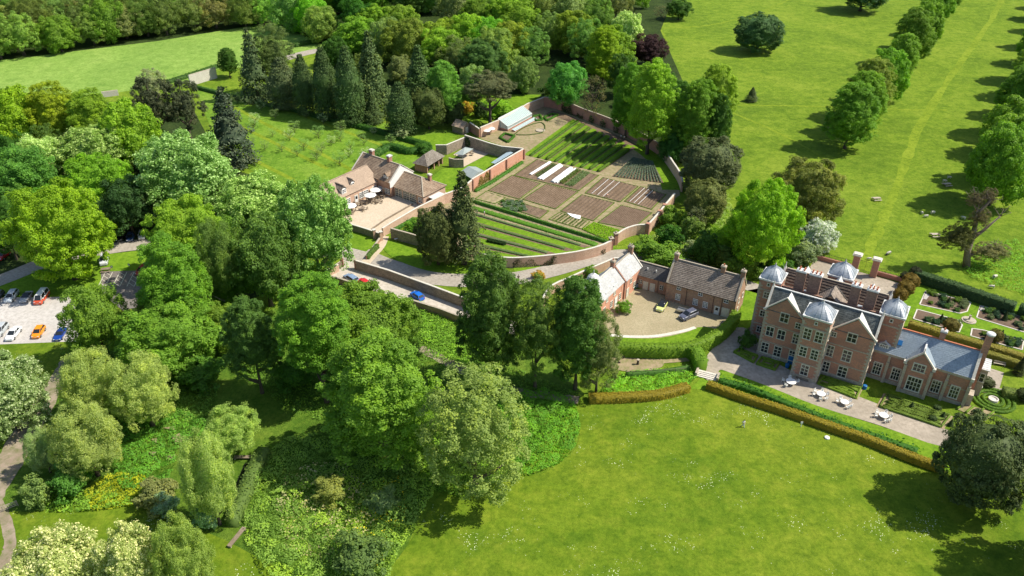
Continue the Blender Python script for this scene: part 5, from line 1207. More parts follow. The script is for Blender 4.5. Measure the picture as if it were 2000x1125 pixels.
SO2 = G(*sz(335, 600)); SR2 = R(55.5)
sl = thing('coach_house', 'sunlit pink-brick range with a whitish slate roof and a white cupola', 'outbuilding', SO2, SR2)
q = MB(); gable_wall(q, -5, 6.6, 0, 6.0, 4.9, 7.7); gable_wall(q, 6.6, 14.5, -0.35, 5.6, 5.0, 8.0); q.build('wall', M['paintbrick'], sl)
gable_roof(sl, 'paleslate', -5.1, 6.7, 0, 6.0, 4.95, 7.8, over=0.2, n=13, step=0.025, ridge_mat='palestone')
gable_roof(sl, 'paleslate', 6.75, 14.6, -0.35, 5.6, 5.05, 8.1, over=0.2, n=13, step=0.025, ridge_mat='stone')
q = MB(); coping(q, [(14.55, -0.6, 4.9), (14.55, 2.6, 8.3), (14.55, 5.9, 4.9)], 0.35, 0.2); coping(q, [(6.7, 0, 5.0), (6.7, 3.0, 8.05)], 0.25, 0.12); q.build('gable_coping', M['palestone'], sl)
chimney(sl, 6.4, 3.1, 7.2, 9.6, 0.8, 0.9, 'brick', 1, 'stone'); chimney(sl, 14.2, 2.6, 7.6, 10.0, 0.7, 1.1, 'oldbrick', 2, 'stone', axis='y', potmat='stone')
for x, z, w_, h_ in ((-2.5, 1.8, 1.0, 1.6), (0.8, 1.8, 0.9, 1.5), (4.9, 1.7, 0.9, 1.5), (-1.5, 4.1, 0.8, 0.9), (2.0, 4.1, 0.8, 0.9)): window(sl, x, 0, z, w_, h_, 0, 2, 3, 'cream', surround=0.08)
door(sl, 3.0, 0, 0, 1.2, 2.4, 0, 'white'); window(sl, 9.4, -0.35, 3.7, 0.9, 1.1, 0, 2, 2, 'cream', surround=0.08); door(sl, 8.0, -0.35, 0, 1.0, 2.2, 0, 'cream'); window(sl, 11.4, -0.35, 1.7, 0.9, 1.4, 0, 2, 3, 'cream', surround=0.08)
for x in (5.9, 7.0): 
    q = MB(); q.tube([(x, -0.5, 0), (x, -0.5, 4.8)], 0.06, 6); q.build('drainpipe', M['iron'], sl)
for x in (-0.5, 3.2):
    q = MB(); q.box(x - 0.9, x + 0.9, 0.35, 0.55, 5.25, 5.6); q.build('roof_light', M['palelead'], sl)
cu = MB(); cu.lathe([(1.15, 7.2), (1.15, 8.3), (1.25, 8.35), (1.25, 8.45)], 8, (-3.6, 2.6)); cuo = cu.build('cupola', M['white'], sl)
cu = MB(); cu.lathe([(1.25, 9.75), (1.5, 9.85), (1.2, 10.4), (0.8, 10.75), (0.35, 10.95), (0.1, 11.1), (0.06, 11.6), (0.12, 11.7), (0.01, 12.0)], 8, (-3.6, 2.6)); cu.build('dome', M['palelead'], cuo)
cu = MB()
for k in range(8):
    a = 2 * math.pi * k / 8; cu.box(-3.6 + math.cos(a) * 1.12 - 0.1, -3.6 + math.cos(a) * 1.12 + 0.1, 2.6 + math.sin(a) * 1.12 - 0.1, 2.6 + math.sin(a) * 1.12 + 0.1, 8.45, 9.75)
cu.build('posts', M['white'], cuo)
cu = MB(); cu.lathe([(0.92, 8.45), (0.92, 9.75)], 8, (-3.6, 2.6)); cu.build('louvres', M['dark'], cuo)
bk = thing('rear_lean_to', 'dark-roofed lean-to and brick yard behind the white-roofed range', 'outbuilding', SO2, SR2)
q = MB(); gable_wall(q, -0.5, 5.5, 6.3, 9.6, 2.6, 4.0); q.build('wall', M['oldbrick'], bk); gable_roof(bk, 'darkslate', -0.6, 5.6, 6.3, 9.6, 2.65, 4.1, n=5, step=0.03)

# ------------------------------------------------------------------ tea room
TO = G(*tz(275, 480)); TR_ = R(52.5)
te = thing('tea_room', 'L-shaped cottage with tan and brown stone roofs around the cafe terrace', 'house', TO, TR_)
q = MB(); gable_wall(q, -7, 12.9, 0, 9.0, 3.9, 7.2); q.build('wall', M['pinkbrick'], te)
gable_roof(te, 'pantile', -7.1, 13.6, 0, 9.0, 3.95, 7.35, over=0.3, n=22, step=0.02, ov_end=0.1)
q = MB(); gable_wall(q, 12.92, 22.6, -5.2, 10.0, 4.8, 8.3, axis='y'); q.build('main_wall', M['oldbrick'], te)
gable_roof(te, 'browntile', 12.9, 22.6, -5.0, 9.9, 4.85, 8.45, axis='y', over=0.25, n=14, step=0.07, ridge_mat='stone')
q = MB(); q.poly([(12.95, -5.24, 3.0), (22.6, -5.24, 3.0), (22.6, -5.24, 4.8), (17.76, -5.24, 8.3), (12.95, -5.24, 4.8)]); q.poly([(12.95, -5.21, 3.0), (12.95, -5.21, 4.8), (17.76, -5.21, 8.3), (22.6, -5.21, 4.8), (22.6, -5.21, 3.0)]); q.build('white_gable', M['white'], te)
q = MB(); coping(q, [(12.7, -5.2, 4.7), (17.76, -5.2, 8.65), (22.8, -5.2, 4.7)], 0.35, 0.2); coping(q, [(12.7, 10.0, 4.7), (17.76, 10.0, 8.65), (22.8, 10.0, 4.7)], 0.35, 0.2); q.build('gable_coping', M['palestone'], te)
gx0, gx1, gy0, gy1 = 14.4, 23.6, -16.6, -5.26
q = MB(); q.box(gx0, gx1, gy0, gy1, 0, 3.2); q.build('garden_room_wall', M['pinkbrick'], te)
hr = MB(); xm = (gx0 + gx1) / 2; e = 0.35
hr.slope((gx0 - e, gy1, 3.1), (gx0 - e, gy0 - e, 3.1), (xm, gy0 + 4.6, 6.1), (xm, gy1, 6.1), 12, 0.08)
hr.slope((gx1 + e, gy0 - e, 3.1), (gx1 + e, gy1, 3.1), (xm, gy1, 6.1), (xm, gy0 + 4.6, 6.1), 12, 0.08)
hr.slope((gx0 - e, gy0 - e, 3.1), (gx1 + e, gy0 - e, 3.1), (xm, gy0 + 4.6, 6.1), (xm, gy0 + 4.6, 6.1), 12, 0.08)
hro = hr.build('garden_room_roof', M['browntile'], te)
q = MB(); q.beam((xm, gy1, 6.18), (xm, gy0 + 4.6, 6.18), 0.3, 0.15); q.beam((xm, gy0 + 4.6, 6.18), (gx0 - e, gy0 - e, 3.2), 0.28, 0.12); q.beam((xm, gy0 + 4.6, 6.18), (gx1 + e, gy0 - e, 3.2), 0.28, 0.12); q.build('ridge', M['stone'], hro)
chimney(te, 18.3, 6.9, 7.6, 10.2, 1.0, 1.3, 'brick', 0, 'palestone'); chimney(te, 18.0, -0.6, 7.6, 10.4, 1.2, 1.0, 'brick', 0, 'palelead'); chimney(te, 20.6, -13.6, 4.0, 7.2, 0.8, 0.9, 'brick', 0, 'palestone')
for x, dw in ((0.8, 1.6), (5.2, 1.4)):
    d = MB(); d.box(x - dw / 2, x + dw / 2, 0.35 if x < 3 else 1.6, 4.0, 3.6, 5.9); do = d.build('dormer', M['white'], te)
    gable_roof(do, 'stoneslate', x - dw / 2, x + dw / 2, 0.2 if x < 3 else 1.45, 5.2, 5.9, 6.7, axis='y', over=0.2, n=5, step=0.03, name='dormer_roof')
    window(do, x, 0.35 if x < 3 else 1.6, 5.1, 1.0, 0.9, 0, 2, 2, 'white', surround=0.06)
d = MB(); d.box(13.5, 16.0, -3.9, -2.3, 4.6, 6.2); do = d.build('dormer', M['white'], te); gable_roof(do, 'browntile', 13.3, 17, -4.0, -2.2, 6.2, 7.0, over=0.15, n=4, step=0.04, name='dormer_roof'); window(do, 13.5, -3.1, 5.5, 1.1, 0.9, R(-90), 4, 2, 'white', surround=0.07)
for x in (1.5, 5.6, 8.4, 11.6):
    if x == 5.6: door(te, 4.6, 0, 0, 1.1, 2.4, 0, 'white', True)
    window(te, x if x != 5.6 else 6.6, 0, 1.8, 1.5, 1.5, 0, 3, 3, 'white', surround=0.1)
window(te, 12.92, -1.2, 1.7, 1.2, 1.3, R(-90), 3, 3, 'white', surround=0.1); door(te, 12.92, -2.5, 0, 1.0, 2.2, R(-90), 'pinkbrick'); window(te, 12.92, -4.2, 1.7, 1.5, 1.5, R(-90), 3, 3, 'white', surround=0.1)
for i, y in enumerate((-6.3, -7.7, -9.4, -10.6, -12.0, -13.2)):
    window(te, gx0, y, 1.45, 1.0, 2.5, R(-90), 2, 4, 'cream', surround=0.12)
window(te, gx0, -15.4, 1.7, 1.3, 1.3, R(-90), 2, 3, 'white', surround=0.1)
for (x, y) in ((7.0, -0.12), (12.8, -5.1), (14.28, -14.2)):
    q = MB(); q.tube([(x, y, 0), (x, y, 3.3)], 0.05, 6); q.build('drainpipe', M['iron'], te)
q = MB(); q.box(16.0, 20.5, -19.0, -16.95, 2.35, 2.5); 
for a, b in ((16.1, -18.9), (20.4, -18.9)): q.box(a - .05, a + .05, b - .05, b + .05, 0, 2.35)
q.build('porch_roof', M['palelead'], te)

# ------------------------------------------------------------------ walled yard, shelter, pavilions, shed, glasshouse
def frame2(a, b): d = b - a; return a, math.atan2(d.y, d.x), d.length
a = G(*y2(385, 835)); b = G(*y2(600, 700)); o_, rz_, ln = frame2(a, b)
sh = thing('open_shelter', 'open-fronted shelter with a hipped grey stone-tiled roof behind the tea room', 'shelter', a, rz_)
q = MB(); q.box(0, ln, 4.3, 4.6, 0, 2.5); q.box(0, 0.4, 0.3, 4.3, 0, 2.5); q.box(ln - 0.3, ln, 0.3, 4.3, 0, 2.5); q.build('wall', M['oldbrick'], sh)
for x in (0.2, ln * 0.45, ln * 0.75, ln - 0.2):
    q = MB(); q.box(x - 0.2, x + 0.2, 0, 0.4, 0, 2.5); q.build('post', M['oldbrick'], sh)
q = MB(); e = 0.5; z_, zr_ = 2.45, 5.0; hw = 2.3
q.slope((-e, -e, z_), (ln + e, -e, z_), (ln - 2.2, hw, zr_), (2.2, hw, zr_), 10, 0.07); q.slope((ln + e, 4.6 + e, z_), (-e, 4.6 + e, z_), (2.2, hw, zr_), (ln - 2.2, hw, zr_), 10, 0.07)
q.slope((-e, 4.6 + e, z_), (-e, -e, z_), (2.2, hw, zr_), (2.2, hw, zr_), 10, 0.07); q.slope((ln + e, -e, z_), (ln + e, 4.6 + e, z_), (ln - 2.2, hw, zr_), (ln - 2.2, hw, zr_), 10, 0.07)
q.build('roof', M['shingle'], sh)
wall(gp([(505, 575), (650, 575), (915, 462)], y2), 3.2, 0.45, 'rubble', 'palestone', 'yard_wall', 'sunlit stone wall with small windows at the back of the walled yard')
wy = wall(gp([(905, 465), (1020, 500), (1230, 568), (1400, 612), (1695, 640)], y2), (3.9, 3.6), 0.45, 'rubble', 'palestone', 'yard_wall', 'shaded stone wall between the walled yard and the vegetable garden')
for pp, z in (((720, 560), 2.0), ((820, 510), 2.0)):
    p_ = G(*y2(*pp)); 
wall(gp([(685, 735), (760, 755), (885, 755)], y2), 2.7, 0.4, 'rubble', 'stone', 'yard_wall', 'short curved shaded stone wall beside the open shelter')
w5 = gp([(1700, 638), (1460, 780), (1235, 920), (1000, 1062)], y2) + [G(905, 385), G(868, 398), G(812, 425), G(765, 452), G(748, 462)]
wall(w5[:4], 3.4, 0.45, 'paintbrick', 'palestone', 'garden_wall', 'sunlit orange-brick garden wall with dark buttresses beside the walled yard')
for i in range(4):
    p_ = w5[i]; d_ = (w5[1] - w5[0]).normalized(); n_ = Vector((-d_.y, d_.x, 0))
    if n_.y > 0: n_ = -n_
    bt = MB(); bt.box(-0.22, 0.22, -0.2, 0.2, 0, 3.4); tag(bt.build('buttress', M['brick'], loc=p_ + n_ * 0.43, rz=math.atan2(d_.y, d_.x)), '%s dark brick buttress from the top of the sunlit orange-brick wall' % ORD[i], 'buttress', 'buttresses of the orange-brick wall')
wall(w5[3:], (3.2, 2.4), 0.45, 'pinkbrick', 'palestone', 'garden_wall', 'pale brick wall running from the tall conifer down past the tea terrace')
def canopy(pts, z0, z1, name, label, mat='tent', post=True, ridge=0.35, grp=None):
    P = [G(*y2(*p), z0) for p in pts]; c = sum(P, Vector()) / 4; t = thing(name, label, 'canopy', (c.x, c.y, 0), 0, grp)
    Q = [p - Vector((c.x, c.y, 0)) for p in P]; m1 = (Q[0] + Q[3]) / 2; m2 = (Q[1] + Q[2]) / 2
    r1 = m1.lerp(m2, ridge); r2 = m2.lerp(m1, ridge); r1.z = r2.z = z1
    mb = MB(); mb.slope(Q[0], Q[1], r2, r1, 1, 0.02, 0.05); mb.slope(Q[2], Q[3], r1, r2, 1, 0.02, 0.05); mb.slope(Q[1], Q[2], r2, r2, 1, 0.02, 0.05); mb.slope(Q[3], Q[0], r1, r1, 1, 0.02, 0.05)
    mb.build('canopy_roof', M[mat], t)
    for q_ in Q:
        q_ = q_ * 0.93; b = MB(); b.box(q_.x - 0.06, q_.x + 0.06, q_.y - 0.06, q_.y + 0.06, 0, z0); b.build('post', M['steel'], t)
    return t
canopy([(762, 568), (872, 585), (1018, 497), (905, 472)], 2.4, 3.5, 'pavilion', 'small grey pyramid-roofed canopy over tables in the walled yard', ridge=0.48)
canopy([(838, 812), (1000, 915), (1162, 800), (1050, 742)], 2.3, 3.3, 'pavilion', 'larger grey ridged canopy on the yard lawn', ridge=0.02)
lt = thing('lean_to', 'blue-grey roofed lean-to against the inside of the orange-brick wall', 'lean-to', G(*y2(1260, 690), 0), 0)
P = [G(*y2(1260, 686), 2.0), G(*y2(1310, 700), 2.9), G(*y2(1562, 548), 2.9), G(*y2(1502, 528), 2.0)]; o0 = Vector(lt.location)
mb = MB(); Q = [p - o0 for p in P]; mb.slope(Q[0], Q[3], Q[2], Q[1], 1, 0.02, 0.06); mb.build('roof', mottled('blue_sheet', ((0.36, 0.46, 0.52), (0.42, 0.52, 0.58), (0.3, 0.4, 0.46)), (0.3, 2), 0.5, 0.05), lt)
for q_ in Q[:1] + Q[3:]:
    b = MB(); b.box(q_.x - 0.05, q_.x + 0.05, q_.y - 0.05, q_.y + 0.05, 0, 2.0); b.build('post', M['steel'], lt)
a = G(*y2(728, 262)); b = G(*y2(872, 305)); o_, rz_, ln = frame2(a, b)
sd_ = thing('garden_shed', 'small shed with a tan corrugated roof beside the corner of the garden wall', 'shed', a, rz_)
q = MB(); gable_wall(q, 0, ln, 0, 4.2, 2.4, 3.7); q.build('wall', M['wood'], sd_); gable_roof(sd_, 'pantile', -0.1, ln + 0.1, 0, 4.2, 2.45, 3.8, n=6, step=0.03)
door(sd_, ln, 2.1, 0, 1.0, 2.0, R(90), 'palestone')
# glasshouse
a = G(*z4(350, 302)); b = G(*z4(497, 222)); o_, rz_, ln = frame2(a, b)
gh = thing('glasshouse', 'white-framed lean-to glasshouse against the top left garden wall', 'glasshouse', a, rz_)
q = MB(); q.box(0, ln, 0, 0.2, 0, 0.7); q.box(0, 0.2, 0.2, 4.0, 0, 0.7); q.box(ln - 0.2, ln, 0.2, 4.0, 0, 0.7); q.build('base_wall', M['brick'], gh)
q = MB(); q.poly([(0, 0.1, 1.75), (ln, 0.1, 1.75), (ln, 4.0, 3.7), (0, 4.0, 3.7)]); q.poly([(0, 0.1, 0.7), (ln, 0.1, 0.7), (ln, 0.1, 1.75), (0, 0.1, 1.75)])
q.poly([(0, 0.1, 0.7), (0, 0.1, 1.75), (0, 4.0, 3.7), (0, 4.0, 0.7)]); q.poly([(ln, 0.1, 0.7), (ln, 4.0, 0.7), (ln, 4.0, 3.7), (ln, 0.1, 1.75)]); q.build('glazing', M['greyglass'], gh)
q = MB()
for k in range(19):
    x = ln * k / 18; q.beam((x, 0.08, 1.77), (x, 4.0, 3.73), 0.06, 0.08); q.beam((x, 0.06, 0.7), (x, 0.06, 1.77), 0.06)
q.beam((0, 0.06, 1.77), (ln, 0.06, 1.77), 0.14); q.beam((0, 4.0, 3.78), (ln, 4.0, 3.78), 0.16); q.beam((0, 0.06, 0.72), (ln, 0.06, 0.72), 0.1)
for x in (-0.02, ln + 0.02):
    q.beam((x, 0.1, 1.77), (x, 4.0, 3.75), 0.12)
    for y in (0.1, 1.3, 2.6): q.beam((x, y, 0.7), (x, y, 1.77 + y * 0.49), 0.08)
q.build('glazing_bars', M['white'], gh)
cf = thing('cold_frame', 'long white-framed cold frame in front of the glasshouse', 'cold frame', a, rz_)
q = MB(); q.box(0.8, ln - 0.5, -2.4, -1.0, 0, 0.35); q.build('frame', M['brick'], cf); q = MB(); q.poly([(0.8, -2.45, 0.4), (ln - 0.5, -2.45, 0.4), (ln - 0.5, -1.0, 0.75), (0.8, -1.0, 0.75)]); q.build('glazing', M['greyglass'], cf)
q = MB()
for k in range(13): x = 0.8 + (ln - 1.3) * k / 12; q.beam((x, -2.45, 0.44), (x, -1.0, 0.79), 0.08)
q.build('bars', M['white'], cf)
# garden walls
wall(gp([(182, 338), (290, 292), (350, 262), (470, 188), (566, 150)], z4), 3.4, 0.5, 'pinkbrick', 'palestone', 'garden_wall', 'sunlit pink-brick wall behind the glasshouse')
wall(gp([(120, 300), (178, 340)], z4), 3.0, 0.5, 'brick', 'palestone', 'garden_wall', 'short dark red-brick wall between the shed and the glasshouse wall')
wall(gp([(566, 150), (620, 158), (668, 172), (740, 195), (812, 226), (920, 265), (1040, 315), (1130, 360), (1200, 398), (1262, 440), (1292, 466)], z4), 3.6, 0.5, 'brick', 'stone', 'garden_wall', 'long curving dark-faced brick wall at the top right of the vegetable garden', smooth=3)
wall(gp([(1292, 466), (1330, 515), (1352, 550), (1385, 600), (1405, 650), (1408, 672)], z4), 3.2, 0.5, 'pinkbrick', 'palestone', 'garden_wall', 'curved pale brick wall at the right bend of the vegetable garden', smooth=3)
wall(gp([(1362, 738), (1310, 800), (1255, 868), (1200, 930)], z4), 2.9, 0.5, 'pinkbrick', 'palestone', 'garden_wall', 'pale brick wall with dark piers at the lower right of the vegetable garden', piers=[tuple(G(*z4(*p)))[:2] for p in ((1200, 930), (1270, 850), (1300, 812))])
wall(gp([(1190, 928), (1130, 932), (1060, 955), (1005, 992)], z4), 2.8, 0.5, 'pinkbrick', 'palestone', 'garden_wall', 'short curved pale brick wall by the garden gate piers', smooth=3)
wall(gp([(976, 1026), (900, 1060), (760, 1095), (560, 1120), (380, 1132), (260, 1120), (150, 1100)], z4), 2.7, 0.5, 'pinkbrick', 'palestone', 'garden_wall', 'ivy-patched stone-coloured wall along the drive below the vegetable garden', smooth=3)
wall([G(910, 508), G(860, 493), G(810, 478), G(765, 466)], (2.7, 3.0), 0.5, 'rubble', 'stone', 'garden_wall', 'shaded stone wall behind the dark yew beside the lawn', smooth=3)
for i, (px, py) in enumerate((((1005, 992)), ((976, 1022)))):
    p_ = G(*z4(px, py)); g = thing('gate_pier', ['right-hand red-brick pier of the vegetable garden gate', 'left-hand red-brick pier of the vegetable garden gate'][i], 'gate pier', p_, R(20))
    b = MB(); b.box(-0.45, 0.45, -0.45, 0.45, 0, 3.2); b.build('shaft', M['brick'], g); b = MB(); b.box(-0.58, 0.58, -0.58, 0.58, 3.2, 3.4); b.ball((0, 0, 3.65), 0.25); b.build('cap', M['stone'], g)
# walls of the parking lane, terrace, stables
wall([G(697, 527), G(760, 546), G(850, 579), G(905, 600), G(960, 622)], (2.6, 2.6), 0.5, 'rubble', 'palestone', 'lane_wall', 'long shaded stone wall between the parking lane and the drive')
wall([G(638, 548), G(665, 555), G(710, 570), G(760, 592), G(810, 600), G(860, 616), G(905, 634), (G(960, 652))], (1.5, 1.9), 0.5, 'oldbrick', 'stone', 'lane_wall', 'low stone-capped brick wall on the near side of the parking lane')
wall([G(632, 545), G(662, 530)], 1.9, 0.45, 'pinkbrick', 'palestone', 'lane_wall', 'short sunlit pink wall beside the left wooden gate')
wall([G(682, 449), G(712, 458), G(742, 468)], 1.9, 0.4, 'rubble', 'palestone', 'terrace_wall', 'low shaded wall along the bottom of the cafe terrace')
wall([G(742, 472), G(735, 482), G(716, 507)], 1.0, 0.35, 'oldbrick', 'stone', 'terrace_wall', 'low wall with a climbing hedge beside the terrace gate path')
wall([G(712, 459), G(752, 431), G(806, 400)], 0.45, 0.3, 'wood', None, 'terrace_edging', 'low planted edging across the lower side of the cafe terrace', cat='edging')
wall([G(1108, 560), G(1140, 545), G(1180, 528), G(1200, 520), G(1225, 522)], 2.3, 0.45, 'pinkbrick', 'palestone', 'stable_yard_wall', 'pale wall behind the cupola along the drive', smooth=3)
wall([G(1060, 600), G(1075, 575), G(1108, 560)], 2.3, 0.45, 'pinkbrick', 'palestone', 'stable_yard_wall', 'pale wall end seen between the dark trees', smooth=2)
wall([G(372, 168), G(398, 160), G(424, 152)], 4.2, 0.6, 'palestone', 'stone', 'field_wall', 'tall pale buttressed wall beside the meadow')
wall([G(200, 190), G(232, 186)], 2.0, 0.6, 'palestone', 'stone', 'field_wall', 'short stretch of pale wall behind the yellow-green trees')
for i, (px, py, ww) in enumerate(((745, 470, 1), (732, 466, 1))):
    p_ = G(px, py); g = thing('gate_pier', ['stone pier right of the terrace gate', 'pink stone pier left of the terrace gate'][i], 'gate pier', p_, R(30)); b = MB(); b.box(-0.35, 0.35, -0.35, 0.35, 0, 2.6); b.build('shaft', M['pinkbrick'], g); b = MB(); b.box(-0.45, 0.45, -0.45, 0.45, 2.6, 2.75); b.build('cap', M['palestone'], g)
def wood_gate(a, b, h, label):
    o_, rz_, ln = frame2(a, b); g = thing('wooden_gate', label, 'gate', a, rz_)
    q = MB(); n = int(ln / 0.2)
    for k in range(n): q.box(ln * k / n + 0.01, ln * (k + 1) / n - 0.01, -0.03, 0.03, 0.1, h)
    q.build('boards', M['wood'], g); q = MB(); q.box(0, ln, 0.03, 0.08, 0.4, 0.55); q.box(0, ln, 0.03, 0.08, h - 0.4, h - 0.25); q.build('rails', M['wood'], g); return g
wood_gate(G(654, 533), G(669, 522), 1.9, 'grey wooden gate standing open on the left of the lane entrance'); wood_gate(G(697, 527), G(713, 529), 1.9, 'grey wooden gate folded against the long lane wall')
for i, (px, py) in enumerate(((669, 521), (696, 525))):
    g = thing('gate_pier', ['red-brick pier at the left of the lane entrance', 'red-brick pier at the end of the long lane wall'][i], 'gate pier', G(px, py), 0); b = MB(); b.box(-0.35, 0.35, -0.35, 0.35, 0, 2.6); b.build('shaft', M['brick'], g); b = MB(); b.box(-0.42, 0.42, -0.42, 0.42, 2.6, 2.75); b.build('cap', M['stone'], g)
# ------------------------------------------------------------------ hedges
H_ = hedge
H_(gp([(1380, 757), (1450, 782), (1530, 808), (1610, 836), (1690, 864), (1769, 896), (1840, 922)]), 1.5, 1.5, (0.275, 0.205, 0.022), 'clipped_hedge', 'long straight orange-tinged hedge between lawn and terrace', leaf=0.16, dens=30)
H_(gp([(1150, 784), (1190, 783), (1240, 781), (1290, 776), (1343, 762)]), 1.9, 1.5, (0.275, 0.205, 0.022), 'clipped_hedge', 'shorter curved orange-tinged hedge above the lawn', leaf=0.16, dens=30)
H_(gp([(1404, 748), (1460, 762), (1530, 790), (1600, 818), (1680, 848), (1790, 886)]), 1.6, 0.9, (0.055, 0.15, 0.018), 'catmint_border', 'long low dark green planted border beside the straight orange hedge', leaf=0.28, dens=34, lump=0.8, cat='border')
H_(gp([(1180, 692), (1230, 694), (1290, 696), (1340, 693), (1375, 682), (1405, 664), (1425, 645), (1436, 628)]), 2.0, 3.0, (0.17, 0.26, 0.022), 'beech_hedge', 'tall curved bright green hedge between courtyard and seating circle', leaf=0.2, dens=24)
H_(gp([(1345, 694), (1358, 702), (1368, 725)]), 2.6, 2.8, (0.15, 0.25, 0.022), 'beech_hedge', 'short rounded spur of the tall green hedge by the steps', leaf=0.2, dens=26)
H_(gp([(1782, 546), (1850, 568), (1920, 592), (1978, 612)]), 2.4, 2.6, (0.035, 0.065, 0.018), 'yew_hedge', 'long dark hedge between the rose garden and the pasture', leaf=0.2, dens=26, mat='needle')
H_(gp([(1986, 612), (2060, 636)]), 2.4, 2.4, (0.035, 0.07, 0.018), 'yew_hedge', 'dark hedge at the right edge beyond the gap', leaf=0.2, dens=26, mat='needle')
H_(gp([wz(225, 440), wz(420, 500), wz(640, 565), wz(800, 610), wz(960, 665)]), 1.8, 1.9, (0.20, 0.16, 0.022), 'yew_hedge', 'golden-topped clipped yew hedge directly behind the side wing', leaf=0.15, dens=28, mat='needle')
H_(gp([wz(700, 620), wz(800, 650), wz(900, 685)]), 1.6, 1.6, (0.17, 0.15, 0.022), 'yew_hedge', 'short golden yew hedge behind the bench', leaf=0.15, dens=28, mat='needle')
H_(gp([wz(800, 850), wz(910, 870)]), 2.2, 1.6, (0.10, 0.13, 0.02), 'yew_hedge', 'dark clipped hedge block right of the gravel path by the bench', leaf=0.15, dens=28, mat='needle')
H_(gp([(716, 320), (760, 292), (800, 300), (842, 292)], None), 2.4, 1.9, (0.05, 0.125, 0.018), 'orchard_hedge', 'bushy dark hedge at the lower right end of the orchard', leaf=0.3, lump=0.5)
H_(gp([(665, 240), (720, 255), (775, 270), (838, 288)], None), 2.0, 1.5, (0.05, 0.12, 0.018), 'orchard_hedge', 'dark clipped hedge along the top of the orchard below the conifers', leaf=0.3, lump=0.3)
H_(gp([(380, 172), (480, 198), (560, 215), (660, 240)]), 1.5, 1.2, (0.05, 0.11, 0.02), 'orchard_hedge', 'low dark hedge running under the conifer row', leaf=0.3)
H_(gp([(300, 172), (365, 152), (425, 132)]), 2.0, 1.4, (0.06, 0.12, 0.02), 'field_hedge', 'low hedge at the meadow side of the pale wall', leaf=0.35, lump=0.4)
H_(gp([(575, 92), (620, 82), (660, 72)]), 2.0, 1.6, (0.06, 0.12, 0.02), 'field_hedge', 'low hedge beside the road at the top', leaf=0.35, lump=0.4)
H_(gp([(518, 888), (500, 920), (478, 975), (455, 1030)]), 2.2, 2.0, (0.13, 0.185, 0.045), 'willow_tunnel', 'long leafy living-willow hedge beside the dark ditch', leaf=0.22, lump=0.3, dens=24)
sheet('ditch_water', gp([(478, 905), (492, 903), (470, 950), (448, 1010), (440, 1015), (452, 965)]), flat('ditch_water', (0.015, 0.02, 0.012), 0.25), 0.07)
H_([G(*p) for p in ((752, 455), (775, 448), (805, 430))], 1.2, 0.9, (0.06, 0.16, 0.02), 'wall_border', 'leafy border at the foot of the pale wall by the yew', leaf=0.22, lump=0.4, cat='border')
H_(gp([(1690, 690), (1470, 835), (1250, 975), (1040, 1090)], y2), 1.0, 0.7, (0.07, 0.18, 0.02), 'wall_border', 'green border at the foot of the sunlit orange-brick wall', leaf=0.22, lump=0.5, cat='border')
for i, (a, b, lb) in enumerate((((1372, 606), (1420, 595), ''),)): pass
H_([G(738, 484), G(727, 496), G(718, 507)], 0.9, 1.3, (0.10, 0.16, 0.03), 'climbing_hedge', 'olive climbing plant along the low wall by the gate path', leaf=0.22)
# ivy on walls
def ivy(a, b, z0, z1, col, label, side=-0.32):
    d = (b - a); ln = d.length; d.normalize(); n = Vector((-d.y, d.x, 0)); rg = np.random.default_rng(int(ln * 100)); m = int(ln * (z1 - z0) * 34)
    s = rg.uniform(0, ln, m); z = rg.uniform(z0, z1, m); k = np.sin(s * 1.7) * 0.3 + np.sin(s * 0.63) * 0.35 + 0.55; keep = z < z0 + (z1 - z0) * np.clip(k, 0.15, 1); s = s[keep]; z = z[keep]
    P = np.stack([a.x + d.x * s + n.x * side, a.y + d.y * s + n.y * side, z], 1); P[:, :2] += rg.normal(size=(len(s), 2)) * 0.05
    N = np.tile(np.array([n.x * np.sign(side), n.y * np.sign(side), 0.5]), (len(s), 1)) + rg.normal(size=(len(s), 3)) * 0.5
    me = leaf_mesh('ivy', P, N, 0.2 * rg.uniform(0.7, 1.4, len(s)), np.clip(rg.normal(size=len(s)) * 0.2 + 0.45, 0, 1), M['leaf'])
    o = bpy.data.objects.new('wall_climber', me); COL.objects.link(o); o.color = (*col, 1); tag(o, label, 'climber')
ivy(G(*z4(600, 1118)), G(*z4(940, 1048)), 0.1, 2.6, (0.06, 0.08, 0.03), 'dark ivy on the drive side of the wall below the vegetable garden')
ivy(G(*z4(380, 1132)), G(*z4(600, 1118)), 0.1, 2.4, (0.07, 0.09, 0.035), 'ivy on the left end of the wall below the vegetable garden')
ivy(G(*y2(905, 468)), G(*y2(985, 490)), 0.1, 3.6, (0.03, 0.10, 0.02), 'dark ivy in the top corner of the walled yard', -0.3)
ivy(G(*z4(680, 178)), G(*z4(810, 228)), 0.1, 3.3, (0.045, 0.08, 0.025), 'dark climber on the top right garden wall', -0.35)
ivy(G(*y2(1225, 925)), G(*y2(1040, 1040)), 0.1, 3.2, (0.24, 0.20, 0.045), 'yellowing climber on the lower end of the orange-brick wall', 0.32 if True else 0)
for i, (x, y) in enumerate(((860, 250), (930, 275), (1010, 310))):
    a = G(*z4(x - 15, y - 5)); b = G(*z4(x + 18, y + 8)); ivy(a, b, 0.2, 2.9, (0.04, 0.09, 0.02), '%s wall-trained bush from the top along the curving brick wall' % ORD[i], -0.35)
ivy(HW(24.4, 4.9), HW(26.5, 3.9), 0, 0.1, (0.05, 0.1, 0.02), 'low creeper at the foot of the side wing') if False else None

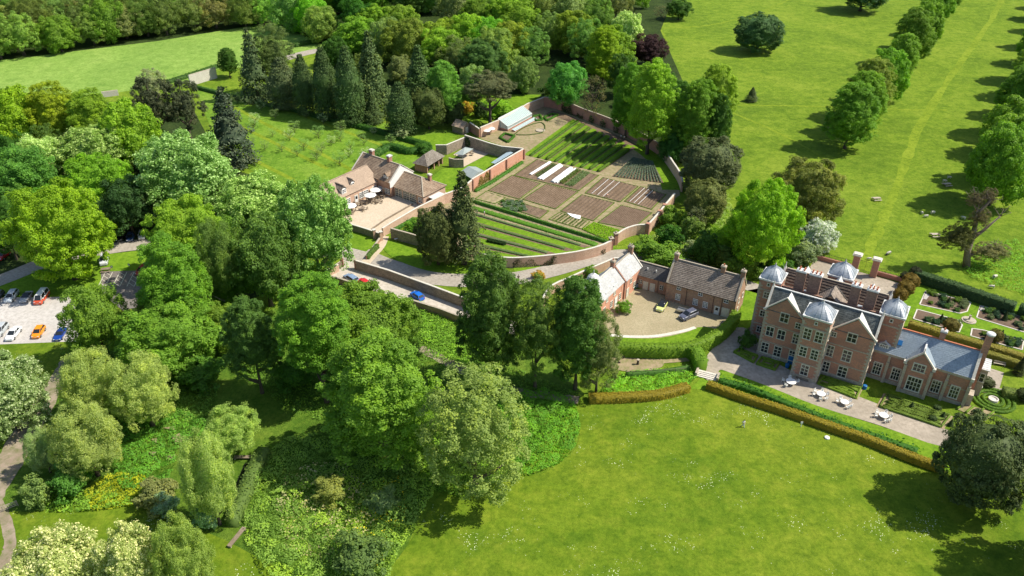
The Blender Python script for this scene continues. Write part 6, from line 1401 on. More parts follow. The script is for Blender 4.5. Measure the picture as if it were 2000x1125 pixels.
# ------------------------------------------------------------------ vegetable garden beds
def bil(Q, u, v): return Q[0].lerp(Q[1], u).lerp(Q[3].lerp(Q[2], u), v)
def bed(pts, label, rows=None, edge=True, soil='soil', f=z4, crops=(), name='vegetable_bed', cat='vegetable bed'):
    """Q: a b c d; u runs a->b, v runs a->d"""
    Q = gp(pts, f); t = thing(name, label, cat, Q[0]); o0 = Q[0]
    mb = MB(); n = rows or 1; nv = 2
    P = [q - o0 for q in Q]
    # ridged soil
    k = rows * 2 if rows else 2
    for i in range(k):
        rh = 0.14; z1, z2 = (0.08 + (rh if rows and i % 2 else 0)), (0.08 + (rh if rows and (i + 1) % 2 else 0))
        a, b, c, d = bil(P, 0, i / k), bil(P, 1, i / k), bil(P, 1, (i + 1) / k), bil(P, 0, (i + 1) / k)
        mb.poly([(a.x, a.y, z1), (b.x, b.y, z1), (c.x, c.y, z2), (d.x, d.y, z2)])
    mb.build('soil', M[soil], t)
    if edge:
        e = MB()
        for i in range(4):
            a, b = P[i], P[(i + 1) % 4]; e.beam((a.x, a.y, 0.09), (b.x, b.y, 0.09), 0.22, 0.2)
        e.build('edging', M['rough'], t)
    for (v0, v1, u0, u1, nr, col, hh, lf, nm) in crops:
        rg = np.random.default_rng(int(v0 * 1000 + nr)); PP = []; NN = []
        for r in range(nr):
            v = v0 + (v1 - v0) * (r + 0.5) / nr; a = bil(P, u0, v); b = bil(P, u1, v); ln = (b - a).length; w = (bil(P, 0.5, v1) - bil(P, 0.5, v0)).length / nr * 0.36
            m = int(ln * 55 * min(1.5, w * 3) * (0.2 / lf)) + 2; s = rg.uniform(0, 1, m)[:, None]
            p = np.array(a)[None] * (1 - s) + np.array(b)[None] * s; q = rg.normal(size=(m, 2)) * w * 0.5; p[:, :2] += q
            p[:, 2] = 0.12 + hh * np.clip(1 - (np.hypot(q[:, 0], q[:, 1]) / w) ** 2, 0, 1) * rg.uniform(0.6, 1.05, m)
            PP.append(p); NN.append(np.stack([q[:, 0] * 2, q[:, 1] * 2, np.full(m, 0.8)], 1) + rg.normal(size=(m, 3)) * 0.35)
        PP = np.vstack(PP); NN = np.vstack(NN)
        me = leaf_mesh(nm, PP, NN, lf * rg.uniform(0.7, 1.4, len(PP)), np.clip(0.45 + rg.normal(size=len(PP)) * 0.18, 0, 1), M['leaf'])
        o = bpy.data.objects.new(nm, me); COL.objects.link(o); o.parent = t; o.color = (*col, 1)
    return t
bed([(228, 665), (375, 572), (548, 622), (420, 718)], 'bare brown bed, left one of the two wide plain beds', rows=14)
bed([(440, 718), (580, 625), (778, 672), (640, 778)], 'bare brown bed, right one of the two wide plain beds beside the cross path', rows=16)
bed([(670, 790), (800, 690), (1000, 740), (870, 850)], 'raked brown bed in the middle of the garden with long drill lines', rows=9)
b5 = bed([(820, 680), (930, 585), (1145, 640), (1035, 735)], 'brown bed crossed by white string lines, gardener beside it', rows=8)
b6 = bed([(1060, 730), (1160, 640), (1315, 690), (1225, 780)], 'brown bed with hoops at the right, below the grey crop', rows=10)
bed([(900, 860), (1040, 755), (1230, 800), (1110, 900)], 'dark furrowed bed at the lower right, nearest the pale wall', rows=18, soil='darksoil')
bed([(150, 715), (215, 672), (335, 710), (270, 745)], 'pale stony bed at the lower left corner of the brown beds', rows=3, soil='path')
bed([(600, 840), (665, 798), (850, 855), (800, 900)], 'pale green sprouting bed with a white sheet at its top edge', rows=5, soil='path', crops=[(0.05, 0.95, 0.02, 0.98, 9, (0.13, 0.2, 0.04), 0.12, 0.14, 'seedlings')])
bed([(805, 902), (872, 860), (1042, 912), (962, 972)], 'brilliant yellow-green bed next to the gate piers', crops=[(0.0, 1.0, 0.0, 1.0, 16, (0.30, 0.52, 0.02), 0.35, 0.2, 'green_manure')])
bed([(290, 745), (345, 715), (600, 790), (545, 835)], 'brown bed with a clump of silvery cabbages at its left end', rows=6)
rg_ = random.Random(4); cb = MB()
for i, (x, y) in enumerate([(320 + (k % 5) * 28 + (k // 5) * 8, 735 + (k // 5) * 17) for k in range(20)]):
    p = G(*z4(x, y)); rr = rg_.uniform(0.5, 0.85)
    o = bpy.data.objects.new('cabbage', CR['shrub%d' % (i % 2)]); COL.objects.link(o); o.location = (p.x, p.y, 0.35); o.scale = (rr, rr, rr * 0.7); o.color = (0.24, 0.34, 0.22, 1) if i % 3 else (0.12, 0.25, 0.05, 1)
    tag(o, '%s silvery cabbage from the left in the %s row of the cabbage clump' % (ORD[i % 5], ORD[i // 5]), 'cabbage', 'silvery cabbages in the brown bed')
b4 = bed([(385, 572), (525, 475), (905, 572), (785, 665)], 'large mixed bed with white covered rows and green leafy rows', rows=12)
def strip_on(pts, w, h, mat, name, label, cat, grp=None, z=0.12, arch=True):
    a, b = gp(pts, z4); o_, rz_, ln = frame2(a, b); mb = MB(); n = 8; rn = random.Random(int(ln * 10))
    ns = int(ln / 0.8); ring = []
    for i in range(ns + 1):
        x = ln * i / ns; hh = h * rn.uniform(0.85, 1.1); r = []
        for k in range(7):
            t = math.pi * k / 6; r.append((x, -math.cos(t) * w / 2, z + math.sin(t) * hh))
        ring.append(r)
    for i in range(ns):
        for k in range(6): mb.poly([ring[i][k], ring[i + 1][k], ring[i + 1][k + 1], ring[i][k + 1]])
    mb.poly(ring[0]); mb.poly(ring[-1][::-1])
    o = mb.build(name, M[mat], loc=a, rz=rz_); tag(o, label, cat, grp); return o
strip_on([(487, 568), (607, 492)], 1.1, 0.35, 'fleece', 'fleece_tunnel', 'leftmost narrow white fleece tunnel on the mixed bed', 'fleece tunnel', 'white fleece tunnels')
strip_on([(538, 595), (668, 508)], 1.2, 0.45, 'fleece', 'fleece_tunnel', 'second white fleece tunnel, left one of the touching pair', 'fleece tunnel', 'white fleece tunnels')
strip_on([(556, 598), (680, 514)], 0.9, 0.4, 'fleece', 'fleece_tunnel', 'third white fleece tunnel, right one of the touching pair', 'fleece tunnel', 'white fleece tunnels')
strip_on([(622, 615), (735, 530)], 1.5, 0.55, 'fleece', 'fleece_tunnel', 'widest white fleece tunnel of the mixed bed', 'fleece tunnel', 'white fleece tunnels')
strip_on([(646, 620), (762, 534)], 0.9, 0.45, 'fleece', 'fleece_tunnel', 'rightmost white fleece tunnel next to the grassy green rows', 'fleece tunnel', 'white fleece tunnels')
def cropstrip(pts, col, h, lf, rows, label, name='crop_rows', cat='vegetable rows'):
    Q = gp(pts, z4); t = bed(pts, label, edge=False, soil='soil', crops=[(0.02, 0.98, 0.01, 0.99, rows, col, h, lf, 'plants')], name=name, cat=cat); t.location.z = 0.08; return t
cropstrip([(512, 572), (628, 500), (645, 510), (535, 588)], (0.14, 0.20, 0.07), 0.3, 0.16, 4, 'green rows between the first and second white fleece tunnels')
cropstrip([(655, 618), (772, 535), (800, 543), (690, 630)], (0.16, 0.22, 0.05), 0.6, 0.2, 5, 'tall grassy green rows right of the white fleece tunnels')
cropstrip([(695, 632), (805, 545), (858, 558), (745, 645)], (0.20, 0.29, 0.12), 0.4, 0.2, 7, 'pale green leafy rows right of the tall grassy rows')
cropstrip([(985, 578), (1110, 465), (1235, 490), (1300, 620)], (0.17, 0.23, 0.18), 0.4, 0.22, 15, 'grey-green rows of leeks near the right bend of the wall')
Qf = gp([(445, 445), (745, 228), (1128, 402), (912, 552)], z4)
for i in range(9):
    v = (i + 0.5) / 9; dv = 0.5 / 9
    a, b, c, d = bil(Qf, 0, v - dv * 0.95), bil(Qf, 1, v - dv * 0.95), bil(Qf, 1, v + dv * 0.3), bil(Qf, 0, v + dv * 0.3)
    o = sheet('grass_strip', [a, b, c, d], M['mown'], 0.07)
    sheet('row_soil', [bil(Qf, 0, v + dv * 0.3), bil(Qf, 1, v + dv * 0.3), bil(Qf, 1, v + dv * 1.05), bil(Qf, 0, v + dv * 1.05)], M['darksoil'], 0.065)
    p, q = bil(Qf, 0.0, v + dv * 0.62), bil(Qf, 1 - 0.02 * i, v + dv * 0.62)
    H_([p, p.lerp(q, 0.5), q], 0.75, 0.6 + 0.12 * (i % 3), (0.09 + 0.01 * (i % 3), 0.175, 0.02), 'fruit_bush_row', '%s row of fruit bushes from the glasshouse side of the garden' % ORD[i], 'fruit bushes', 'rows of fruit bushes', leaf=0.18, lump=0.35, dens=16, seed=20 + i)
# lower long rows
A0, B0 = z4(110, 690), z4(965, 975)
def low(t): # parameter 0..1 down the left side and along the wall
    L0, L1 = Vector((135, 735, 0)), Vector((70, 1075, 0)); R0, R1 = Vector((955, 985, 0)), Vector((330, 1110, 0)); a = L0.lerp(L1, t); b = R0.lerp(R1, t); return G(*z4(a.x, a.y)), G(*z4(b.x, b.y))
a, b = low(0.0); H_([a, a.lerp(b, 0.5), b], 0.7, 0.9, (0.085, 0.185, 0.025), 'espalier_row', 'trained leafy row on wires above the long lower strips', 'espaliered row', leaf=0.2, lump=0.4, dens=16)
a, b = low(0.10); H_([a, a.lerp(b, 0.5), b], 2.0, 0.3, (0.12, 0.25, 0.025), 'strawberry_rows', 'broad band of low bright green rows below the wire-trained row', 'vegetable rows', leaf=0.2, lump=0.3, dens=16)
for i, (t0, t1, kind) in enumerate(((0.17, 0.225, 'soil'), (0.225, 0.32, 'mown'), (0.32, 0.40, 'soil'), (0.40, 0.50, 'mown'), (0.50, 0.585, 'soil'), (0.585, 0.68, 'mown'), (0.68, 0.76, 'soil'), (0.76, 0.85, 'mown'), (0.85, 0.96, 'darksoil'))):
    a, b = low(t0); d, c = low(t1)
    if kind == 'mown': sheet('grass_strip', [a, b, c, d], M['mown'], 0.07)
    else:
        sheet('planted_strip', [a, b, c, d], M[kind], 0.075)
        p, q = a.lerp(d, 0.5), b.lerp(c, 0.5); k = 0.95
        H_([p, p.lerp(q, 0.5), p.lerp(q, k)], 0.9, 0.35 + 0.1 * (i % 2), ((0.12, 0.17, 0.06) if i in (2, 6) else (0.15, 0.19, 0.085)), 'perennial_row', '%s low planted row from the top of the long lower strips' % ORD[i // 2], 'flower row', 'low planted rows', leaf=0.16, lump=0.5, dens=9, seed=60 + i)
for i in range(9):
    p = low(0.62)[0].lerp(low(0.55)[1], 0.28 + i * 0.022); rr = 0.55
    o = bpy.data.objects.new('lavender_bush', CR['shrub%d' % (i % 2)]); COL.objects.link(o); o.location = (p.x, p.y, 0.4); o.scale = (rr, rr, 0.5); o.color = (0.055, 0.11, 0.03, 1); tag(o, '%s small dark round bush from the left in the lower strips' % ORD[i], 'bush', 'small round bushes in the lower strips')
q = MB()
for u in (0.15, 0.32, 0.5, 0.68):
    for (b_, P_) in ((b5, gp([(820, 680), (930, 585), (1145, 640), (1035, 735)], z4)),):
        a_, c_ = bil(P_, 0.02, u), bil(P_, 0.98, u)
for bb, PP_ in ((b5, [(820, 680), (930, 585), (1145, 640), (1035, 735)]), (b6, [(1060, 730), (1160, 640), (1315, 690), (1225, 780)])):
    P_ = gp(PP_, z4); s_ = MB()
    for u in (0.18, 0.34, 0.5):
        a_, c_ = bil(P_, u, 0.02) - P_[0], bil(P_, u + 0.04, 0.98) - P_[0]; a_, c_ = bil(P_, 0.03, u) - P_[0], bil(P_, 0.97, u) - P_[0]; s_.beam((a_.x, a_.y, 0.3), (c_.x, c_.y, 0.3), 0.09, 0.05)
    s_.build('string_line', M['fleece'], bb)
w_ = MB(); P_ = gp([(710, 805), (760, 815), (795, 822), (790, 842), (765, 838), (735, 825)], z4); w_.poly([(p.x, p.y, 0.32) for p in P_]); w_.poly([(p.x, p.y, 0.22) for p in P_][::-1])
for i in range(6): a, b = P_[i], P_[(i + 1) % 6]; w_.poly([(a.x, a.y, .22), (b.x, b.y, .22), (b.x, b.y, .32), (a.x, a.y, .32)])
tag(w_.build('white_sheet', M['fleece']), 'crumpled white sheet lying at the edge of the pale green bed', 'sheet')
# small parterre by the glasshouse
for pts, lb in (([(300, 345), (330, 318), (390, 335), (350, 372)], 'small box-edged bed left of the glasshouse end'), ([(505, 215), (545, 205), (560, 235), (520, 240)], 'box-edged bed at the upper end of the glasshouse'), ([(570, 220), (620, 198), (655, 205), (590, 240)], 'box-edged bed beside the top corner of the garden')):
    t = thing('box_bed', lb, 'flower bed', (0, 0, 0)); P_ = gp(pts, z4)
    for i in range(4): o = H_([P_[i], P_[(i + 1) % 4]], 0.7, 0.6, (0.07, 0.17, 0.018), 'box_edging', None, None, leaf=0.16, parent=t); o['label'] = ''; del o['label']; 
    m_ = MB(); m_.poly([(p.x, p.y, 0.06) for p in P_]); m_.build('soil', M['darksoil'], t)
def ring_edge(c, rx, ry, n=24): return [c + Vector((math.cos(2 * math.pi * i / n) * rx, math.sin(2 * math.pi * i / n) * ry, 0)) for i in range(n + 1)]
H_(gp([(385, 325), (450, 280), (540, 250), (575, 270), (560, 310), (480, 325), (400, 325)], z4), 0.25, 0.3, (0.10, 0.14, 0.04), 'lavender_edging', 'thin lavender edging of the sandy bed before the glasshouse', 'edging', leaf=0.12, dens=20)
m_ = MB(); pc = G(*z4(548, 298)); m_.lathe([(1.6, 0.0), (1.6, 0.3), (1.3, 0.3), (1.3, 0.12)], 20); o = m_.build('round_pond', M['stone'], loc=pc); tag(o, 'small round dipping pond in the sandy bed', 'pond')
for i, (x, y) in enumerate(((222, 330), (250, 318))):
    t = thing('white_parasol', ['left', 'right'][i] + ' white parasol of the pair between shed and glasshouse', 'parasol', G(*z4(x, y))); b = MB(); b.tube([(0, 0, 0), (0, 0, 2.3)], 0.04, 6); b.build('pole', M['wood'], t)
    b = MB(); b.lathe([(1.3, 1.9), (1.28, 1.95), (0.05, 2.5)], 8); b.build('canopy', M['white'], t)

# ------------------------------------------------------------------ knot gardens and topiary before the house
def knot(pts, label, pattern, f=kz, soil='path', h=0.5, w=0.30, col=(0.19, 0.27, 0.03)):
    Q = gp(pts, f); t = thing('knot_garden', label, 'knot garden', Q[0]); o0 = Q[0]; P = [q - o0 for q in Q]
    m_ = MB(); m_.poly([(p.x, p.y, 0.11) for p in P]); m_.build('soil', M[soil], t)
    for pl in pattern:
        L = [bil(P, u, v) for u, v in pl]; ww, hh = w, h
        o = H_(L, ww, hh, col, 'box_edging', None, None, leaf=0.11, dens=12, parent=t, smooth=len(L) > 4, lump=0.05, n=2)
    return t
def circ(cu, cv, ru, rv, n=12, a0=0, a1=360): return [(cu + ru * math.cos(R(a0 + (a1 - a0) * i / n)), cv + rv * math.sin(R(a0 + (a1 - a0) * i / n))) for i in range(n + 1)]
sq_ = [[(0.04, 0.05), (0.96, 0.05)], [(0.96, 0.05), (0.96, 0.95)], [(0.96, 0.95), (0.04, 0.95)], [(0.04, 0.95), (0.04, 0.05)]]
kn = sq_ + [circ(0.5, 0.5, 0.2, 0.26), [(0.08, 0.1), (0.34, 0.34)], [(0.92, 0.1), (0.66, 0.34)], [(0.08, 0.9), (0.34, 0.66)], [(0.92, 0.9), (0.66, 0.66)]]
knot([(210, 35), (258, 8), (425, 70), (385, 130)], 'left one of the two small green knot gardens left of the front tower', kn)
knot([(395, 135), (442, 75), (605, 125), (560, 190)], 'right one of the two small green knot gardens left of the front tower', kn)
knot([(885, 292), (940, 228), (1270, 335), (1228, 425)], 'knot garden in front of the right gable, beside the front tower', sq_ + [circ(0.4, 0.55, 0.14, 0.3), circ(0.4, 0.55, 0.07, 0.15), [(0.06, 0.1), (0.28, 0.9)], [(0.06, 0.9), (0.28, 0.1)], [(0.58, 0.08), (0.75, 0.92)], [(0.75, 0.08), (0.94, 0.9)], [(0.62, 0.92), (0.94, 0.2)]])
pat = sq_[:] + [[(x, 0.08), (x + 0.08, 0.92)] for x in (0.16, 0.5, 0.86)]
for x in (0.12, 0.32, 0.54, 0.76): pat += [circ(x + 0.06, 0.5, 0.085, 0.30, 10), [(x - 0.03, 0.1), (x + 0.15, 0.88)], [(x - 0.03, 0.9), (x + 0.15, 0.12)]]
knot([(1378, 478), (1440, 370), (2010, 560), (1930, 662)], 'long patterned knot garden in front of the side wing', pat, col=(0.17, 0.23, 0.04))
knot([wz(520, 935), wz(560, 900), wz(760, 960), wz(700, 1010)], 'finely striped box pattern at the right end of the side wing', [[(0, v), (1, v)] for v in (0.05, 0.35, 0.65, 0.95)], f=None)
ct = G(*wz(748, 882)); t = thing('round_garden', 'small round garden with a stone basin right of the side wing', 'knot garden', ct)
for r_ in (1.7, 2.7, 3.6): H_([Vector((math.cos(2 * math.pi * i / 16) * r_, math.sin(2 * math.pi * i / 16) * r_, 0)) for i in range(17)], 0.6, 0.4, (0.11, 0.19, 0.022), 'box_edging', None, None, leaf=0.14, parent=t, n=2, lump=0.05)
m_ = MB(); m_.lathe([(0.9, 0), (0.9, 0.5), (0.7, 0.5), (0.6, 0.3)], 16); tag(m_.build('stone_basin', M['palestone'], loc=ct), 'low round stone basin in the middle of the small round garden', 'basin')
def topiary(x, y, shape, r, h, lb, col=(0.18, 0.15, 0.025), f=wz):
    p = G(*(f(x, y) if f else (x, y))); k = 'yew0' if shape == 'ball' else 'cone0'
    o = bpy.data.objects.new('topiary', CR[k]); COL.objects.link(o); o.location = (p.x, p.y, h / 2); o.scale = (r, r, h / 2); o.color = (*col, 1); tag(o, lb, 'topiary')
topiary(480, 460, 'ball', 1.7, 3.2, 'golden topiary ball on the hedge right behind the wing chimney'); topiary(752, 520, 'ball', 1.5, 3.0, 'golden topiary ball on the hedge left of the tall end chimney', (0.17, 0.14, 0.025))
for (x, y, lb) in ((470, 300, 'dark cone topiary in the top left rose bed'), (425, 405, 'dark cone topiary in the left bed nearest the golden hedge'), (817, 392, 'dark cone topiary in the right-hand rose bed'), (792, 505, 'small dark cone topiary right of the tall end chimney')): topiary(x, y, 'cone', 0.85, 2.3, lb, (0.05, 0.09, 0.025))
for (x, y, r_, h_, lb) in ((170, 275, 1.6, 3.6, 'lowest golden cloud-clipped yew behind the right tower'), (205, 235, 1.9, 3.8, 'middle golden cloud-clipped yew behind the right tower'), (235, 190, 2.0, 3.6, 'highest golden cloud-clipped yew behind the right tower'), (205, 155, 1.3, 2.6, 'small dark clipped yew beside the stone end pier'), (262, 140, 1.5, 3.4, 'dark clipped yew at the end of the long dark hedge')):
    topiary(x, y, 'ball', r_, h_, lb, (0.22, 0.155, 0.022) if 'golden' in lb else (0.05, 0.06, 0.025))
for (x, y, lb) in ((248, 930, 'dark box cone in the wing knot garden, left of centre'), (440, 990, 'dark box cone in the wing knot garden, centre'), (488, 1035, 'dark box cone in the wing knot garden near the yew'), (405, 940, 'round box ball in the wing knot garden'), (378, 1005, 'box ball at the path edge of the wing knot garden')): topiary(x, y, 'cone' if 'cone' in lb else 'ball', 0.75, 1.5 if 'cone' in lb else 1.1, lb, (0.07, 0.12, 0.03))
topiary(700, 790, 'ball', 1.6, 1.8, 'square-clipped dark yew left of the bench path', (0.07, 0.09, 0.025)); topiary(900, 720, 'cone', 1.5, 4.5, 'tall dark yew right of the bench path', (0.06, 0.075, 0.02)); topiary(925, 880, 'ball', 1.5, 2.6, 'dark clipped yew at the right edge below the bench path', (0.06, 0.085, 0.02))
ribbon('gravel_path', gp([wz(770, 700), wz(750, 770), wz(735, 810)]), 2.6, M['gravel'], 0.09)
ribbon('gravel_path', gp([wz(650, 815), wz(735, 815), wz(860, 850), wz(960, 880)]), 2.2, M['gravel'], 0.095)
# rose garden beds
def rosebed(pts, lb, seed):
    Q = gp(pts, wz); t = thing('rose_bed', lb, 'flower bed', Q[0]); o0 = Q[0]; P = [q - o0 for q in Q]
    m_ = MB(); m_.poly([(p.x, p.y, 0.10) for p in P]); m_.build('soil', M['darksoil'], t)
    e = MB()
    for i in range(len(P)): a, b = P[i], P[(i + 1) % len(P)]; e.beam((a.x, a.y, 0.1), (b.x, b.y, 0.1), 0.25, 0.12)
    e.build('stone_edging', M['palestone'], t)
    rn = random.Random(seed); x0, x1, y0, y1 = min(p.x for p in P), max(p.x for p in P), min(p.y for p in P), max(p.y for p in P); n = 0; PT = []
    while n < 14:
        x, y = rn.uniform(x0, x1), rn.uniform(y0, y1)
        if not inpoly(x, y, [(p.x * 0.8 + sum(q.x for q in P) / len(P) * .2, p.y * .8 + sum(q.y for q in P) / len(P) * .2) for p in P]): continue
        o = bpy.data.objects.new('rose_bush', CR['shrub%d' % (n % 2)]); COL.objects.link(o); o.parent = t; o.location = (x, y, 0.45); s_ = rn.uniform(0.45, 0.95); o.scale = (s_, s_, s_ * 0.7); o.color = rn.choice([(0.09, 0.2, 0.04, 1), (0.16, 0.27, 0.03, 1), (0.05, 0.12, 0.06, 1), (0.2, 0.26, 0.12, 1)]); n += 1
    return t
rosebed([(338, 215), (612, 285), (590, 340), (545, 352), (300, 298)], 'top left rose bed beside the dark hedge', 1)
rosebed([(285, 328), (540, 395), (560, 425), (540, 468), (262, 385)], 'lower left rose bed beside the golden hedge', 2)
rosebed([(672, 305), (945, 378), (1020, 420), (1000, 480), (930, 465), (648, 378)], 'right-hand rose bed with a pale corner by the dark hedge', 3)
rosebed([(620, 445), (690, 455), (935, 520), (925, 575), (720, 520), (612, 490)], 'lower right rose bed behind the tall end chimney', 4)
for (pts, lb) in (([(338, 215), (375, 225), (340, 270), (318, 262)], 'pale gravel corner of the top left rose bed'), ([(672, 305), (790, 335), (770, 352), (660, 335)], 'pale gravel corner of the right-hand rose bed')):
    sheet('gravel_patch', gp(pts, wz), M['carpark'], 0.16)
t = thing('sundial', 'stone sundial on round steps in the middle of the rose garden', 'sundial', G(*wz(600, 395)))
m_ = MB(); m_.lathe([(1.5, 0.06), (1.5, 0.22), (1.05, 0.22), (1.05, 0.4), (0.5, 0.4)], 20); m_.build('steps', M['stone'], t); m_ = MB(); m_.lathe([(0.3, 0.4), (0.2, 0.6), (0.15, 1.1), (0.3, 1.35), (0.3, 1.42)], 12); m_.build('pedestal', M['stone'], t); m_ = MB(); m_.prism([(0, 0), (0.2, 0), (0, 0.03)], 1.42, 1.6); m_.build('gnomon', M['iron'], t)
# seating circle and steps
sheet('seating_circle', [G(1240, 708) + Vector((math.cos(a) * 6.0, math.sin(a) * 3.2, 0)) for a in [2 * math.pi * k / 24 for k in range(24)]], M['path'], 0.09)
ribbon('gravel_path', gp([(1262, 708), (1300, 706), (1350, 702)]), 1.2, M['path'], 0.08)
st_ = thing('garden_steps', 'flight of stone steps with dark treads between lawn and forecourt', 'steps', G(1381, 735), R(-24))
for k in range(4):
    m_ = MB(); m_.box(-1.9, 1.9, -0.9 + k * 0.42, 0.9, k * 0.12 + 0.06, k * 0.12 + 0.17); m_.build('step', M['palestone'], st_)
for x in (-2.1, 2.1): m_ = MB(); m_.box(x - 0.2, x + 0.2, -1.0, 1.0, 0, 0.95); m_.build('side_wall', M['stone'], st_)
ribbon('long_grass_path', gp([(1365, 755), (1372, 745), (1380, 742)]), 1.5, M['mown'], 0.08)
tr_ = thing('wire_trellis', 'low leafy trellis fence below the seating circle', 'trellis', G(1222, 735), R(5))
m_ = MB()
for k in range(7): m_.box(k * 2.0 - 0.05, k * 2.0 + 0.05, -0.05, 0.05, 0, 1.3)
for z in (0.4, 0.8, 1.2): m_.beam((0, 0, z), (12, 0, z), 0.05)
m_.build('posts', M['wood'], tr_)
H_([G(1222, 736), G(1280, 732), G(1345, 722)], 0.7, 1.1, (0.085, 0.17, 0.03), 'trained_climber', 'patchy green climber growing along the low trellis', 'climber', leaf=0.2, dens=12, lump=0.5)
# ------------------------------------------------------------------ cars
def loft(mb, secs, m=0, close=True):
    n = len(secs[0]); i0 = len(mb.v)
    for s_ in secs: mb.v += [tuple(p) for p in s_]
    for k in range(len(secs) - 1):
        for j in range(n):
            l = (j + 1) % n; mb.f.append((i0 + k * n + j, i0 + k * n + l, i0 + (k + 1) * n + l, i0 + (k + 1) * n + j)); mb.m.append(m)
    if close:
        mb.f.append(tuple(i0 + j for j in range(n - 1, -1, -1))); mb.m.append(m); mb.f.append(tuple(i0 + (len(secs) - 1) * n + j for j in range(n))); mb.m.append(m)
WHEEL = {}
def make_car(kind, name, label, color, group=None, roofc=None):
    """x forward, origin between the wheels on the ground"""
    P = {  # length, width, stations: (x, belt/hood height, half width factor); greenhouse (x0 base rear, x1 base front, x roof rear, x roof front, roof z)
        'estate': (4.6, 1.82, [(-2.3, .75, .9), (-2.2, .98, .97), (-1.2, 1.0, 1), (0.9, .96, 1), (1.75, .86, .97), (2.15, .72, .92), (2.3, .5, .84)], (-2.15, 1.2, -1.85, 0.35, 1.50)),
        'hatch': (4.0, 1.76, [(-2.0, .7, .9), (-1.92, .96, .97), (-1.0, 1.0, 1), (0.8, .96, 1), (1.5, .86, .97), (1.88, .7, .9), (2.0, .5, .82)], (-1.88, 1.05, -1.45, 0.2, 1.48)),
        'saloon': (4.7, 1.82, [(-2.35, .7, .88), (-2.25, .95, .95), (-1.6, .99, 1), (0.9, .94, 1), (1.8, .84, .97), (2.2, .7, .9), (2.35, .5, .82)], (-1.65, 1.15, -0.95, 0.15, 1.40)),
        'suv': (4.6, 1.88, [(-2.3, .85, .9), (-2.2, 1.1, .97), (-1.2, 1.12, 1), (0.95, 1.08, 1), (1.8, 1.0, .97), (2.2, .85, .92), (2.3, .6, .86)], (-2.1, 1.15, -1.75, 0.3, 1.68)),
        'sports': (4.2, 1.78, [(-2.1, .6, .88), (-2.0, .84, .96), (-1.0, .88, 1), (0.7, .82, 1), (1.6, .72, .96), (1.98, .58, .88), (2.1, .42, .8)], (-1.3, 0.85, -0.8, -0.05, 1.24)),
        'camper': (4.9, 1.9, [(-2.45, 1.0, .95), (-2.4, 1.12, .99), (-1.0, 1.12, 1), (1.5, 1.1, 1), (2.1, 1.0, .98), (2.35, .85, .95), (2.45, .55, .88)], (-2.38, 1.95, -2.3, 1.1, 1.97))}[kind]
    Ln, W, ST, (gr, gf, rr, rf, zr) = P; hw = W / 2
    t = thing(name, label, 'camper van' if kind == 'camper' else 'car', (0, 0, 0), 0, group)
    b = MB(); secs = []
    for x, z, k in ST:
        w_ = hw * k; secs.append([(x, -w_ * .92, .22), (x, -w_, .35), (x, -w_, z * .72), (x, -w_ * .96, z * .94), (x, -w_ * .82, z), (x, w_ * .82, z), (x, w_ * .96, z * .94), (x, w_, z * .72), (x, w_, .35), (x, w_ * .92, .22)])
    loft(b, secs); body = b.build('body', M['paint'], t); body.color = (*color, 1)
    zb = ST[2][1] - 0.02
    if kind != 'convertible':
        g = MB(); w0, w1 = hw * .90, hw * .72
        lo = [(gr, -w0, zb), (gf, -w0 * .94, zb - .03), (gf, w0 * .94, zb - .03), (gr, w0, zb)]; hi = [(rr, -w1, zr - .05), (rf, -w1, zr - .04), (rf, w1, zr - .04), (rr, w1, zr - .05)]
        g.poly(hi)
        for i in range(4): j = (i + 1) % 4; g.poly([lo[i], lo[j], hi[j], hi[i]])
        g.build('windows', M['glass'], t)
        r = MB(); secs = []
        for x, z, k in ((rr - .04, zr - .06, 1.0), (rr + .15, zr, 1.02), ((rr + rf) / 2, zr + .02, 1.03), (rf - .15, zr, 1.02), (rf + .05, zr - .06, .98)):
            w_ = w1 * k; secs.append([(x, -w_ * 1.02, z - .06), (x, -w_ * .85, z), (x, w_ * .85, z), (x, w_ * 1.02, z - .06)])
        loft(r, secs)
        for xx0, xx1 in ((gr, rr), (gf, rf), (((gr + gf) / 2), ((rr + rf) / 2))):
            for s_ in (-1, 1): r.beam((xx0, s_ * w0 * (.97 if xx0 != gf else .93), zb), (xx1, s_ * w1 * 1.01, zr - .05), .09, .05)
        ro = r.build('roof', M['paint'], t); ro.color = (*(roofc or color), 1)
    if 'wheel' not in WHEEL:
        w = MB(); w.tube([(0, -.11, 0), (0, .11, 0)], .32, 14); wo_ = w.build('wheel', M['rubber'], t)
        w = MB(); w.tube([(0, -.125, 0), (0, .125, 0)], .2, 10); ri = w.build('rim', M['steel'], wo_); WHEEL['wheel'] = (wo_.data, ri.data); first = wo_
    else: first = None
    for sx in (-1, 1):
        for sy in (-1, 1):
            if first is not None: wo_ = first; first = None
            else:
                wo_ = bpy.data.objects.new('wheel', WHEEL['wheel'][0]); COL.objects.link(wo_); wo_.parent = t
                ri = bpy.data.objects.new('rim', WHEEL['wheel'][1]); COL.objects.link(ri); ri.parent = wo_
            wo_.location = (sx * Ln * .305, sy * (hw - .08), .32)
    for sy in (-1, 1):
        k = MB(); k.box(Ln / 2 - .24, Ln / 2 - .03, sy * hw * .66 - .16, sy * hw * .66 + .16, ST[-2][1] - .12, ST[-2][1] + .0); k.build('headlight', M['lamp'], t)
        k = MB(); k.box(-Ln / 2 - .01, -Ln / 2 + .1, sy * hw * .72 - .12, sy * hw * .72 + .12, ST[0][1] - .02, ST[0][1] + .14); k.build('tail_light', M['red'], t)
        k = MB(); k.box(gf - .45, gf - .3, sy * (hw + .02) - .08, sy * (hw + .02) + .08, zb - .02, zb + .12); k.build('door_mirror', M['paint'], t).color = (*color, 1)
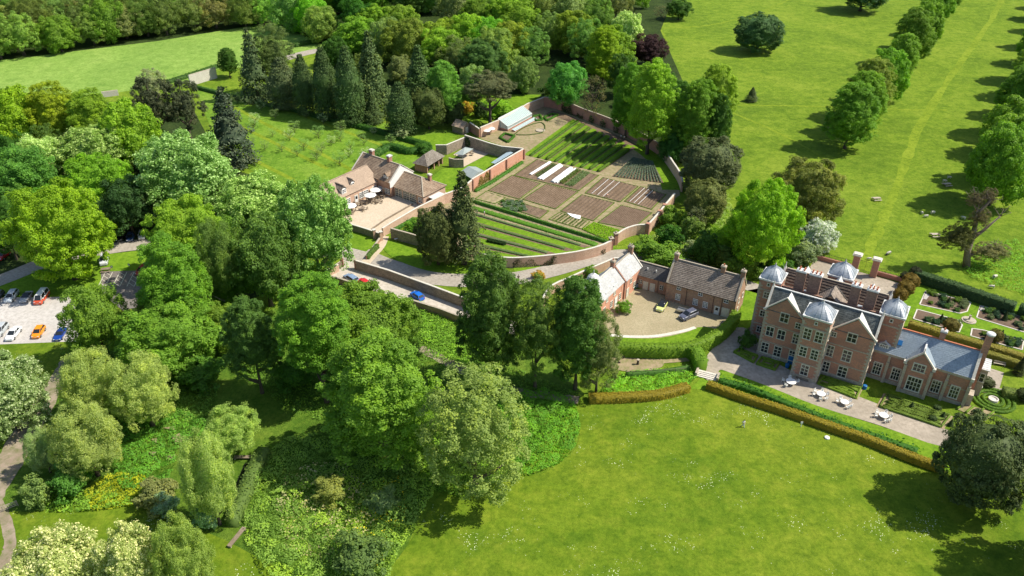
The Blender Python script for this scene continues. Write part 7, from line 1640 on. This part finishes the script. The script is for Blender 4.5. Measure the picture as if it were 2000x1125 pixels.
    k = MB(); k.box(Ln / 2 - .05, Ln / 2 + .015, -.26, .26, .36, .47); k.build('number_plate', M['cream'], t)
    return t
def put(t, px, py, ang, f=None):
    p = G(*(f(px, py) if f else (px, py))); t.location = (p.x, p.y, 0.085); t.rotation_euler = (0, 0, R(ang)); return t
CARS = [('estate', 'silver estate car nearest the dark hedge-side spaces, second car from the left edge', (0.42, 0.47, 0.52), 24, 583, -84), ('sports', 'dark-roofed silver coupe between the silver estate and the camper van', (0.36, 0.37, 0.38), 53, 584, -84),
        ('estate', 'dark car cut by the left edge of the upper car park row', (0.02, 0.025, 0.035), -4, 585, -84), ('suv', 'silver estate car cut by the left edge in the lower car park row', (0.45, 0.48, 0.5), 3, 650, -86),
        ('saloon', 'white saloon in the lower car park row', (0.72, 0.73, 0.75), 28, 656, -87), ('hatch', 'bright orange hatchback in the lower car park row', (0.85, 0.28, 0.01), 77, 653, -84)]
for k, lb, c, x, y, a in CARS:
    t = make_car(k, 'parked_car', lb, c, 'cars parked in the car park', roofc=(0.02, 0.02, 0.02) if k == 'sports' else None); put(t, x, y, a)
t = make_car('camper', 'camper_van', 'orange-red camper van with a white upper half in the upper car park row', (0.62, 0.09, 0.04), 'cars parked in the car park', (0.75, 0.75, 0.74)); put(t, 83, 586, -85)
q = MB(); q.box(-2.4, 1.6, -.955, .955, 1.02, 1.14); q.build('upper_body', M['white'], t)
t = make_car('sports', 'convertible_car', 'small blue convertible half under the tree in the lower car park row', (0.01, 0.05, 0.28), 'cars parked in the car park', (0.01, 0.03, 0.16)); put(t, 119, 657, -84)
MORE = [('suv', 'silver car leftmost of the visible row on the drive', (0.5, 0.5, 0.5), 215, 469, -75), ('hatch', 'black car with a red neighbour in the row on the drive', (0.015, 0.015, 0.018), 235, 467, -75), ('hatch', 'dark blue car in the row on the drive', (0.015, 0.04, 0.12), 256, 467, -75),
        ('hatch', 'white car rightmost in the row on the drive', (0.62, 0.62, 0.62), 279, 463, -75), ('hatch', 'red car behind the black one in the row on the drive', (0.4, 0.02, 0.02), 237, 457, -75), ('estate', 'black car under the maple left of the drive row', (0.015, 0.015, 0.015), 168, 482, -75),
        ('hatch', 'second black car under the maple beside the drive', (0.02, 0.02, 0.02), 148, 483, -75), ('suv', 'silver estate parked on the grass by the drive', (0.6, 0.62, 0.65), 205, 512, -72), ('hatch', 'red car in the disabled bays under the tree', (0.35, 0.03, 0.03), 279, 532, -100),
        ('hatch', 'red car at the left edge beside the drive', (0.55, 0.02, 0.02), 8, 503, -95), ('hatch', 'silver car under the trees where drive and parking lane meet', (0.4, 0.45, 0.5), 546, 528, 35),
        ('estate', 'blue-grey car behind the low wall in the parking lane', (0.2, 0.28, 0.42), 686, 548, 135), ('hatch', 'red car half hidden by leaves in the parking lane', (0.55, 0.02, 0.02), 710, 556, 135), ('hatch', 'bright blue car on its own in the parking lane', (0.01, 0.14, 0.6), 815, 582, 130),
        ('suv', 'dark blue-grey car in front of the stone-roofed stable range', (0.10, 0.11, 0.16), 1344, 620, 214)]
for k, lb, c, x, y, a in MORE: put(make_car(k, 'parked_car', lb, c, 'cars parked about the estate drives'), x, y, a)
t = make_car('hatch', 'parked_car', 'pale yellow car with a black roof in the courtyard', (0.62, 0.66, 0.22), 'cars parked about the estate drives', (0.015, 0.015, 0.015)); put(t, 1292, 602, -118)
# ------------------------------------------------------------------ furniture
def chair(label, p, ang, color, group, mat='white'):
    t = thing('garden_chair', label, 'chair', p, R(ang), group); m_ = M[mat]
    b = MB(); b.box(-.25, .25, -.25, .25, .42, .47); b.build('seat', m_, t)
    b = MB(); b.box(-.25, .25, .2, .25, .47, .6); b.box(-.25, -.2, .2, .25, .47, .95); b.box(.2, .25, .2, .25, .47, .95); b.box(-.25, .25, .2, .25, .85, .98)
    for x in (-.1, .0, .1): b.box(x - .02, x + .02, .21, .24, .6, .85)
    b.build('backrest', m_, t)
    for x in (-.22, .22):
        for y in (-.22, .22): b = MB(); b.box(x - .025, x + .025, y - .025, y + .025, 0, .42); b.build('leg', m_, t)
        b = MB(); b.box(x - .03, x + .03, -.25, .22, .64, .69); b.box(x - .02, x + .02, -.24, -.2, .47, .64); b.build('armrest', m_, t)
    return t
def rtable(label, p, r, group, mat='white', cat='table'):
    t = thing('garden_table', label, cat, p, 0, group); b = MB(); b.lathe([(r, .72), (r, .76), (r * .96, .78)], 20); b.build('table_top', M[mat], t)
    for k in range(3): a = 2 * math.pi * k / 3 + .4; b = MB(); b.tube([(0.1 * math.cos(a), .1 * math.sin(a), .72), (r * .6 * math.cos(a), r * .6 * math.sin(a), 0)], .035, 6); b.build('leg', M[mat], t)
    return t
tabs = [(1543.5, 751, 1.0, (150, 80, 10, 215), 'leftmost white terrace table, in front of the tower'), (1602, 775, .85, (170, 120, 60, 10, -60, -110), 'second white terrace table from the left'), (1648, 791, .8, (150, 100, 20, -40, -80), 'third white terrace table from the left'), (1724, 817, .85, (170, 120, 50, 0, -50, -90), 'rightmost white terrace table')]
where = ['leftmost', 'second', 'third', 'rightmost']
for i, (x, y, r, angs, lb) in enumerate(tabs):
    c = G(x, y, 0); c.z = 0.085; rtable(lb, c, r, 'white tables on the gravel terrace')
    for k, a in enumerate(angs):
        p = c + Vector((math.cos(R(a)), math.sin(R(a)), 0)) * (r + .45); p.z = 0.085
        chair('white garden chair, %s going round the %s white terrace table' % (ORD[k], where[i]), p, a - 90, None, 'white chairs on the gravel terrace')
for i, (x, y, r, pw, lb) in enumerate(((505, 392, 1.0, 1, 'dark cafe table under the upper white parasol'), (467, 432, 1.0, 1, 'dark cafe table under the lower white parasol'), (415, 445, .8, 0, 'dark cafe table between parasols and wall'), (372, 455, .8, 0, 'dark cafe table near the white door'), (340, 470, .8, 0, 'dark cafe table nearest the chestnut'), (410, 490, .9, 0, 'dark cafe table out on the open terrace'), (322, 510, 1.0, 1, 'dark cafe table under the parasol by the chestnut'), (545, 398, .8, 0, 'dark cafe table by the inner corner of the tea room'), (523, 435, .8, 0, 'dark cafe table right of the lower white parasol'))):
    c = G(*tz(x, y)); c.z = 0.085; rtable(lb, c, r * .8, 'dark cafe tables', 'wood')
    for k, a in enumerate((20, 110, 200, 290)): chair('dark cafe chair, %s round the %s' % (ORD[k], lb[5:]), c + Vector((math.cos(R(a + i * 17)), math.sin(R(a + i * 17)), 0)) * (r * .8 + .4), a + i * 17 - 90, None, 'dark cafe chairs', 'wood')
    if pw:
        t = thing('parasol', ['upper white parasol on the cafe terrace', 'lower white parasol on the cafe terrace', '', '', '', '', 'white parasol at the edge of the chestnut'][i], 'parasol', c); b = MB(); b.tube([(0, 0, 0), (0, 0, 2.6)], .04, 6); b.build('pole', M['wood'], t)
        b = MB(); b.lathe([(1.75, 2.15), (1.7, 2.22), (.9, 2.5), (.05, 2.75), (.02, 2.85)], 8); b.build('canopy', M['white'], t)
for i, (x, y) in enumerate(((925, 585), (985, 555), (1000, 590))):
    c = G(*y2(x, y)); rtable(['round table under the small grey canopy', 'round table at the edge of the small grey canopy', 'dark table on the yard paving'][i], c, .6, 'yard tables', 'wood')
def picnic(x, y, ang, lb, grp='picnic tables in the pasture', mat='stone', f=None):
    t = thing('picnic_table', lb, 'picnic table', G(*(f(x, y) if f else (x, y))), R(ang), grp); b = MB(); b.box(-1.1, 1.1, -.45, .45, .7, .78); b.build('table_top', M[mat], t)
    for s_ in (-1, 1): b = MB(); b.box(-1.1, 1.1, s_ * .95 - .18, s_ * .95 + .18, .42, .48); b.build('bench_seat', M[mat], t)
    for s_ in (-.8, .8):
        b = MB(); b.beam((s_, -.9, 0), (s_, -.25, .7), .09); b.beam((s_, .9, 0), (s_, .25, .7), .09); b.beam((s_, -.95, .38), (s_, .95, .38), .09); b.build('leg_frame', M['wood'], t)
picnic(1711.5, 391, 5, 'grey picnic table alone in the left part of the avenue grass'); picnic(1849, 363, 10, 'picnic table in the shade of the right-hand limes'); picnic(1826, 462, 0, 'picnic table left of the dead-topped tree'); picnic(208, 530, 10, 'small wooden picnic table beside the silver car on the grass', 'picnic table by the drive', 'wood')
def bench(x, y, ang, lb, w=1.6, f=None, curved=0, mat='wood'):
    t = thing('garden_bench', lb, 'bench', G(*(f(x, y) if f else (x, y))), R(ang)); b = MB(); n = 5 if curved else 1
    s_, bk_ = MB(), MB()
    for k in range(n):
        x0, x1 = -w / 2 + w * k / n, -w / 2 + w * (k + 1) / n; yo = lambda q: curved * (1 - (2 * q / w) ** 2)
        s_.prism([(x0, yo(x0) - .22), (x1, yo(x1) - .22), (x1, yo(x1) + .22), (x0, yo(x0) + .22)], .42, .48); bk_.prism([(x0, yo(x0) + .2), (x1, yo(x1) + .2), (x1, yo(x1) + .25), (x0, yo(x0) + .25)], .55, .9)
    s_.build('seat', M[mat], t); bk_.build('backrest', M[mat], t)
    for q in (-w / 2 + .1, w / 2 - .1): b = MB(); b.box(q - .04, q + .04, -.2, .24, 0, .42); b.box(q - .04, q + .04, .2, .25, .42, .6); b.build('leg', M[mat], t)
bench(1228, 693, 10, 'curved bench at the top left of the seating circle', 2.6, None, .35); bench(1258, 696, -15, 'curved bench at the top right of the seating circle', 2.8, None, .35); bench(1214, 704, 60, 'curved bench at the left of the seating circle', 2.4, None, .35)
bench(1383, 678, -10, 'stone-coloured bench against the end of the tall green hedge', 1.9, None, 0, 'palestone'); bench(*wz(785, 668), -20, 'grey garden bench at the head of the short gravel path', 2.2, None, 0, 'stone'); bench(1566, 742, -32, 'bench against the foot of the front tower', 2.4); bench(1470, 650, -32, 'bench at the foot of the left tower', 2.2)
t = thing('stone_urn', 'dark carved stump in the middle of the seating circle', 'stump', G(1245.5, 712)); b = MB(); b.lathe([(.28, 0), (.25, .5), (.2, .9), (.3, 1.15), (.28, 1.2)], 10); b.build('stump_body', M['bark'], t); b = MB(); b.lathe([(.3, 1.2), (.32, 1.28), (.05, 1.3)], 10); b.build('stump_top', M['stone'], t)
b = MB(); b.lathe([(.45, 0), (.5, .12), (.45, .3), (.2, .38)], 10); tag(b.build('garden_ball', M['white'], loc=G(1615, 856)), 'small white round object lying on the lawn edge by the straight orange hedge', 'ornament')
t = thing('white_figure', 'slim white garden marker standing in the shadow of the straight orange hedge', 'marker', G(1564, 834)); b = MB(); b.tube([(0, 0, 0), (0, 0, .9)], .06, 6); b.build('post', M['white'], t); b = MB(); b.box(-.2, .2, -.04, .04, .8, 1.25); b.build('plate', M['white'], t)
def bluedrum(x, y, lb, c='bluesign'):
    b = MB(); b.lathe([(.4, 0), (.42, .5), (.4, .8), (.3, .85)], 12); tag(b.build('plant_tub', M[c], loc=G(x, y)), lb, 'tub')
bluedrum(1688, 759, 'round blue tub at the right corner of the tall main house'); bluedrum(1537, 717, 'blue tub beside the blue door left of the front tower')
# bins, materials in the courtyard
for i, (x, y) in enumerate(((1236, 565), (1241, 561))):
    t = thing('wheelie_bin', ['green-lidded bin at the corner of the pink stable range', 'grey bin behind the green-lidded one'][i], 'bin', G(x, y), R(30)); b = MB(); b.box(-.45, .45, -.4, .4, .1, 1.1, 0, -.05, -.05); b.build('bin_body', M['greensign' if i == 0 else 'tent'], t); b = MB(); b.box(-.52, .52, -.47, .47, 1.1, 1.2); b.build('lid', M['rubber'], t)
t = thing('metal_trailer', 'low grey trailer beside the dark car in the courtyard', 'trailer', G(1333, 611), R(-30)); b = MB(); b.box(-1.3, 1.3, -.7, .7, .5, .62); b.box(-1.3, 1.3, -.7, -.64, .62, .95); b.box(-1.3, 1.3, .64, .7, .62, .95); b.build('trailer_bed', M['steel'], t)
for s_ in (-1, 1): b = MB(); b.tube([(0, s_ * .78 - .08, .3), (0, s_ * .78 + .08, .3)], .3, 12); b.build('wheel', M['rubber'], t)
# signs
def sign(x, y, h, w, hh, mat, lb, ang=0, arrow=False, kind='P'):
    t = thing('sign_post', lb, 'sign', G(x, y), R(ang)); b = MB(); b.tube([(0, 0, 0), (0, 0, h)], .04, 6); b.build('post', M['wood'], t); b = MB(); b.box(-w / 2, w / 2, -.07, -.04, h - hh, h); so = b.build('sign_board', M[mat], t)
    m_ = MB()
    if arrow: m_.prism([(-.32, -.085), (.3, -.085), (.3, -.075), (-.32, -.075)], h - hh * .56, h - hh * .44); m_.poly([(-.45, -.085, h - hh / 2), (-.1, -.085, h - hh * .25), (-.1, -.085, h - hh * .75)])
    else:
        m_.box(-.14, .14, -.085, -.075, h - hh * .5, h - hh * .12); m_.box(-.2, .2, -.085, -.075, h - hh * .85, h - hh * .62)
    m_.build('sign_symbol', M['white'], so); return t
sign(637, 521, 2.4, 1.1, .8, 'bluesign', 'blue sign with a white arrow beside the drive junction', 0, True)
sign(220.5, 529, 1.5, .55, .55, 'greensign', 'left blue-green bay sign of the disabled parking'); sign(254, 525, 1.5, .55, .55, 'greensign', 'middle blue-green bay sign of the disabled parking'); sign(284, 523, 1.5, .55, .55, 'greensign', 'right blue-green bay sign of the disabled parking, under the tree')
t = thing('signboard', 'small white angled notice by the gate path on the shaded lawn', 'notice', G(774, 472)); b = MB(); b.tube([(0, 0, 0), (0, 0, .8)], .04, 6); b.build('post', M['steel'], t); b = MB(); b.beam((-.4, 0, .8), (.4, 0, .95), .5, .04); b.build('board', M['palelead'], t)
def rail_fence(a, b, lb):
    o_, rz_, ln = frame2(a, b); t = thing('rail_fence', lb, 'fence', a, rz_); n = max(2, int(ln / 1.6))
    for k in range(n + 1): b_ = MB(); b_.box(ln * k / n - .06, ln * k / n + .06, -.06, .06, 0, 1.25); b_.build('post', M['stone'], t)
    b_ = MB()
    for z in (.3, .6, .9, 1.15): b_.box(0, ln, -.03, .03, z - .05, z + .05)
    b_.build('rails', M['stone'], t)
rail_fence(G(-20, 1010), G(36, 988), 'weathered rail fence at the left edge by the dirt track'); rail_fence(G(8, 1130), G(28, 1108), 'pale wooden rails in the bottom left corner')
def sluice(x, y, lb, ang): t = thing('sluice_board', lb, 'footbridge', G(x, y), R(ang)); b = MB(); b.box(-2.0, 2.0, -.35, .35, .35, .5); b.build('planks', M['wood'], t); [MB.build((lambda q: (q.box(s_ - .1, s_ + .1, -.3, .3, 0, .35), q)[1])(MB()), 'support', M['stone'], t) for s_ in (-1.8, 1.8)]
sluice(480, 896, 'narrow plank bridge at the top of the dark ditch', 0); sluice(463, 1052, 'weathered plank at the bottom end of the dark ditch', 70)
# ------------------------------------------------------------------ sheep
def sheep(x, y, ang, lb, s=1.0, dark=False):
    t = thing('sheep', lb, 'sheep', G(x, y), R(ang), 'sheep grazing below the avenue'); t.scale = (s, s, s)
    me = bpy.data.meshes.new('sheep_body'); V = [(-.45, 0, .62), (-.2, 0, .64), (.1, 0, .66), (.38, 0, .68), (.58, 0, .62), (.74, 0, .42), (.86, 0, .28)]; E = [(i, i + 1) for i in range(6)]; rad = [.2, .27, .28, .25, .13, .1, .06]
    for sx, at in ((-.4, 0), (.34, 3)):
        for sy in (-1, 1):
            i = len(V); V += [(sx, sy * .15, .42), (sx + (.03 if sx > 0 else -.05), sy * .15, .22), (sx, sy * .15, .02)]; rad += [.09, .045, .04]; E += [(at, i), (i, i + 1), (i + 1, i + 2)]
    i = len(V); V.append((-.62, 0, .55)); rad.append(.05); E.append((0, i))
    me.from_pydata(V, E, []); o = bpy.data.objects.new('sheep_body', me); COL.objects.link(o); o.parent = t
    md = o.modifiers.new('skin', 'SKIN'); sv_ = me.skin_vertices[0].data
    for k, r_ in enumerate(rad): sv_[k].radius = (r_, r_)
    sv_[1].use_root = True
    o.modifiers.new('sub', 'SUBSURF').levels = 1; o.modifiers['sub'].render_levels = 2; me.materials.append(M['wool' if not dark else 'iron'])
    b = MB(); b.beam((.68, -.14, .5), (.68, -.05, .5), .05, .03); b.beam((.68, .05, .5), (.68, .14, .5), .05, .03); b.build('ears', M['wool'], t)
for i, (x, y, a, lb, s, d) in enumerate(((1735, 497, 200, 'sheep standing beside its dark lamb behind the house', 1, 0), (1732, 499, 190, 'small dark lamb beside a sheep behind the house', .6, 1), (1677, 504, 10, 'sheep grazing left of the worn track just behind the gates', .9, 0), (1697, 508, 170, 'sheep on the worn track just behind the iron gates', .9, 0),
        (1800, 418, 90, 'sheep standing at the left end of the nearest lime shadow', .9, 0), (1821, 418, 20, 'sheep in the nearest lime shadow', 1.1, 0), (1808, 425, 180, 'sheep lying at the lower edge of the nearest lime shadow', 1, 0), (1881, 428, 120, 'sheep under the nearest right-hand lime', 1, 0),
        (1844, 356, 0, 'sheep above the shaded picnic table', 1, 0), (1853, 349, 0, 'sheep furthest up, in the second lime shadow', 1, 0), (1942, 544, 30, 'greyish sheep below the dead-topped tree', 1.2, 0), (1936, 563, 160, 'sheep nearest the long dark hedge', 1, 0))):
    sheep(x, y, a, lb, s, d)
# ------------------------------------------------------------------ people
def person(x, y, ang, lb, top, legs, hair=(0.05, 0.03, 0.02), pose='stand', f=None, z=0.0):
    p = G(*(f(x, y) if f else (x, y))); p.z = z; t = thing('person', lb, 'person', p, R(ang), None)
    if pose == 'bend':
        J = dict(pel=(0, 0, .88), ch=(0, .38, 1.08), nk=(0, .56, 1.04), hd=(0, .72, .98), sl=(-.17, .46, 1.06), sr=(.17, .46, 1.06), el=(-.2, .5, .78), er=(.2, .52, .78), hl=(-.15, .6, .52), hr=(.15, .62, .52), kl=(-.11, .06, .47), kr=(.11, -.02, .47), fl=(-.12, 0, .07), fr=(.12, -.06, .07))
    elif pose == 'walk':
        J = dict(pel=(0, 0, .95), ch=(0, .04, 1.32), nk=(0, .05, 1.5), hd=(0, .08, 1.66), sl=(-.19, .03, 1.41), sr=(.19, .03, 1.41), el=(-.25, .14, 1.13), er=(.25, -.1, 1.13), hl=(-.23, .32, .95), hr=(.25, -.14, .87), kl=(-.1, .16, .52), kr=(.1, .04, .5), fl=(-.1, .3, .08), fr=(.1, -.3, .12))
    else:
        J = dict(pel=(0, 0, .95), ch=(0, .0, 1.32), nk=(0, .01, 1.5), hd=(0, .03, 1.66), sl=(-.19, 0, 1.41), sr=(.19, 0, 1.41), el=(-.26, .02, 1.12), er=(.26, .02, 1.12), hl=(-.25, .12, .88), hr=(.25, .12, .88), kl=(-.1, .02, .5), kr=(.1, .02, .5), fl=(-.11, 0, .07), fr=(.11, 0, .07))
    def skin(name, chain, rad, mat, col=None, lv=1):
        names = []; V = []; E = []; r_ = []
        for ch in chain:
            for k, nm in enumerate(ch):
                if nm not in names: names.append(nm); V.append(J[nm] if isinstance(nm, str) else nm); r_.append(rad.get(nm, .05) if isinstance(nm, str) else .02)
                if k: E.append((names.index(ch[k - 1]), names.index(nm)))
        me = bpy.data.meshes.new(name); me.from_pydata(V, E, []); o = bpy.data.objects.new(name, me); COL.objects.link(o); o.parent = t
        o.modifiers.new('skin', 'SKIN'); sv_ = me.skin_vertices[0].data
        for k, q in enumerate(r_): sv_[k].radius = (q, q)
        sv_[0].use_root = True; s_ = o.modifiers.new('sub', 'SUBSURF'); s_.levels = 1; s_.render_levels = 2; me.materials.append(M[mat])
        if col: o.color = (*col, 1)
        return o
    F = []
    for h_, s_ in (('hl', -1), ('hr', 1)):
        hx, hy, hz = J[h_]
        for k in range(4): F.append([h_, (round(hx + (k - 1.5) * .022, 3), hy + .03, hz - .09), (round(hx + (k - 1.5) * .022, 3), hy + .045, hz - .09 - (.05, .06, .055, .045)[k])])
        F.append([h_, (hx - s_ * .045, hy + .03, hz - .05)])
    skin('body', [('pel', 'ch', 'nk', 'hd'), ('ch', 'sl', 'el', 'hl'), ('ch', 'sr', 'er', 'hr'), ('pel', 'kl', 'fl'), ('pel', 'kr', 'fr')] + F, dict(pel=.13, ch=.13, nk=.055, hd=.105, sl=.06, sr=.06, el=.042, er=.042, hl=.035, hr=.035, kl=.06, kr=.06, fl=.045, fr=.045), 'skin')
    skin('shirt', [('pel', 'ch'), ('ch', 'sl', 'el'), ('ch', 'sr', 'er')], dict(pel=.155, ch=.165, sl=.08, sr=.08, el=.062, er=.062), 'cloth', top)
    skin('trousers', [('pel', 'kl', 'fl'), ('pel', 'kr', 'fr')], dict(pel=.15, kl=.08, kr=.08, fl=.06, fr=.06), 'cloth', legs)
    hx, hy, hz = J['hd']; b = MB(); b.ball((hx, hy - .02, hz + .04), .122, 10, 7, sc=(1, 1.05, .95)); o = b.build('hair', M['cloth'], t, smooth=True); o.color = (*hair, 1)
    for sx in (-1, 1):
        fx, fy, fz = J['fl' if sx < 0 else 'fr']; b = MB(); b.ball((fx, fy + .06, fz - .02), .06, 8, 5, sc=(.8, 2.1, .9)); b.build('shoe', M['rubber'], t, smooth=True)
    b = MB()
    for sx in (-1, 1): b.ball((hx + sx * .035, hy + .1, hz + .01), .012, 6, 4)
    b.build('eyes', M['iron'], t); b = MB(); b.ball((hx, hy + .115, hz - .02), .018, 6, 4, sc=(.8, 1, 1.4)); b.build('nose', M['skin'], t)
    return t
person(1450.5, 834, 200, 'person in a white top and light trousers walking on the big lawn', (.7, .7, .72), (.45, .5, .6), pose='walk')
person(1212.5, 272, 120, 'left one of two people in pale tops by the curving garden wall', (.6, .62, .65), (.05, .06, .1)); person(1219, 274, 200, 'right one of two people in pale tops by the curving garden wall', (.65, .65, .68), (.04, .05, .1))
person(1188, 386, 100, 'gardener in a pink-brown shirt bending over the string-lined bed', (.6, .35, .28), (.5, .45, .38), pose='bend')
person(932, 420, 60, 'person in dark clothes at the left end of the lower strips', (.06, .06, .08), (.05, .05, .07)); person(946, 422, 250, 'person in a light grey top at the left end of the lower strips', (.4, .42, .45), (.06, .06, .08))
person(1299, 508, 160, 'left one of two white-clad people on the drive behind the stables', (.75, .75, .75), (.7, .7, .7)); person(1303, 507, 200, 'right one of two white-clad people on the drive behind the stables', (.72, .72, .74), (.65, .65, .68))
person(1012.5, 549, 20, 'person in dark clothes on the drive beyond the dark trees', (.02, .025, .05), (.02, .02, .03)); person(546, 683, 190, 'person in turquoise on the shaded path under the trees', (.01, .42, .5), (.02, .3, .38), pose='walk')
person(*y2(408, 800), 90, 'person in blue sitting area of the open shelter', (.05, .12, .4), (.1, .1, .12)); person(*tz(462, 425), 30, 'person in a turquoise top beside the lower cafe parasol', (.1, .4, .42), (.05, .05, .08))
# ------------------------------------------------------------------ dead-topped tree in the pasture
def limb_tree(px, py, limbs, name, label):
    p = G(px, py); t = thing(name, label, 'tree', p); b = MB(); rn = random.Random(8)
    S_ = G(px + 10, py).x - p.x; k = S_ / 10
    tips = []
    for pts, r0 in limbs:
        P = [Vector(((dx - .354 * dz) * k, rn.uniform(-.4, .4) * i, dz * k / math.cos(R(35)))) for i, (dx, dz) in enumerate(pts)]
        b.tube(P, [r0 * (1 - .8 * i / (len(P) - 1)) + .05 for i in range(len(P))], 8); tips.append(P)
        for q in P[1:]:
            for _ in range(5):
                e = q + Vector((rn.uniform(-2, 2), rn.uniform(-2, 2), rn.uniform(.2, 2.4))); b.tube([q, e], [.1, .03], 5)
                for _ in range(3): g = q.lerp(e, rn.uniform(.5, 1)); b.tube([g, g + Vector((rn.uniform(-.9, .9), rn.uniform(-.9, .9), rn.uniform(0, .9)))], [.04, .015], 4)
    b.build('trunk', M['wood'], t, smooth=True); return t, k
dt, k_ = limb_tree(1887, 521, [([(0, 0), (4, 30), (10, 62), (22, 95), (38, 122)], .9), ([(8, 50), (30, 66), (62, 90)], .5), ([(3, 26), (-10, 40), (-25, 52)], .4), ([(3, 20), (30, 30), (60, 32)], .35), ([(22, 95), (12, 112), (15, 125)], .25), ([(10, 62), (16, 90), (20, 118)], .25)], 'old_tree', 'old half-dead tree with bare grey limbs and sparse brownish leaves')
for dx, dz, r_, v_, c in ((-22, 52, 4.2, 3.2, (0.16, 0.17, 0.05)), (-8, 62, 3.4, 3.0, (0.18, 0.19, 0.055)), (40, 28, 4.0, 2.4, (0.27, 0.27, 0.11)), (62, 30, 3.0, 1.8, (0.27, 0.27, 0.11)), (16, 118, 2.2, 1.8, (0.20, 0.17, 0.10)), (40, 125, 2.0, 2.2, (0.20, 0.17, 0.10)), (24, 88, 2.6, 2.4, (0.2, 0.18, 0.08))):
    o = bpy.data.objects.new('crown', CR['airy%d' % (dx % 2)]); COL.objects.link(o); o.parent = dt; o.location = ((dx - .354 * dz) * k_, 0, dz * k_ / math.cos(R(35))); o.scale = (r_, r_ * .8, v_); o.color = (*c, 1)
# ------------------------------------------------------------------ kinds
for o in bpy.data.objects:
    if o.get('category') and not o.get('kind'): o['kind'] = 'thing'
